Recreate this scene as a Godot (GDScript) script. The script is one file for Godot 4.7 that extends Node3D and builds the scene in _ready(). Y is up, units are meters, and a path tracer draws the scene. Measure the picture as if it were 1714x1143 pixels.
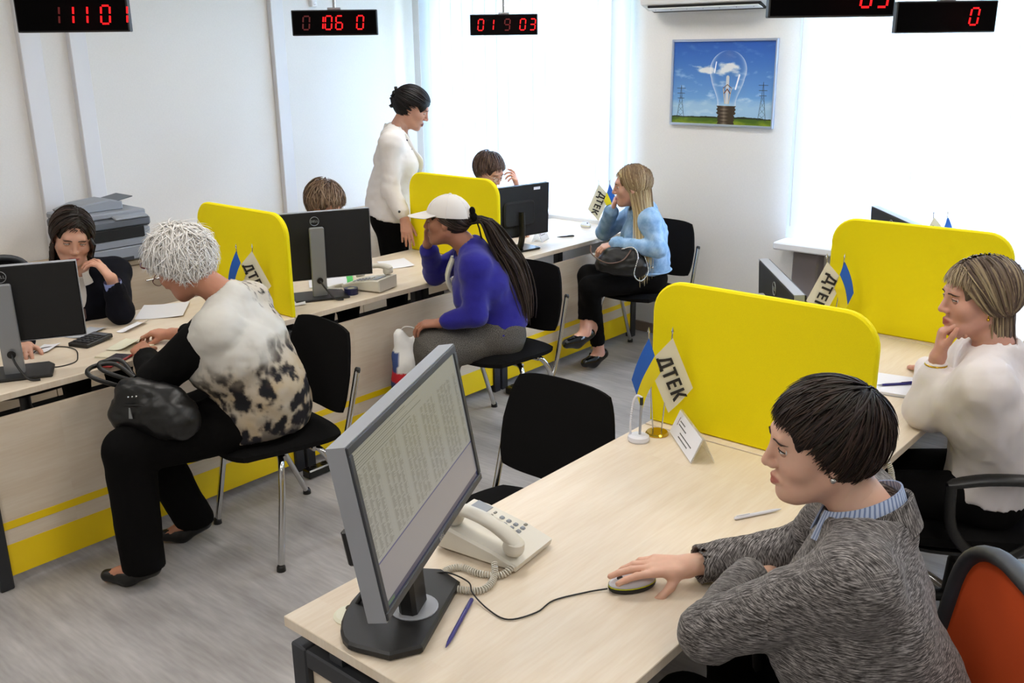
extends Node3D

var names := {}
var M := {}
var rng := RandomNumberGenerator.new()

func _ready() -> void:
	# camera: 1.9 m above the floor, looking down across the service hall
	var cam := Camera3D.new()
	cam.name = "camera"
	add_child(cam)
	cam.position = Vector3(0, 1.9, 0)
	cam.rotation = Vector3(-0.298409, 0.710644, -0.01216)
	cam.fov = rad_to_deg(2.0 * atan(571.5 / 1597.0))
	cam.near = 0.05
	# daylight: a bright overcast sky behind the blinds
	var env := Environment.new()
	env.background_mode = Environment.BG_SKY
	var sky := Sky.new()
	var sm := ProceduralSkyMaterial.new()
	sm.sky_top_color = Color(0.78, 0.87, 1.0)
	sm.sky_horizon_color = Color(0.91, 0.95, 1.0)
	sm.ground_bottom_color = Color(0.55, 0.58, 0.56)
	sm.ground_horizon_color = Color(0.8, 0.84, 0.86)
	sm.sky_energy_multiplier = 5.2
	sm.ground_energy_multiplier = 2.2
	sky.sky_material = sm
	env.sky = sky
	env.tonemap_mode = Environment.TONE_MAPPER_LINEAR
	env.tonemap_exposure = 1.03
	env.sdfgi_enabled = true
	env.ssao_enabled = true
	env.ssil_enabled = true
	var we := WorldEnvironment.new()
	we.name = "environment"
	we.environment = env
	add_child(we)
	rng.seed = 7
	materials()
	room()
	furniture()
	small_things()
	people()
# ---------------------------------------------------------------- helpers
func numbered(called: String) -> String:
	if not names.has(called):
		names[called] = 0
		return called
	names[called] += 1
	return "%s_%03d" % [called, names[called]]

func thing(called: String, label: String, category: String, at := Vector3.ZERO, turn := 0.0, group := "") -> Node3D:
	var o := Node3D.new()
	o.name = numbered(called)
	add_child(o)
	o.position = at
	o.rotation.y = turn
	tag(o, label, category, group)
	return o

func tag(o: Node, label: String, category: String, group := "") -> void:
	o.set_meta("label", label)
	o.set_meta("category", category)
	if group != "":
		o.set_meta("group", group)

func struct(called: String, m: MB, material: Material, parent: Node = null, label := "", category := "") -> MeshInstance3D:
	var o := part(called, m, material, parent)
	if parent == null:
		o.set_meta("kind", "structure")
		if label != "":
			tag(o, label, category)
	return o

func part(called: String, m: MB, material: Material, parent: Node = null, label := "") -> MeshInstance3D:
	return put(called, m.mesh(), material, parent, label)

func put(called: String, mesh: Mesh, material: Material, parent: Node = null, label := "") -> MeshInstance3D:
	var o := MeshInstance3D.new()
	o.mesh = mesh
	o.material_override = material
	if parent == null:
		o.name = numbered(called)
		add_child(o)
	else:
		o.name = called
		parent.add_child(o, true)
	if label != "":
		o.set_meta("label", label)
	return o

func mat(c: Color, rough := 0.6, metal := 0.0, spec := 0.5) -> StandardMaterial3D:
	var m := StandardMaterial3D.new()
	m.albedo_color = c
	m.roughness = rough
	m.metallic = metal
	m.metallic_specular = spec
	return m

func rgb8(r: int, g: int, b: int) -> Color:
	return Color8(r, g, b)

func lin(c: Color) -> Color:
	return c.srgb_to_linear()

# a texture from a function (x, y in 0..1) -> Color
func tex(w: int, h: int, f: Callable) -> ImageTexture:
	var im := Image.create(w, h, false, Image.FORMAT_RGB8)
	for y in h:
		for x in w:
			im.set_pixel(x, y, f.call(x, y))
	return ImageTexture.create_from_image(im)

func noise(sd: int, freq: float, oct := 3) -> FastNoiseLite:
	var n := FastNoiseLite.new()
	n.seed = sd
	n.frequency = freq
	n.noise_type = FastNoiseLite.TYPE_SIMPLEX_SMOOTH
	n.fractal_octaves = oct
	return n

func tri(m: StandardMaterial3D, t: Texture2D, scale: Vector3, world := true) -> StandardMaterial3D:
	m.albedo_texture = t
	m.uv1_triplanar = true
	m.uv1_world_triplanar = world
	m.uv1_scale = scale
	m.uv1_triplanar_sharpness = 8.0
	return m

func lookat(forward: Vector3, up := Vector3.UP) -> Basis:
	# z axis = forward, y about up
	var z := forward.normalized()
	var x := up.cross(z).normalized()
	return Basis(x, z.cross(x), z)

func bez(p: Array, n: int) -> PackedVector3Array:
	# Catmull-Rom through the points
	var out := PackedVector3Array()
	for i in p.size() - 1:
		var a: Vector3 = p[maxi(i - 1, 0)]
		var b: Vector3 = p[i]
		var c: Vector3 = p[i + 1]
		var d: Vector3 = p[mini(i + 2, p.size() - 1)]
		for k in n:
			var t := float(k) / n
			out.append(0.5 * (2.0 * b + (c - a) * t + (2.0 * a - 5.0 * b + 4.0 * c - d) * t * t + (3.0 * b - a - 3.0 * c + d) * t * t * t))
	out.append(p[p.size() - 1])
	return out

func rrect(w: float, h: float, r: float, n := 5) -> PackedVector2Array:
	var out := PackedVector2Array()
	for q in 4:
		var c := Vector2((w / 2 - r) * (1 if q == 0 or q == 3 else -1), (h / 2 - r) * (1 if q < 2 else -1))
		for k in n + 1:
			var a := PI / 2 * (q + float(k) / n)
			out.append(c + Vector2(cos(a), sin(a)) * r)
	return out

# mesh builder
class MB:
	var v := PackedVector3Array()
	var n := PackedVector3Array()
	var uv := PackedVector2Array()
	var col := PackedColorArray()
	var idx := PackedInt32Array()
	var tint := Color.WHITE
	var xf := Transform3D()

	func vert(p: Vector3, nn: Vector3, t := Vector2.ZERO) -> int:
		v.append(xf * p)
		n.append((xf.basis * nn).normalized())
		uv.append(t)
		col.append(tint)
		return v.size() - 1

	func face(p: Array, nn := Vector3.ZERO, t: Array = []) -> void:
		# convex polygon, counter-clockwise seen from outside
		if nn == Vector3.ZERO:
			nn = (p[1] - p[0]).cross(p[2] - p[0]).normalized()
		var f := v.size()
		for i in p.size():
			vert(p[i], nn, t[i] if t.size() else Vector2.ZERO)
		for i in range(1, p.size() - 1):
			idx.append_array([f, f + i + 1, f + i])

	func box(c: Vector3, s: Vector3, b := 0.0, basis := Basis()) -> MB:
		var h := s / 2.0
		b = minf(b, minf(h.x, minf(h.y, h.z)) * 0.98)
		var pt := func(p: Vector3) -> Vector3: return c + basis * p
		for ax in 3:
			var u := (ax + 1) % 3
			var w := (ax + 2) % 3
			for sg in [-1.0, 1.0]:
				var q := []
				for e in [[-1, -1], [1, -1], [1, 1], [-1, 1]]:
					var p := Vector3.ZERO
					p[ax] = h[ax] * sg
					p[u] = (h[u] - b) * e[0]
					p[w] = (h[w] - b) * e[1]
					q.append(pt.call(p))
				if sg < 0:
					q.reverse()
				face(q)
			if b > 0.0:
				for su in [-1.0, 1.0]:
					for sw in [-1.0, 1.0]:
						var q := []
						for e in [[-1, 0], [1, 0], [1, 1], [-1, 1]]:
							var p := Vector3.ZERO
							p[ax] = (h[ax] - b) * e[0]
							p[u] = (h[u] - (0.0 if e[1] == 0 else b)) * su
							p[w] = (h[w] - (b if e[1] == 0 else 0.0)) * sw
							q.append(pt.call(p))
						if su * sw < 0:
							q.reverse()
						face(q)
		if b > 0.0:
			for sx in [-1.0, 1.0]:
				for sy in [-1.0, 1.0]:
					for sz in [-1.0, 1.0]:
						var q := [pt.call(Vector3(h.x * sx, (h.y - b) * sy, (h.z - b) * sz)), pt.call(Vector3((h.x - b) * sx, h.y * sy, (h.z - b) * sz)), pt.call(Vector3((h.x - b) * sx, (h.y - b) * sy, h.z * sz))]
						if sx * sy * sz < 0:
							q.reverse()
						face(q)
		return self

	func bar(a: Vector3, b: Vector3, w: float, h: float, bev := 0.0, up := Vector3.UP) -> MB:
		var z := (b - a).normalized()
		var x := up.cross(z)
		if x.length() < 0.01:
			x = Vector3.RIGHT.cross(z)
		x = x.normalized()
		return box((a + b) / 2.0, Vector3(w, h, a.distance_to(b)), bev, Basis(x, z.cross(x), z))

	# tube along a path; r is a number or an array; flat squeezes along the second frame axis
	func tube(path: PackedVector3Array, r, sides := 8, caps := true, flat := 1.0, up := Vector3.ZERO) -> MB:
		var m := path.size()
		var first := v.size()
		var t0 := (path[1] - path[0]).normalized()
		var x := t0.cross(up if up != Vector3.ZERO else (Vector3.UP if absf(t0.y) < 0.9 else Vector3.RIGHT)).normalized()
		for i in m:
			var t := (path[mini(i + 1, m - 1)] - path[maxi(i - 1, 0)]).normalized()
			x = (x - t * t.dot(x)).normalized()
			var y := t.cross(x)
			var rr: float = r[i] if typeof(r) != TYPE_FLOAT else r
			for k in sides:
				var a := TAU * k / sides
				vert(path[i] + (x * cos(a) + y * sin(a) * flat) * rr, x * cos(a) * flat + y * sin(a), Vector2(float(k) / sides, float(i) / (m - 1)))
		for i in m - 1:
			for k in sides:
				var a := first + i * sides + k
				var b := first + i * sides + (k + 1) % sides
				idx.append_array([a, b + sides, b, a, a + sides, b + sides])
		if caps:
			for e in [0, m - 1]:
				var t := (path[1] - path[0]).normalized() * -1.0 if e == 0 else (path[m - 1] - path[m - 2]).normalized()
				var c := vert(path[e], t)
				var ring := []
				for k in sides:
					v.append(v[first + e * sides + k])
					n.append((xf.basis * t).normalized())
					uv.append(Vector2.ZERO)
					col.append(tint)
					ring.append(v.size() - 1)
				for k in sides:
					if e == 0:
						idx.append_array([c, ring[k], ring[(k + 1) % sides]])
					else:
						idx.append_array([c, ring[(k + 1) % sides], ring[k]])
		return self

	# profile of (radius, height) from bottom to top, turned about y
	func lathe(prof: Array, seg := 24, at := Transform3D()) -> MB:
		for i in prof.size() - 1:
			var p: Vector2 = prof[i]
			var q: Vector2 = prof[i + 1]
			if p.distance_to(q) < 1e-6:
				continue
			var nn := Vector2(q.y - p.y, p.x - q.x).normalized()
			var f := v.size()
			for k in seg + 1:
				var a := TAU * k / seg
				var d := Vector3(cos(a), 0, sin(a))
				var norm := at.basis * (d * nn.x + Vector3(0, nn.y, 0))
				vert(at * (d * p.x + Vector3(0, p.y, 0)), norm, Vector2(float(k) / seg, float(i) / prof.size()))
				vert(at * (d * q.x + Vector3(0, q.y, 0)), norm, Vector2(float(k) / seg, float(i + 1) / prof.size()))
			for k in seg:
				var a := f + k * 2
				idx.append_array([a, a + 2, a + 1, a + 1, a + 2, a + 3])
		return self

	# outline in x, y pushed along z from -d/2 to d/2 with a chamfer
	func prism(poly: PackedVector2Array, d: float, bev := 0.0, at := Transform3D()) -> MB:
		if Geometry2D.is_polygon_clockwise(poly):
			poly.reverse()
		var inner := poly
		var m := poly.size()
		if bev > 0.0:
			inner = PackedVector2Array()
			for i in m:
				var a := (poly[i] - poly[(i + m - 1) % m]).normalized()
				var b := (poly[(i + 1) % m] - poly[i]).normalized()
				var na := Vector2(-a.y, a.x)
				var nb := Vector2(-b.y, b.x)
				var s := (na + nb)
				inner.append(poly[i] + s * (bev / maxf(0.3, 1.0 + na.dot(nb))))
		var tr := Geometry2D.triangulate_polygon(inner)
		for sg in [-1.0, 1.0]:
			var f := v.size()
			for p in inner:
				vert(at * Vector3(p.x, p.y, d / 2 * sg), at.basis * Vector3(0, 0, sg), p)
			for i in range(0, tr.size(), 3):
				var a := tr[i]
				var b := tr[i + 1]
				var c := tr[i + 2]
				if (inner[b] - inner[a]).cross(inner[c] - inner[a]) < 0:
					var t := b
					b = c
					c = t
				if sg > 0:
					idx.append_array([f + a, f + c, f + b])
				else:
					idx.append_array([f + a, f + b, f + c])
		for i in m:
			var j := (i + 1) % m
			var e := (poly[j] - poly[i]).normalized()
			var nn := Vector3(e.y, -e.x, 0)
			var z := d / 2 - bev
			face([at * Vector3(poly[i].x, poly[i].y, -z), at * Vector3(poly[j].x, poly[j].y, -z), at * Vector3(poly[j].x, poly[j].y, z), at * Vector3(poly[i].x, poly[i].y, z)], at.basis * nn)
			if bev > 0.0:
				face([at * Vector3(poly[i].x, poly[i].y, z), at * Vector3(poly[j].x, poly[j].y, z), at * Vector3(inner[j].x, inner[j].y, d / 2), at * Vector3(inner[i].x, inner[i].y, d / 2)], at.basis * (nn + Vector3(0, 0, 1)))
				face([at * Vector3(poly[j].x, poly[j].y, -z), at * Vector3(poly[i].x, poly[i].y, -z), at * Vector3(inner[i].x, inner[i].y, -d / 2), at * Vector3(inner[j].x, inner[j].y, -d / 2)], at.basis * (nn - Vector3(0, 0, 1)))
		return self

	func ball(c: Vector3, r: Vector3, basis := Basis(), rings := 8, seg := 12) -> MB:
		var f := v.size()
		for i in rings + 1:
			var la := -PI / 2 + PI * i / rings
			for k in seg + 1:
				var lo := TAU * k / seg
				var d := Vector3(cos(la) * cos(lo), sin(la), cos(la) * sin(lo))
				vert(c + basis * (d * r), basis * (d / r), Vector2(float(k) / seg, float(i) / rings))
		for i in rings:
			for k in seg:
				var a := f + i * (seg + 1) + k
				idx.append_array([a, a + 1, a + seg + 1, a + seg + 1, a + 1, a + seg + 2])
		return self

	# sheet of nu x nv points f(u, v) with a thickness
	func sheet(nu: int, nv: int, f: Callable, thick: float) -> MB:
		var p := []
		for i in nu + 1:
			for j in nv + 1:
				p.append(f.call(float(i) / nu, float(j) / nv))
		var s := nv + 1
		var nn := []
		for i in nu + 1:
			for j in nv + 1:
				var a: Vector3 = p[mini(i + 1, nu) * s + j] - p[maxi(i - 1, 0) * s + j]
				var b: Vector3 = p[i * s + mini(j + 1, nv)] - p[i * s + maxi(j - 1, 0)]
				nn.append(a.cross(b).normalized())
		for sg in [1.0, -1.0]:
			var first := v.size()
			for i in nu + 1:
				for j in nv + 1:
					vert(p[i * s + j] + nn[i * s + j] * thick / 2 * sg, nn[i * s + j] * sg, Vector2(float(i) / nu, float(j) / nv))
			for i in nu:
				for j in nv:
					var a := first + i * s + j
					if sg > 0:
						idx.append_array([a, a + 1, a + s, a + s, a + 1, a + s + 1])
					else:
						idx.append_array([a, a + s, a + 1, a + s, a + s + 1, a + 1])
		var rim := []
		for i in nu:
			rim.append(i * s)
		for j in nv:
			rim.append(nu * s + j)
		for i in nu:
			rim.append((nu - i) * s + nv)
		for j in nv:
			rim.append(nv - j)
		for q in rim.size():
			var a: int = rim[q]
			var b: int = rim[(q + 1) % rim.size()]
			face([p[a] + nn[a] * thick / 2, p[a] - nn[a] * thick / 2, p[b] - nn[b] * thick / 2, p[b] + nn[b] * thick / 2])
		return self

	func raw(a: Array, c := Color.WHITE) -> MB:
		# vertices, normals, indices (already clockwise), colours or null
		var f := v.size()
		v.append_array(a[0])
		n.append_array(a[1])
		var z := PackedVector2Array()
		z.resize(a[0].size())
		uv.append_array(z)
		if a.size() > 3 and a[3] != null and a[3].size() > 0:
			col.append_array(a[3])
		else:
			var cc := PackedColorArray()
			cc.resize(a[0].size())
			cc.fill(c)
			col.append_array(cc)
		for i in a[2]:
			idx.append(i + f)
		return self

	func mesh() -> ArrayMesh:
		var a := []
		a.resize(Mesh.ARRAY_MAX)
		a[Mesh.ARRAY_VERTEX] = v
		a[Mesh.ARRAY_NORMAL] = n
		a[Mesh.ARRAY_TEX_UV] = uv
		a[Mesh.ARRAY_COLOR] = col
		a[Mesh.ARRAY_INDEX] = idx
		var m := ArrayMesh.new()
		m.add_surface_from_arrays(Mesh.PRIMITIVE_TRIANGLES, a)
		return m

# ---------------------------------------------------------------- smooth bodies: joined tapered capsules and ellipsoids, meshed as surface nets
class Field:
	var ty := PackedInt32Array()      # 0 capsule, 1 ellipsoid, 2 plane (only as cut)
	var A := PackedVector3Array()
	var B := PackedVector3Array()
	var ra := PackedFloat32Array()
	var rb := PackedFloat32Array()
	var K := PackedFloat32Array()
	var cut := PackedInt32Array()
	var inv := []
	var cell := 0.01
	var nz: FastNoiseLite
	var namp := 0.0
	var nscale := Vector3.ONE
	var paint: Callable
	var result := []

	func cap(a: Vector3, b: Vector3, r0: float, r1: float, k := 0.03, sub := 0) -> Field:
		ty.append(0); A.append(a); B.append(b); ra.append(r0); rb.append(r1); K.append(k); cut.append(sub); inv.append(null)
		return self

	func ell(c: Vector3, r: Vector3, basis := Basis(), k := 0.03, sub := 0) -> Field:
		ty.append(1); A.append(c); B.append(r); ra.append(maxf(r.x, maxf(r.y, r.z))); rb.append(0.0); K.append(k); cut.append(sub)
		inv.append(basis.orthonormalized().transposed())
		return self

	# removes everything on the side the normal points to
	func plane(p: Vector3, nn: Vector3, k := 0.004) -> Field:
		ty.append(2); A.append(p); B.append(nn.normalized()); ra.append(0.0); rb.append(0.0); K.append(k); cut.append(1); inv.append(null)
		return self

	func moved(t: Transform3D, from := 0) -> Field:
		for i in range(from, ty.size()):
			if ty[i] == 1:
				inv[i] = inv[i] * t.basis.transposed()
			else:
				B[i] = t.basis * B[i] if ty[i] == 2 else t * B[i]
			A[i] = t * A[i]
		return self

	func one(i: int, p: Vector3) -> float:
		var t := ty[i]
		if t == 0:
			var ab := B[i] - A[i]
			var ap := p - A[i]
			var h := clampf(ap.dot(ab) / maxf(ab.dot(ab), 1e-9), 0.0, 1.0)
			return (ap - ab * h).length() - (ra[i] + (rb[i] - ra[i]) * h)
		elif t == 1:
			var q: Vector3 = inv[i] * (p - A[i])
			var r := B[i]
			var e := q / r
			var k0 := e.length()
			if k0 < 1e-4:
				return -minf(r.x, minf(r.y, r.z))
			return k0 * (k0 - 1.0) / (e / r).length()
		return -(p - A[i]).dot(B[i])

	func value(p: Vector3, list: PackedInt32Array) -> float:
		var d := 10.0
		for i in list:
			var e := one(i, p)
			var k := K[i]
			if cut[i] == 0:
				var h := k - absf(d - e)
				d = minf(d, e)
				if h > 0.0:
					d -= h * h / k * 0.25
			else:
				e = -e
				var h := k - absf(d - e)
				d = maxf(d, e)
				if h > 0.0:
					d += h * h / k * 0.25
		if nz and absf(d) < namp * 3.0:
			var q := p * nscale
			d += nz.get_noise_3d(q.x, q.y, q.z) * namp
		return d

	func run() -> void:
		var lo := Vector3.ONE * 1e6
		var hi := -lo
		for i in ty.size():
			if cut[i]:
				continue
			var r := maxf(ra[i], rb[i]) + cell * 2.0
			lo = lo.min(A[i] - Vector3.ONE * r)
			hi = hi.max(A[i] + Vector3.ONE * r)
			if ty[i] == 0:
				lo = lo.min(B[i] - Vector3.ONE * r)
				hi = hi.max(B[i] + Vector3.ONE * r)
		var bl := 6
		var bn := Vector3i(((hi - lo) / (cell * bl)).ceil()) + Vector3i.ONE
		var nx := bn.x * bl + 1
		var ny := bn.y * bl + 1
		var nzz := bn.z * bl + 1
		var sy := nx
		var sz := nx * ny
		var val := PackedFloat32Array()
		val.resize(sz * nzz)
		val.fill(1.0)
		var hd := cell * bl * 0.5 * 1.7321 + cell * 1.8
		var act := []
		var np := ty.size()
		for bz in bn.z:
			for by in bn.y:
				for bx in bn.x:
					var c := lo + Vector3(bx + 0.5, by + 0.5, bz + 0.5) * (bl * cell)
					var ds := PackedFloat32Array()
					ds.resize(np)
					var dm := 10.0
					for i in np:
						var e := one(i, c)
						ds[i] = e
						if cut[i] == 0 and e < dm:
							dm = e
					if dm > hd * 1.15 + namp + 0.008:
						continue
					var list := PackedInt32Array()
					var near_cut := false
					for i in np:
						if cut[i] == 0:
							if ds[i] < dm + hd * 2.0 + K[i]:
								list.append(i)
						elif ds[i] < hd * 1.2 + K[i]:
							list.append(i)
							near_cut = true
					if not near_cut and dm < -hd * 1.2 - namp:
						for k in bl:
							for j in bl:
								var o := bx * bl + (by * bl + j) * sy + (bz * bl + k) * sz
								for i in bl:
									val[o + i] = -1.0
						continue
					act.append(Vector3i(bx, by, bz))
					for k in bl:
						for j in bl:
							var o := bx * bl + (by * bl + j) * sy + (bz * bl + k) * sz
							var p := lo + Vector3(bx * bl, by * bl + j, bz * bl + k) * cell
							var i := 0
							while i < bl:
								var d := value(p, list)
								val[o + i] = d
								var skip := int((absf(d) - namp) * 0.55 / cell)
								i += 1
								p.x += cell
								while skip > 0 and i < bl:
									val[o + i] = d
									i += 1
									p.x += cell
									skip -= 1
		var verts := PackedVector3Array()
		var at := PackedInt32Array()
		at.resize(val.size())
		at.fill(-1)
		var cells := PackedInt32Array()
		var off := [0, 1, sy, sy + 1, sz, sz + 1, sz + sy, sz + sy + 1]
		var edges := [[0, 1], [2, 3], [4, 5], [6, 7], [0, 2], [1, 3], [4, 6], [5, 7], [0, 4], [1, 5], [2, 6], [3, 7]]
		var cor := []
		for q in 8:
			cor.append(Vector3(q & 1, (q >> 1) & 1, (q >> 2) & 1))
		for b in act:
			for k in bl:
				for j in bl:
					for i in bl:
						var o: int = b.x * bl + i + (b.y * bl + j) * sy + (b.z * bl + k) * sz
						var m := 0
						for q in 8:
							if val[o + off[q]] < 0.0:
								m |= 1 << q
						if m == 0 or m == 255:
							continue
						var s := Vector3.ZERO
						var cnt := 0
						for e in edges:
							var a: int = e[0]
							var c: int = e[1]
							if ((m >> a) & 1) != ((m >> c) & 1):
								var va := val[o + off[a]]
								var vc := val[o + off[c]]
								s += cor[a].lerp(cor[c], va / (va - vc))
								cnt += 1
						at[o] = verts.size()
						cells.append(o)
						verts.append(lo + (Vector3(b.x * bl + i, b.y * bl + j, b.z * bl + k) + s / cnt) * cell)
		var idx := PackedInt32Array()
		var norm := PackedVector3Array()
		norm.resize(verts.size())
		var step := [1, sy, sz]
		for o in cells:
			var inside := val[o] < 0.0
			for ax in 3:
				if (val[o + step[ax]] < 0.0) == inside:
					continue
				var u: int = step[(ax + 1) % 3]
				var w: int = step[(ax + 2) % 3]
				if o - u - w < 0:
					continue
				var a := at[o]
				var b := at[o - u]
				var c := at[o - u - w]
				var d := at[o - w]
				if a < 0 or b < 0 or c < 0 or d < 0:
					continue
				if not inside:
					var t := b
					b = d
					d = t
				# counter-clockwise a b c d seen from outside -> clockwise triangles
				var nn := (verts[c] - verts[a]).cross(verts[d] - verts[b])
				norm[a] += nn
				norm[b] += nn
				norm[c] += nn
				norm[d] += nn
				idx.append_array([a, c, b, a, d, c])
		var cols := PackedColorArray()
		if paint.is_valid():
			cols.resize(verts.size())
		for i in verts.size():
			norm[i] = norm[i].normalized()
			if paint.is_valid():
				cols[i] = paint.call(verts[i], norm[i])
		result = [verts, norm, idx, cols]

var jobs: Array = []

func run_jobs() -> void:
	var g := WorkerThreadPool.add_group_task(func(i): jobs[i].run(), jobs.size())
	WorkerThreadPool.wait_for_group_task_completion(g)
# ---------------------------------------------------------------- materials
func materials() -> void:
	var g1 := noise(3, 0.012, 4)
	var g2 := noise(5, 0.05, 3)
	# pale laminate: long fine grain along x of the texture
	var wood := func(x: int, y: int) -> Color:
		var a := g1.get_noise_2d(x * 0.35, y * 3.2) * 0.6 + g2.get_noise_2d(x * 0.3, y * 5.0) * 0.4
		var c := Color(0.845, 0.775, 0.68).lerp(Color(0.89, 0.84, 0.765), clampf(0.5 + a * 0.9, 0.0, 1.0))
		return c
	var wt := tex(512, 512, wood)
	M.wood = tri(mat(Color(1, 1, 1), 0.42), tex(512, 512, func(x, y): return wood.call(y, x)), Vector3(0.9, 0.9, 0.9))
	M.wood_panel = tri(mat(Color(1.0, 1.0, 1.0), 0.5), wt, Vector3(0.7, 0.7, 0.7))
	var flr := func(x: int, y: int) -> Color:
		var a := g1.get_noise_2d(x * 0.25, y * 2.4) * 0.55 + g2.get_noise_2d(x * 0.35, y * 3.0) * 0.45 + g1.get_noise_2d(x * 0.5 + 900.0, y * 0.6) * 0.5
		return Color(0.575, 0.56, 0.55).lerp(Color(0.71, 0.695, 0.685), clampf(0.5 + a * 0.8, 0.0, 1.0))
	M.floor = tri(mat(Color(1, 1, 1), 0.45), tex(640, 640, flr), Vector3(0.55, 0.55, 0.55))
	var wal := func(x: int, y: int) -> Color:
		var a := g2.get_noise_2d(x * 2.2, y * 5.0) * 0.5 + g2.get_noise_2d(x * 6.0 + 300.0, y * 1.6) * 0.5
		var k := 0.5 + a * 0.5
		return Color(0.86, 0.85, 0.835).lerp(Color(0.90, 0.89, 0.875), clampf(k, 0.0, 1.0))
	M.wall = tri(mat(Color(1, 1, 1), 0.85), tex(384, 384, wal), Vector3(1.3, 1.3, 1.3))
	M.ceiling = mat(Color(0.9, 0.9, 0.89), 0.9)
	M.white = mat(Color(0.88, 0.88, 0.88), 0.4)
	M.trunk = mat(Color(0.86, 0.86, 0.87), 0.45)
	M.baseboard = mat(Color(0.52, 0.46, 0.41), 0.5)
	M.sill = mat(Color(0.90, 0.91, 0.93), 0.3)
	var weave := func(x: int, y: int) -> Color:
		var a := 0.5 + 0.5 * g2.get_noise_2d(x * 9.0, y * 9.0)
		var k := 0.90 + 0.1 * a * (1.0 if (x + y) % 2 else 0.8)
		return Color(k, k, k)
	var wv := tex(128, 128, weave)
	M.yellow = tri(mat(Color(1.0, 0.92, 0.0), 0.75, 0.0, 0.35), wv, Vector3(7, 7, 7))
	M.yellow_gloss = mat(Color(0.96, 0.82, 0.02), 0.45)
	M.beige_strip = mat(Color(0.76, 0.69, 0.62), 0.5)
	M.frame = mat(Color(0.17, 0.18, 0.20), 0.5, 0.2)
	M.black_fabric = tri(mat(Color(0.085, 0.083, 0.085), 0.95, 0.0, 0.2), wv, Vector3(14, 14, 14))
	M.black = mat(Color(0.065, 0.065, 0.068), 0.45)
	M.black_matte = mat(Color(0.06, 0.06, 0.062), 0.75)
	M.black_gloss = mat(Color(0.03, 0.03, 0.033), 0.18)
	M.chrome = mat(Color(0.78, 0.78, 0.78), 0.14, 1.0)
	M.silver = mat(Color(0.60, 0.61, 0.62), 0.4, 0.55)
	M.silver_plastic = mat(Color(0.62, 0.63, 0.65), 0.42, 0.25)
	M.grey_plastic = mat(Color(0.36, 0.38, 0.41), 0.5)
	M.lightgrey_plastic = mat(Color(0.56, 0.58, 0.61), 0.45)
	M.darkgrey_plastic = mat(Color(0.2, 0.21, 0.23), 0.5)
	M.cream = mat(Color(0.84, 0.82, 0.77), 0.38)
	M.cream_dark = mat(Color(0.55, 0.54, 0.51), 0.45)
	M.paper = mat(Color(0.90, 0.90, 0.92), 0.85)
	M.ivory = mat(Color(0.87, 0.86, 0.77), 0.45)
	M.orange = tri(mat(Color(0.84, 0.30, 0.03), 0.85), wv, Vector3(14, 14, 14))
	M.gold = mat(Color(0.80, 0.66, 0.22), 0.2, 1.0)
	M.ink = mat(Color(0.13, 0.12, 0.11), 0.7)
	M.cabinet = tri(mat(Color(0.86, 0.83, 0.79), 0.5), wt, Vector3(0.6, 0.6, 0.6))
	M.glass = mat(Color(1, 1, 1, 0.08), 0.02)
	M.glass.transparency = BaseMaterial3D.TRANSPARENCY_ALPHA
	M.clear = mat(Color(0.95, 0.97, 1, 0.22), 0.05)
	M.clear.transparency = BaseMaterial3D.TRANSPARENCY_ALPHA
	M.slat = mat(Color(0.90, 0.92, 0.94), 0.8)
	M.slat.backlight_enabled = true
	M.slat.backlight = Color(0.82, 0.85, 0.88)
	M.led = mat(Color(0.35, 0.0, 0.02), 0.4)
	M.led.emission_enabled = true
	M.led.emission = Color(1.0, 0.02, 0.06)
	M.led.emission_energy_multiplier = 1.3
	M.led_dim = mat(Color(0.16, 0.02, 0.03), 0.4)
	M.led_dim.emission_enabled = true
	M.led_dim.emission = Color(0.5, 0.01, 0.03)
	M.led_dim.emission_energy_multiplier = 0.35
	M.display_face = mat(Color(0.035, 0.033, 0.036), 0.95, 0.0, 0.1)
	M.lamp = mat(Color(0.95, 0.95, 0.95), 0.5)
	M.lamp.emission_enabled = true
	M.lamp.emission = Color(1.0, 0.97, 0.92)
	M.lamp.emission_energy_multiplier = 2.0

# ---------------------------------------------------------------- the hall
const WX := -5.67      # left wall
const WZ := -5.45      # window wall
const RX := 2.2        # right wall, outside the picture
const FZ := 2.6        # wall behind the camera
const TOP := 2.85

func slab(x0: float, x1: float, y0: float, y1: float, z0: float, z1: float) -> MB:
	return MB.new().box(Vector3((x0 + x1) / 2, (y0 + y1) / 2, (z0 + z1) / 2), Vector3(absf(x1 - x0), absf(y1 - y0), absf(z1 - z0)))

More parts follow.
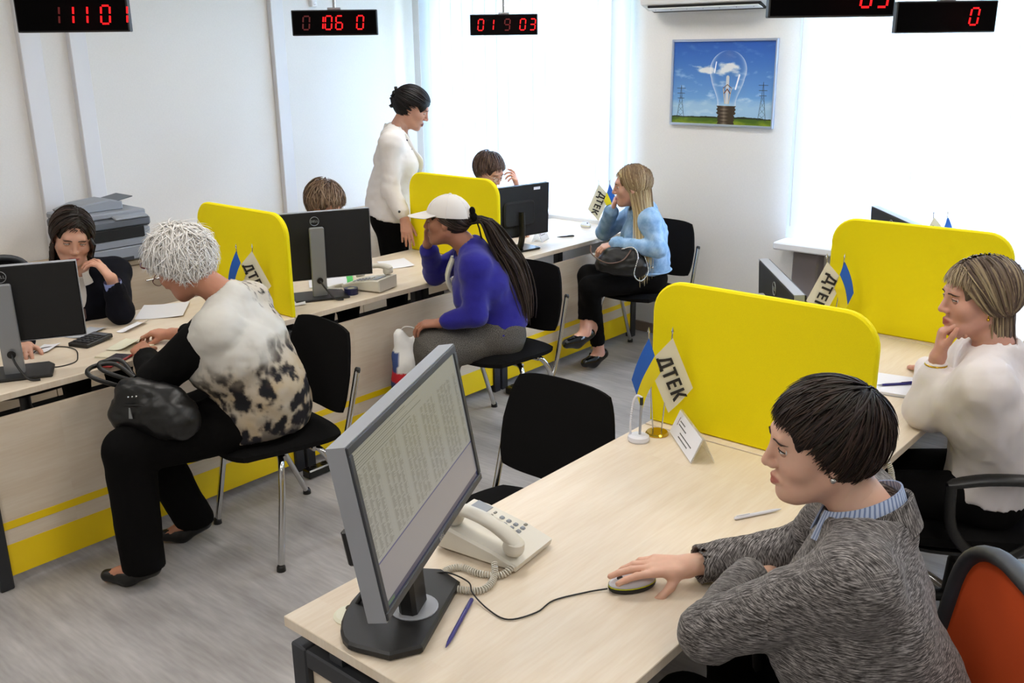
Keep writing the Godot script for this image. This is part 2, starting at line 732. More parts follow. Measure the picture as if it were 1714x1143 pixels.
func room() -> void:
	struct("floor", slab(WX - 0.2, RX + 0.2, -0.15, 0.0, WZ - 0.3, FZ + 0.2), M.floor, null, "grey brown streaked vinyl floor of the service hall", "floor")
	struct("ceiling", slab(WX - 0.2, RX + 0.2, TOP, TOP + 0.15, WZ - 0.3, FZ + 0.2), M.ceiling)
	struct("wall_left", slab(WX - 0.2, WX, 0, TOP, WZ - 0.3, FZ), M.wall, null, "off white papered wall behind the cabinets and printer", "wall")
	struct("wall_right", slab(RX, RX + 0.2, 0, TOP, WZ - 0.3, FZ), M.wall)
	struct("wall_front", slab(WX - 0.2, RX + 0.2, 0, TOP, FZ, FZ + 0.2), M.wall)
	# window wall with two openings
	var w := [[-5.38, -3.68], [-2.34, 0.9]]
	var y0 := 0.78
	var y1 := 2.55
	var b := MB.new()
	var add := func(xa, xb, ya, yb): b.box(Vector3((xa + xb) / 2, (ya + yb) / 2, WZ - 0.15), Vector3(xb - xa, yb - ya, 0.3))
	add.call(WX, RX, 0.0, y0)
	add.call(WX, RX, y1, TOP)
	add.call(WX, w[0][0], y0, y1)
	add.call(w[0][1], w[1][0], y0, y1)
	add.call(w[1][1], RX, y0, y1)
	struct("wall_back", b, M.wall, null, "off white window wall with the framed picture on it", "wall")
	for k in 2:
		var xa: float = w[k][0]
		var xb: float = w[k][1]
		var win := Node3D.new()
		win.name = "window_%d" % (k + 1)
		add_child(win)
		win.set_meta("kind", "structure")
		var n := 2 if k == 0 else 4
		var zf := WZ - 0.2
		var fr := MB.new()
		for e in [[xa, xb, y0, y0 + 0.06], [xa, xb, y1 - 0.06, y1], [xa, xa + 0.06, y0, y1], [xb - 0.06, xb, y0, y1]]:
			fr.box(Vector3((e[0] + e[1]) / 2, (e[2] + e[3]) / 2, zf), Vector3(e[1] - e[0], e[3] - e[2], 0.07), 0.008)
		part("window_frame", fr, M.white, win)
		for i in n:
			var pa := xa + (xb - xa) * i / n
			var pb := xa + (xb - xa) * (i + 1) / n
			if i > 0:
				part("mullion", MB.new().box(Vector3(pa, (y0 + y1) / 2, zf), Vector3(0.09, y1 - y0 - 0.1, 0.07), 0.008), M.white, win)
			part("pane", MB.new().box(Vector3((pa + pb) / 2, (y0 + y1) / 2, zf), Vector3(pb - pa - 0.08, y1 - y0 - 0.1, 0.006)), M.glass, win)
		var sl := MB.new().box(Vector3((xa + xb) / 2, 0.757, WZ + 0.02), Vector3(xb - xa + 0.26, 0.045, 0.34), 0.008)
		part("window_sill", sl, M.sill, win)
	# a vertical grey riser below the second sill
	struct("trim_4", MB.new().box(Vector3(-2.30, 0.36, WZ + 0.05), Vector3(0.16, 0.72, 0.1), 0.01), mat(Color(0.46, 0.43, 0.43), 0.6), null, "grey boxed riser under the window sill", "trim")
	# surface trunking on the left wall
	var tz := [[-2.42, 0.118], [-2.70, 0.1], [-4.10, 0.1]]
	for i in 3:
		struct("trim_%d" % (i + 1), MB.new().box(Vector3(WX + 0.022, 1.42, tz[i][0] - tz[i][1] / 2), Vector3(0.045, 2.84, tz[i][1]), 0.004), M.trunk, null, ["white cable trunking on the left wall, widest one", "white cable trunking behind the printer", "white cable trunking behind the standing woman's workplace"][i], "trunking")
	struct("baseboard_back", MB.new().box(Vector3((WX + RX) / 2, 0.035, WZ + 0.008), Vector3(RX - WX - 0.02, 0.07, 0.016), 0.003), M.baseboard)
	struct("baseboard_left", MB.new().box(Vector3(WX + 0.008, 0.035, (WZ + FZ) / 2), Vector3(0.016, 0.07, FZ - WZ - 0.04), 0.003), M.baseboard)
	outside()
	blinds(-5.50, -3.60, "white vertical blind in front of the window beside the standing woman")
	blinds(-2.43, 1.0, "white vertical blind in front of the wide window behind the yellow dividers")
	ceiling_lights()

func outside() -> void:
	var gr := slab(-16, 14, -0.75, -0.55, -30, WZ - 0.32)
	struct("ground_outside", gr, tri(mat(Color(0.33, 0.45, 0.22), 0.95), tex(96, 96, func(x, y): return Color(0.7, 0.8, 0.6).lerp(Color(1, 1, 0.9), 0.5 + 0.5 * sin(x * 12.9898 + y * 78.233))), Vector3(0.5, 0.5, 0.5)))

func blinds(xa: float, xb: float, label: String) -> void:
	var t := thing("vertical_blind", label, "blind", Vector3((xa + xb) / 2, 2.62, WZ + 0.09))
	var half := (xb - xa) / 2
	part("head_rail", MB.new().box(Vector3(0, 0.03, 0), Vector3(xb - xa, 0.04, 0.045), 0.004), M.white, t)
	var n := int((xb - xa) / 0.116)
	var h := 1.83
	# one slat: slightly bowed strip, 127 mm wide
	var make := func(bow: float) -> ArrayMesh:
		var m := MB.new()
		m.sheet(4, 1, func(u, v): return Vector3((u - 0.5) * 0.127, -h * v, bow * (1.0 - 4.0 * (u - 0.5) * (u - 0.5))), 0.0012)
		return m.mesh()
	var ms := [make.call(0.006), make.call(0.004), make.call(0.008)]
	for i in n + 1:
		var x := -half + 0.06 + (xb - xa - 0.12) * i / n
		var o := put("slat", ms[i % 3], M.slat, t)
		o.position = Vector3(x, 0.01, 0.0)
		var turn := 0.16 + rng.randf_range(-0.05, 0.05)
		if xa < -5.0 and i >= n - 4:
			turn = [0.62, 0.75, 0.7, 0.55, 0.4][i - n + 4]
		o.rotation.y = turn
		if i % 2 == 0:
			pass
	var ch := MB.new()
	for i in n:
		var x := -half + 0.06 + (xb - xa - 0.12) * i / n
		ch.tube(bez([Vector3(x, -h + 0.015, 0.012), Vector3(x + 0.06, -h - 0.004, 0.014), Vector3(x + 0.116, -h + 0.015, 0.012)], 3), 0.0016, 4)
	part("bottom_chain", ch, M.white, t)
	var pull := MB.new().tube(PackedVector3Array([Vector3(-half + 0.02, 0.0, 0.03), Vector3(-half + 0.025, -1.2, 0.035), Vector3(-half + 0.03, -1.75, 0.03)]), 0.003, 5)
	part("pull_chain", pull, M.white, t)

func ceiling_lights() -> void:
	for x in [-3.95, -1.95, 0.05]:
		for z in [-4.3, -2.0, 0.5]:
			var t := thing("ceiling_light", "square recessed ceiling light panel", "ceiling light", Vector3(x, TOP, z), 0.0, "ceiling light panels")
			var fr := MB.new()
			for e in [[0, 0.3, 0.62, 0.02], [0, -0.3, 0.62, 0.02], [0.3, 0, 0.02, 0.58], [-0.3, 0, 0.02, 0.58]]:
				fr.box(Vector3(e[0], -0.012, e[1]), Vector3(e[2], 0.025, e[3]), 0.003)
			part("frame", fr, M.white, t)
			part("diffuser", MB.new().box(Vector3(0, -0.006, 0), Vector3(0.58, 0.012, 0.58)), M.lamp, t)
			var l := AreaLight3D.new()
			l.name = "panel_light"
			l.area_size = Vector2(0.57, 0.57)
			l.light_color = Color(1.0, 0.98, 0.955)
			l.light_energy = 1.62
			l.area_range = 12.0
			l.area_attenuation = 2.0
			l.shadow_enabled = true
			l.position = Vector3(0, -0.02, 0)
			l.rotation.x = -PI / 2
			t.add_child(l)
# ---------------------------------------------------------------- furniture
func text(s: String, size: float, material: Material, parent: Node, at: Transform3D, depth := 0.0008, font := "Droid Sans", bold := true, called := "lettering") -> MeshInstance3D:
	var f := SystemFont.new()
	f.font_names = PackedStringArray([font])
	f.font_weight = 700 if bold else 400
	var t := TextMesh.new()
	t.text = s
	t.font = f
	t.font_size = 32
	t.pixel_size = size / 32.0
	t.depth = depth
	t.curve_step = 2.0
	var o := put(called, t, material, parent)
	o.transform = at
	return o

func desk(x: float, z: float, out: float, label: String, end_panel := 0) -> void:
	# x, z: middle of the desk on the floor; out: side of the visitors (+1 or -1 along x)
	var t := thing("office_desk", label, "desk", Vector3(x, 0, z), 0.0, "")
	part("tabletop", MB.new().box(Vector3(0, 0.7375, 0), Vector3(0.70, 0.025, 1.398), 0.0015), M.wood, t)
	var px := 0.315 * out
	part("front_panel", MB.new().box(Vector3(px, 0.35, 0), Vector3(0.018, 0.61, 1.29), 0.001), M.wood_panel, t)
	for e in [[0.145, 0.03], [0.0, 0.125]]:
		var y0: float = 0.045 + e[0] + (0.04 if e[0] > 0 else 0.0)
		part("stripe", MB.new().box(Vector3(px + out * 0.0095, y0 + e[1] / 2, 0), Vector3(0.002, e[1], 1.289)), M.yellow_gloss, t, "yellow stripe along the front panel")
	for s in [-1.0, 1.0]:
		var m := MB.new()
		var zz: float = 0.67 * s
		for q in [-1.0, 1.0]:
			m.box(Vector3(0.315 * q, 0.345, zz), Vector3(0.05, 0.69, 0.05), 0.004)
			m.lathe([Vector2(0.0, 0.0), Vector2(0.02, 0.0), Vector2(0.02, 0.004)], 10, Transform3D(Basis(), Vector3(0.315 * q, -0.0, zz)))
			m.box(Vector3(0.2 * q, 0.709, zz), Vector3(0.04, 0.034, 0.03))
		m.box(Vector3(0, 0.668, zz), Vector3(0.58, 0.045, 0.05), 0.004)
		part("leg_frame", m, M.frame, t, "dark grey square tube leg frame")
	part("cross_beam", MB.new().box(Vector3(-0.12 * out, 0.668, 0), Vector3(0.04, 0.045, 1.29), 0.003), M.frame, t)
	if end_panel != 0:
		part("end_panel", MB.new().box(Vector3(0, 0.36, 0.67 * end_panel), Vector3(0.58, 0.57, 0.018), 0.001), M.wood_panel, t)

func divider(x: float, z: float, label: String) -> void:
	var t := thing("desk_divider", label, "divider", Vector3(x, 0.75, z))
	# taller part with big rounded top corners, standing on the desk
	var p := PackedVector2Array()
	var w := 0.35
	var h := 0.465
	var r := 0.10
	p.append(Vector2(-w, 0.0))
	p.append(Vector2(w, 0.0))
	for k in 9:
		var a := PI / 2 * k / 8
		p.append(Vector2(w - r + r * cos(a), h - r + r * sin(a)))
	for k in 9:
		var a := PI / 2 + PI / 2 * k / 8
		p.append(Vector2(-w + r + r * cos(a), h - r + r * sin(a)))
	part("panel", MB.new().prism(p, 0.026, 0.006, Transform3D(Basis(), Vector3(0, 0.0005, 0))), M.yellow, t)

func pad(w: float, h: float, thick: float, f: Callable, nu := 12, nv := 12, k := 0.42) -> MB:
	# rounded cushion: (u, v) in -1..1 rounded to a soft rectangle, then bent by f(x, y) -> Vector3
	var m := MB.new()
	var q := func(u: float, v: float) -> Vector2:
		return Vector2(u * sqrt(1.0 - k * v * v * v * v / 2.0) * w / 2, v * sqrt(1.0 - k * u * u * u * u / 2.0) * h / 2)
	var first := 0
	var P := []
	var N := []
	for i in nu + 1:
		for j in nv + 1:
			var u := -1.0 + 2.0 * i / nu
			var v := -1.0 + 2.0 * j / nv
			var a: Vector2 = q.call(u, v)
			P.append(f.call(a.x, a.y))
			var e := 0.002
			var du: Vector3 = f.call(a.x + e, a.y) - f.call(a.x - e, a.y)
			var dv: Vector3 = f.call(a.x, a.y + e) - f.call(a.x, a.y - e)
			N.append(du.cross(dv).normalized())
	var s := nv + 1
	for sg in [1.0, -1.0]:
		first = m.v.size()
		for i in nu + 1:
			for j in nv + 1:
				var ed := minf(minf(i, nu - i), minf(j, nv - j))
				var th := thick / 2 * (0.35 if ed == 0 else (0.85 if ed == 1 else 1.0))
				m.vert(P[i * s + j] + N[i * s + j] * th * sg, N[i * s + j] * sg)
		for i in nu:
			for j in nv:
				var a := first + i * s + j
				if sg > 0:
					m.idx.append_array([a, a + 1, a + s, a + s, a + 1, a + s + 1])
				else:
					m.idx.append_array([a, a + s, a + 1, a + s, a + s + 1, a + 1])
	var rim := []
	for i in nu:
		rim.append(i * s)
	for j in nv:
		rim.append(nu * s + j)
	for i in nu:
		rim.append((nu - i) * s + nv)
	for j in nv:
		rim.append(nv - j)
	for i in rim.size():
		var a: int = rim[i]
		var b: int = rim[(i + 1) % rim.size()]
		m.face([P[a] + N[a] * thick * 0.175, P[a] - N[a] * thick * 0.175, P[b] - N[b] * thick * 0.175, P[b] + N[b] * thick * 0.175])
	return m

var chair_meshes := {}

func visitor_chair(x: float, z: float, turn: float, label: String) -> void:
	var t := thing("visitor_chair", label, "chair", Vector3(x, 0, z), turn, "")
	if chair_meshes.is_empty():
		chair_meshes.seat = pad(0.46, 0.47, 0.055, func(a, b): return Vector3(a, 0.455 + 0.012 * (b / 0.23) * (a * a / 0.05 + 0.2) - 0.05 * maxf(0.0, b - 0.14) * maxf(0.0, b - 0.14) * 20.0, 0.02 + b)).mesh()
		var bk := func(a: float, b: float) -> Vector3:
			return Vector3(a * (1.0 - 0.12 * (b / 0.16)) if b > 0 else a, 0.69 + b, -0.245 - 0.22 * b + 0.32 * a * a)
		chair_meshes.back = pad(0.455, 0.34, 0.04, bk, 14, 12, 0.34).mesh()
		for s in [-1.0, 1.0]:
			chair_meshes["front%d" % s] = MB.new().tube(bez([Vector3(0.13 * s, 0.42, 0.05), Vector3(0.195 * s, 0.418, 0.075), Vector3(0.228 * s, 0.375, 0.095), Vector3(0.24 * s, 0.28, 0.108), Vector3(0.264 * s, 0.012, 0.15)], 5), 0.0125, 10).mesh()
			chair_meshes["rear%d" % s] = MB.new().tube(bez([Vector3(0.13 * s, 0.42, -0.06), Vector3(0.195 * s, 0.418, -0.085), Vector3(0.226 * s, 0.375, -0.11), Vector3(0.236 * s, 0.28, -0.15), Vector3(0.25 * s, 0.012, -0.27)], 5), 0.0125, 10).mesh()
			chair_meshes["up%d" % s] = MB.new().tube(bez([Vector3(0.236 * s, 0.31, -0.142), Vector3(0.238 * s, 0.42, -0.185), Vector3(0.236 * s, 0.70, -0.262)], 6), 0.0115, 10).mesh()
			chair_meshes["ff%d" % s] = MB.new().lathe([Vector2(0, 0), Vector2(0.018, 0), Vector2(0.0165, 0.018), Vector2(0.012, 0.026)], 12, Transform3D(Basis(), Vector3(0.265 * s, 0, 0.151))).mesh()
			chair_meshes["fr%d" % s] = MB.new().lathe([Vector2(0, 0), Vector2(0.018, 0), Vector2(0.0165, 0.018), Vector2(0.012, 0.026)], 12, Transform3D(Basis(), Vector3(0.251 * s, 0, -0.271))).mesh()
			chair_meshes["cap%d" % s] = MB.new().lathe([Vector2(0.0118, 0), Vector2(0.0125, 0.012), Vector2(0.009, 0.02), Vector2(0, 0.021)], 10, Transform3D(Basis(Vector3.RIGHT, -0.26), Vector3(0.236 * s, 0.695, -0.2615))).mesh()
		var u := MB.new()
		u.tube(PackedVector3Array([Vector3(-0.2, 0.418, 0.06), Vector3(0.2, 0.418, 0.06)]), 0.011, 8).tube(PackedVector3Array([Vector3(-0.2, 0.418, -0.07), Vector3(0.2, 0.418, -0.07)]), 0.011, 8)
		chair_meshes.under = u.mesh()
	put("seat", chair_meshes.seat, M.black_fabric, t)
	put("backrest", chair_meshes.back, M.black_fabric, t)
	put("seat_frame", chair_meshes.under, M.chrome, t)
	for s in [-1, 1]:
		var a := put("leg", chair_meshes["front%d" % s], M.chrome, t, "chrome leg")
		put("foot_cap", chair_meshes["ff%d" % s], M.black, a)
		var b := put("leg", chair_meshes["rear%d" % s], M.chrome, t, "chrome leg")
		put("foot_cap", chair_meshes["fr%d" % s], M.black, b)
		var c := put("back_post", chair_meshes["up%d" % s], M.chrome, t, "chrome post")
		put("end_cap", chair_meshes["cap%d" % s], M.black, c)

func office_chair(x: float, z: float, turn: float, label: String, seat_y := 0.47, back_top := 1.0, mesh_color := "orange") -> void:
	var t := thing("office_chair", label, "chair", Vector3(x, 0, z), turn, "")
	for k in 5:
		var a := TAU * k / 5 + 0.3
		var d := Vector3(cos(a), 0, sin(a))
		var l := part("base_arm", MB.new().tube(bez([Vector3(0, 0.125, 0) + d * 0.03, Vector3(0, 0.115, 0) + d * 0.16, Vector3(0, 0.085, 0) + d * 0.31], 4), [0.022, 0.021, 0.02, 0.02, 0.018, 0.017, 0.016, 0.015, 0.014], 8), M.chrome if k % 2 == 0 else M.black, t)
		var c := MB.new()
		var side := d.cross(Vector3.UP)
		for s in [-1.0, 1.0]:
			c.lathe([Vector2(0, -0.008), Vector2(0.026, -0.008), Vector2(0.028, 0), Vector2(0.026, 0.008), Vector2(0, 0.008)], 14, Transform3D(Basis(side.cross(Vector3.UP), side, Vector3.UP), d * 0.31 + Vector3(0, 0.029, 0) + side * 0.014 * s))
		c.tube(PackedVector3Array([d * 0.31 + Vector3(0, 0.03, 0), d * 0.31 + Vector3(0, 0.09, 0)]), 0.008, 6)
		part("caster", c, M.black, l)
	part("gas_column", MB.new().lathe([Vector2(0.034, 0.06), Vector2(0.036, 0.15), Vector2(0.030, 0.26), Vector2(0.026, 0.27), Vector2(0.026, seat_y - 0.05)], 16), M.black, t)
	part("seat", pad(0.49, 0.47, 0.08, func(a, b): return Vector3(a, seat_y - 0.02 + 0.06 * a * a - 3.0 * maxf(0.0, b - 0.16) * maxf(0.0, b - 0.16), b)), M.black_fabric, t)
	part("seat_shell", pad(0.46, 0.44, 0.03, func(a, b): return Vector3(a, seat_y - 0.07 + 0.25 * a * a, b)), M.black, t)
	var hb := back_top - seat_y - 0.12
	var mid := seat_y + 0.12 + hb / 2
	var bend := func(a: float, b: float) -> Vector3: return Vector3(a, mid + b, -0.255 - 0.16 * b + 0.55 * a * a + 0.25 * b * b)
	# frame ring round the mesh
	var ring := PackedVector3Array()
	for k in 41:
		var a := TAU * k / 40
		var ca := signf(cos(a)) * pow(absf(cos(a)), 0.55)
		var sa := signf(sin(a)) * pow(absf(sin(a)), 0.55)
		ring.append(bend.call(ca * 0.225, sa * hb / 2))
	part("back_frame", MB.new().tube(ring, 0.024, 10, false, 0.7), M.darkgrey_plastic, t)
	part("backrest", pad(0.42, hb * 0.94, 0.025, func(a, b): return bend.call(a, b), 14, 12, 0.62), M[mesh_color], t, "orange mesh of the backrest" if mesh_color == "orange" else "")
	part("back_pad", pad(0.43, hb * 0.95, 0.012, func(a, b): return bend.call(a, b) + Vector3(0, 0, -0.022), 14, 12, 0.62), M.black_fabric, t)
	part("back_bracket", MB.new().tube(bez([Vector3(0, seat_y - 0.08, -0.1), Vector3(0, seat_y - 0.06, -0.27), Vector3(0, seat_y + 0.1, -0.31), Vector3(0, mid - 0.03, -0.30)], 4), 0.022, 8, true, 0.6), M.black, t)
	for s in [-1.0, 1.0]:
		var x0: float = 0.275 * s
		var ar := part("armrest", MB.new().tube(bez([Vector3(x0, seat_y + 0.195, -0.19), Vector3(x0, seat_y + 0.215, -0.1), Vector3(x0, seat_y + 0.215, 0.05), Vector3(x0, seat_y + 0.195, 0.16)], 4), [0.016, 0.024, 0.027, 0.029, 0.029, 0.029, 0.029, 0.029, 0.029, 0.028, 0.027, 0.024, 0.012], 10, true, 0.55, Vector3.UP), M.black, t)
		part("arm_loop", MB.new().tube(bez([Vector3(x0, seat_y + 0.2, -0.17), Vector3(x0 * 0.98, seat_y + 0.08, -0.16), Vector3(x0 * 0.9, seat_y - 0.045, -0.06), Vector3(x0 * 0.9, seat_y - 0.05, 0.04), Vector3(x0 * 0.98, seat_y + 0.05, 0.13), Vector3(x0, seat_y + 0.195, 0.15)], 4), 0.017, 8, false, 0.8), M.black, ar)

func monitor(foot: Vector3, yaw: float, w: float, h: float, cy: float, tilt: float, fwd: float, style: int, label: String) -> Node3D:
	# foot: stand on the desk; the screen looks along local +z, its middle at height cy, fwd in front of the stand
	var t := thing("monitor", label, "monitor", foot, yaw)
	var sc := Transform3D(Basis(Vector3.RIGHT, -tilt), Vector3(0, cy - foot.y, fwd))
	var bz := MB.new()
	bz.xf = sc
	var b := 0.016 if style != 2 else 0.02
	for e in [[0, h / 2 - b / 2, w, b], [0, -h / 2 + b / 2, w, b], [-w / 2 + b / 2, 0, b, h - 2 * b], [w / 2 - b / 2, 0, b, h - 2 * b]]:
		bz.box(Vector3(e[0], e[1], -0.006), Vector3(e[2], e[3], 0.016), 0.002)
	part("bezel", bz, M.black if style != 0 else M.darkgrey_plastic, t)
	var s := MB.new()
	s.xf = sc
	s.face([Vector3(-w / 2 + b, -h / 2 + b, -0.002), Vector3(w / 2 - b, -h / 2 + b, -0.002), Vector3(w / 2 - b, h / 2 - b, -0.002), Vector3(-w / 2 + b, h / 2 - b, -0.002)], Vector3.ZERO, [Vector2(0, 1), Vector2(1, 1), Vector2(1, 0), Vector2(0, 0)])
	part("screen", s, M.screen, t, "lit screen showing a table")
	var bk := MB.new()
	bk.xf = sc
	bk.prism(rrect(w - 0.004, h - 0.004, 0.01, 3), 0.022, 0.003, Transform3D(Basis(), Vector3(0, 0, -0.025)))
	var cover := part("back_cover", bk, M.black_matte, t)
	if style != 1:
		var bulge := MB.new()
		bulge.xf = sc
		bulge.prism(rrect(w * 0.5, h * 0.5, 0.03, 4), 0.022, 0.01, Transform3D(Basis(), Vector3(0, -0.01, -0.043)))
		part("electronics_bulge", bulge, M.black_matte, cover)
	var edge := MB.new()
	edge.xf = sc
	for e in [[0, h / 2 + 0.001, w + 0.002, 0.002], [0, -h / 2 - 0.001, w + 0.002, 0.002], [-w / 2 - 0.001, 0, 0.002, h], [w / 2 + 0.001, 0, 0.002, h]]:
		edge.box(Vector3(e[0], e[1], -0.02), Vector3(e[2], e[3], 0.03 if style != 0 else 0.036))
	part("edge_band", edge, M.silver_plastic if style != 2 else M.black, t, "silver edge band" if style != 2 else "")
	if style == 1:
		# flat silver column on a plate, round emblem above it
		var col := MB.new()
		var hc := cy - foot.y + h * 0.27
		col.prism(rrect(0.07, hc, 0.008, 3), 0.02, 0.003, Transform3D(Basis(Vector3.RIGHT, -0.06), Vector3(0, hc / 2 + 0.008, 0.0)))
		part("stand_column", col, M.silver, t)
		part("cable_hole", MB.new().lathe([Vector2(0, 0), Vector2(0.015, 0), Vector2(0.015, 0.001), Vector2(0, 0.0012)], 16, Transform3D(Basis(Vector3.RIGHT, -PI / 2 - 0.06), Vector3(0, 0.09, -0.0145))), M.black, t)
		var bs := MB.new()
		bs.prism(PackedVector2Array([Vector2(-0.13, -0.07), Vector2(0.13, -0.07), Vector2(0.13, 0.07), Vector2(0.11, 0.11), Vector2(-0.11, 0.11), Vector2(-0.13, 0.07)]), 0.012, 0.004, Transform3D(Basis(Vector3.RIGHT, PI / 2), Vector3(0, 0.0065, 0.01)))
		part("stand_base", bs, M.black, t)
		var em := Transform3D(sc.basis * Basis(Vector3.UP, PI), sc * Vector3(0, h * 0.37, -0.0375))
		var ring := PackedVector3Array()
		for k in 25:
			ring.append(em * Vector3(cos(TAU * k / 24) * 0.021, sin(TAU * k / 24) * 0.021, 0))
		var logo := part("emblem", MB.new().tube(ring, 0.0016, 6, false), M.silver, t, "round silver emblem")
		text("DELL", 0.0155, M.silver, logo, em.translated_local(Vector3(0, 0, 0.0005)))
		part("signal_cable", MB.new().tube(bez([Vector3(0, 0.09, -0.012), Vector3(-0.015, 0.06, -0.05), Vector3(-0.05, 0.012, -0.085), Vector3(-0.09, 0.006, -0.09)], 5), 0.0045, 6), M.black, t)
	elif style == 0:
		# round post on a boat shaped base with a silver swivel disc
		var hc := cy - foot.y - h * 0.2
		part("stand_column", MB.new().prism(rrect(0.075, hc, 0.012, 3), 0.04, 0.008, Transform3D(Basis(Vector3.RIGHT, -0.08), Vector3(0, hc / 2 + 0.01, 0.01))), M.black, t)
		var p := PackedVector2Array()
		for k in 13:
			var a := PI * k / 12
			p.append(Vector2(0.155 * cos(a), -0.045 - 0.075 * sin(a)))
		p.append(Vector2(-0.165, 0.03))
		p.append(Vector2(-0.125, 0.085))
		p.append(Vector2(0.125, 0.085))
		p.append(Vector2(0.165, 0.03))
		var bs := part("stand_base", MB.new().prism(p, 0.02, 0.005, Transform3D(Basis(Vector3.RIGHT, PI / 2), Vector3(0, 0.0105, 0.0))), M.black, t)
		part("swivel_disc", MB.new().lathe([Vector2(0.052, 0.018), Vector2(0.052, 0.0225), Vector2(0.05, 0.0235), Vector2(0, 0.0235)], 28, Transform3D(Basis(), Vector3(0, 0, 0.022))), M.silver_plastic, bs)
		var pm := MB.new()
		pm.xf = sc
		pm.box(Vector3(-w / 2 + 0.03, -h * 0.1, -0.049), Vector3(0.014, 0.07, 0.03), 0.004)
		part("usb_hub", pm, M.black, cover)
		var lg := Transform3D(sc.basis, sc * Vector3(0, -h / 2 + b / 2, 0.003))
		text("DELL", 0.012, M.silver, t, lg)
	else:
		# slim post on an angled foot
		part("stand_column", MB.new().tube(bez([Vector3(0.0, 0.012, -0.005), Vector3(0, 0.05, -0.02), Vector3(0, 0.12, -0.03), Vector3(0, cy - foot.y, -0.025)], 4), 0.024, 10, true, 0.5), M.black, t)
		part("stand_base", MB.new().prism(rrect(0.24, 0.17, 0.03, 5), 0.012, 0.004, Transform3D(Basis(Vector3.RIGHT, PI / 2), Vector3(0, 0.0065, 0.01))), M.black_gloss, t)
		var st := MB.new()
		st.xf = sc
		st.box(Vector3(-w * 0.3, h * 0.42, -0.0365), Vector3(0.05, 0.016, 0.001))
		part("sticker", st, M.paper, t, "small white sticker on the back")
	return t

func cabinet(z: float, w: float, label: String, handle: float) -> void:
	var t := thing("cabinet", label, "cabinet", Vector3((-5.655 - 5.2) / 2, 0, z), 0.0, "")
	var d := 0.435
	part("body", MB.new().box(Vector3(-0.01, 0.39, 0), Vector3(d - 0.02, 0.66, w - 0.004), 0.002), M.cabinet, t)
	part("plinth", MB.new().box(Vector3(-0.03, 0.03, 0), Vector3(d - 0.06, 0.06, w - 0.01)), M.black_matte, t)
	part("cabinet_top", MB.new().box(Vector3(0, 0.735, 0), Vector3(d + 0.015, 0.028, w), 0.002), M.cabinet, t)
	for s in [-1.0, 1.0]:
		var dr := part("door", MB.new().box(Vector3(d / 2 - 0.01, 0.39, s * w / 4), Vector3(0.018, 0.65, w / 2 - 0.006), 0.0015), M.cabinet, t)
		var hz: float = s * w / 4 + handle
		var hm := MB.new()
		hm.tube(PackedVector3Array([Vector3(d / 2 + 0.022, 0.62, hz - 0.08), Vector3(d / 2 + 0.022, 0.62, hz + 0.08)]), 0.005, 8)
		for q in [-1.0, 1.0]:
			hm.tube(PackedVector3Array([Vector3(d / 2 - 0.002, 0.62, hz + 0.065 * q), Vector3(d / 2 + 0.022, 0.62, hz + 0.065 * q)]), 0.004, 6)
		part("handle", hm, M.chrome, dr, "chrome bar handle")

func printer(x: float, z: float, turn: float) -> void:
	var t := thing("printer", "grey multifunction printer standing on the wall cabinet", "printer", Vector3(x, 0.75, z), turn)
	part("body", MB.new().box(Vector3(0, 0.10, 0), Vector3(0.42, 0.19, 0.38), 0.014), M.lightgrey_plastic, t)
	part("paper_tray", MB.new().box(Vector3(0, 0.05, 0.192), Vector3(0.40, 0.075, 0.012), 0.004), M.lightgrey_plastic, t)
	part("tray_grip", MB.new().box(Vector3(0, 0.022, 0.2), Vector3(0.16, 0.02, 0.006), 0.002), M.darkgrey_plastic, t)
	part("tray_seam", MB.new().box(Vector3(0, 0.0925, 0.191), Vector3(0.405, 0.003, 0.003)), M.darkgrey_plastic, t)
	part("output_slot", MB.new().box(Vector3(0, 0.165, 0.185), Vector3(0.335, 0.062, 0.02), 0.003), M.black_matte, t)
	part("upper_frame", MB.new().box(Vector3(0, 0.222, 0.0), Vector3(0.43, 0.055, 0.39), 0.012), M.grey_plastic, t)
	part("control_panel", MB.new().box(Vector3(0.1, 0.255, 0.17), Vector3(0.2, 0.012, 0.06), 0.004, Basis(Vector3.RIGHT, 0.25)), M.lightgrey_plastic, t)
	part("scanner_lid", MB.new().box(Vector3(0, 0.268, -0.02), Vector3(0.425, 0.035, 0.34), 0.008), M.lightgrey_plastic, t)
	var f := part("document_feeder", MB.new().prism(PackedVector2Array([Vector2(-0.17, 0), Vector2(0.14, 0), Vector2(0.15, 0.02), Vector2(0.05, 0.05), Vector2(-0.10, 0.062), Vector2(-0.17, 0.045)]), 0.2, 0.006, Transform3D(Basis(Vector3.UP, PI), Vector3(-0.05, 0.285, -0.03))), M.lightgrey_plastic, t)
	part("input_tray", MB.new().box(Vector3(0.09, 0.335, -0.03), Vector3(0.2, 0.006, 0.19), 0.002, Basis(Vector3(0, 0, 1), 0.16)), M.grey_plastic, f)

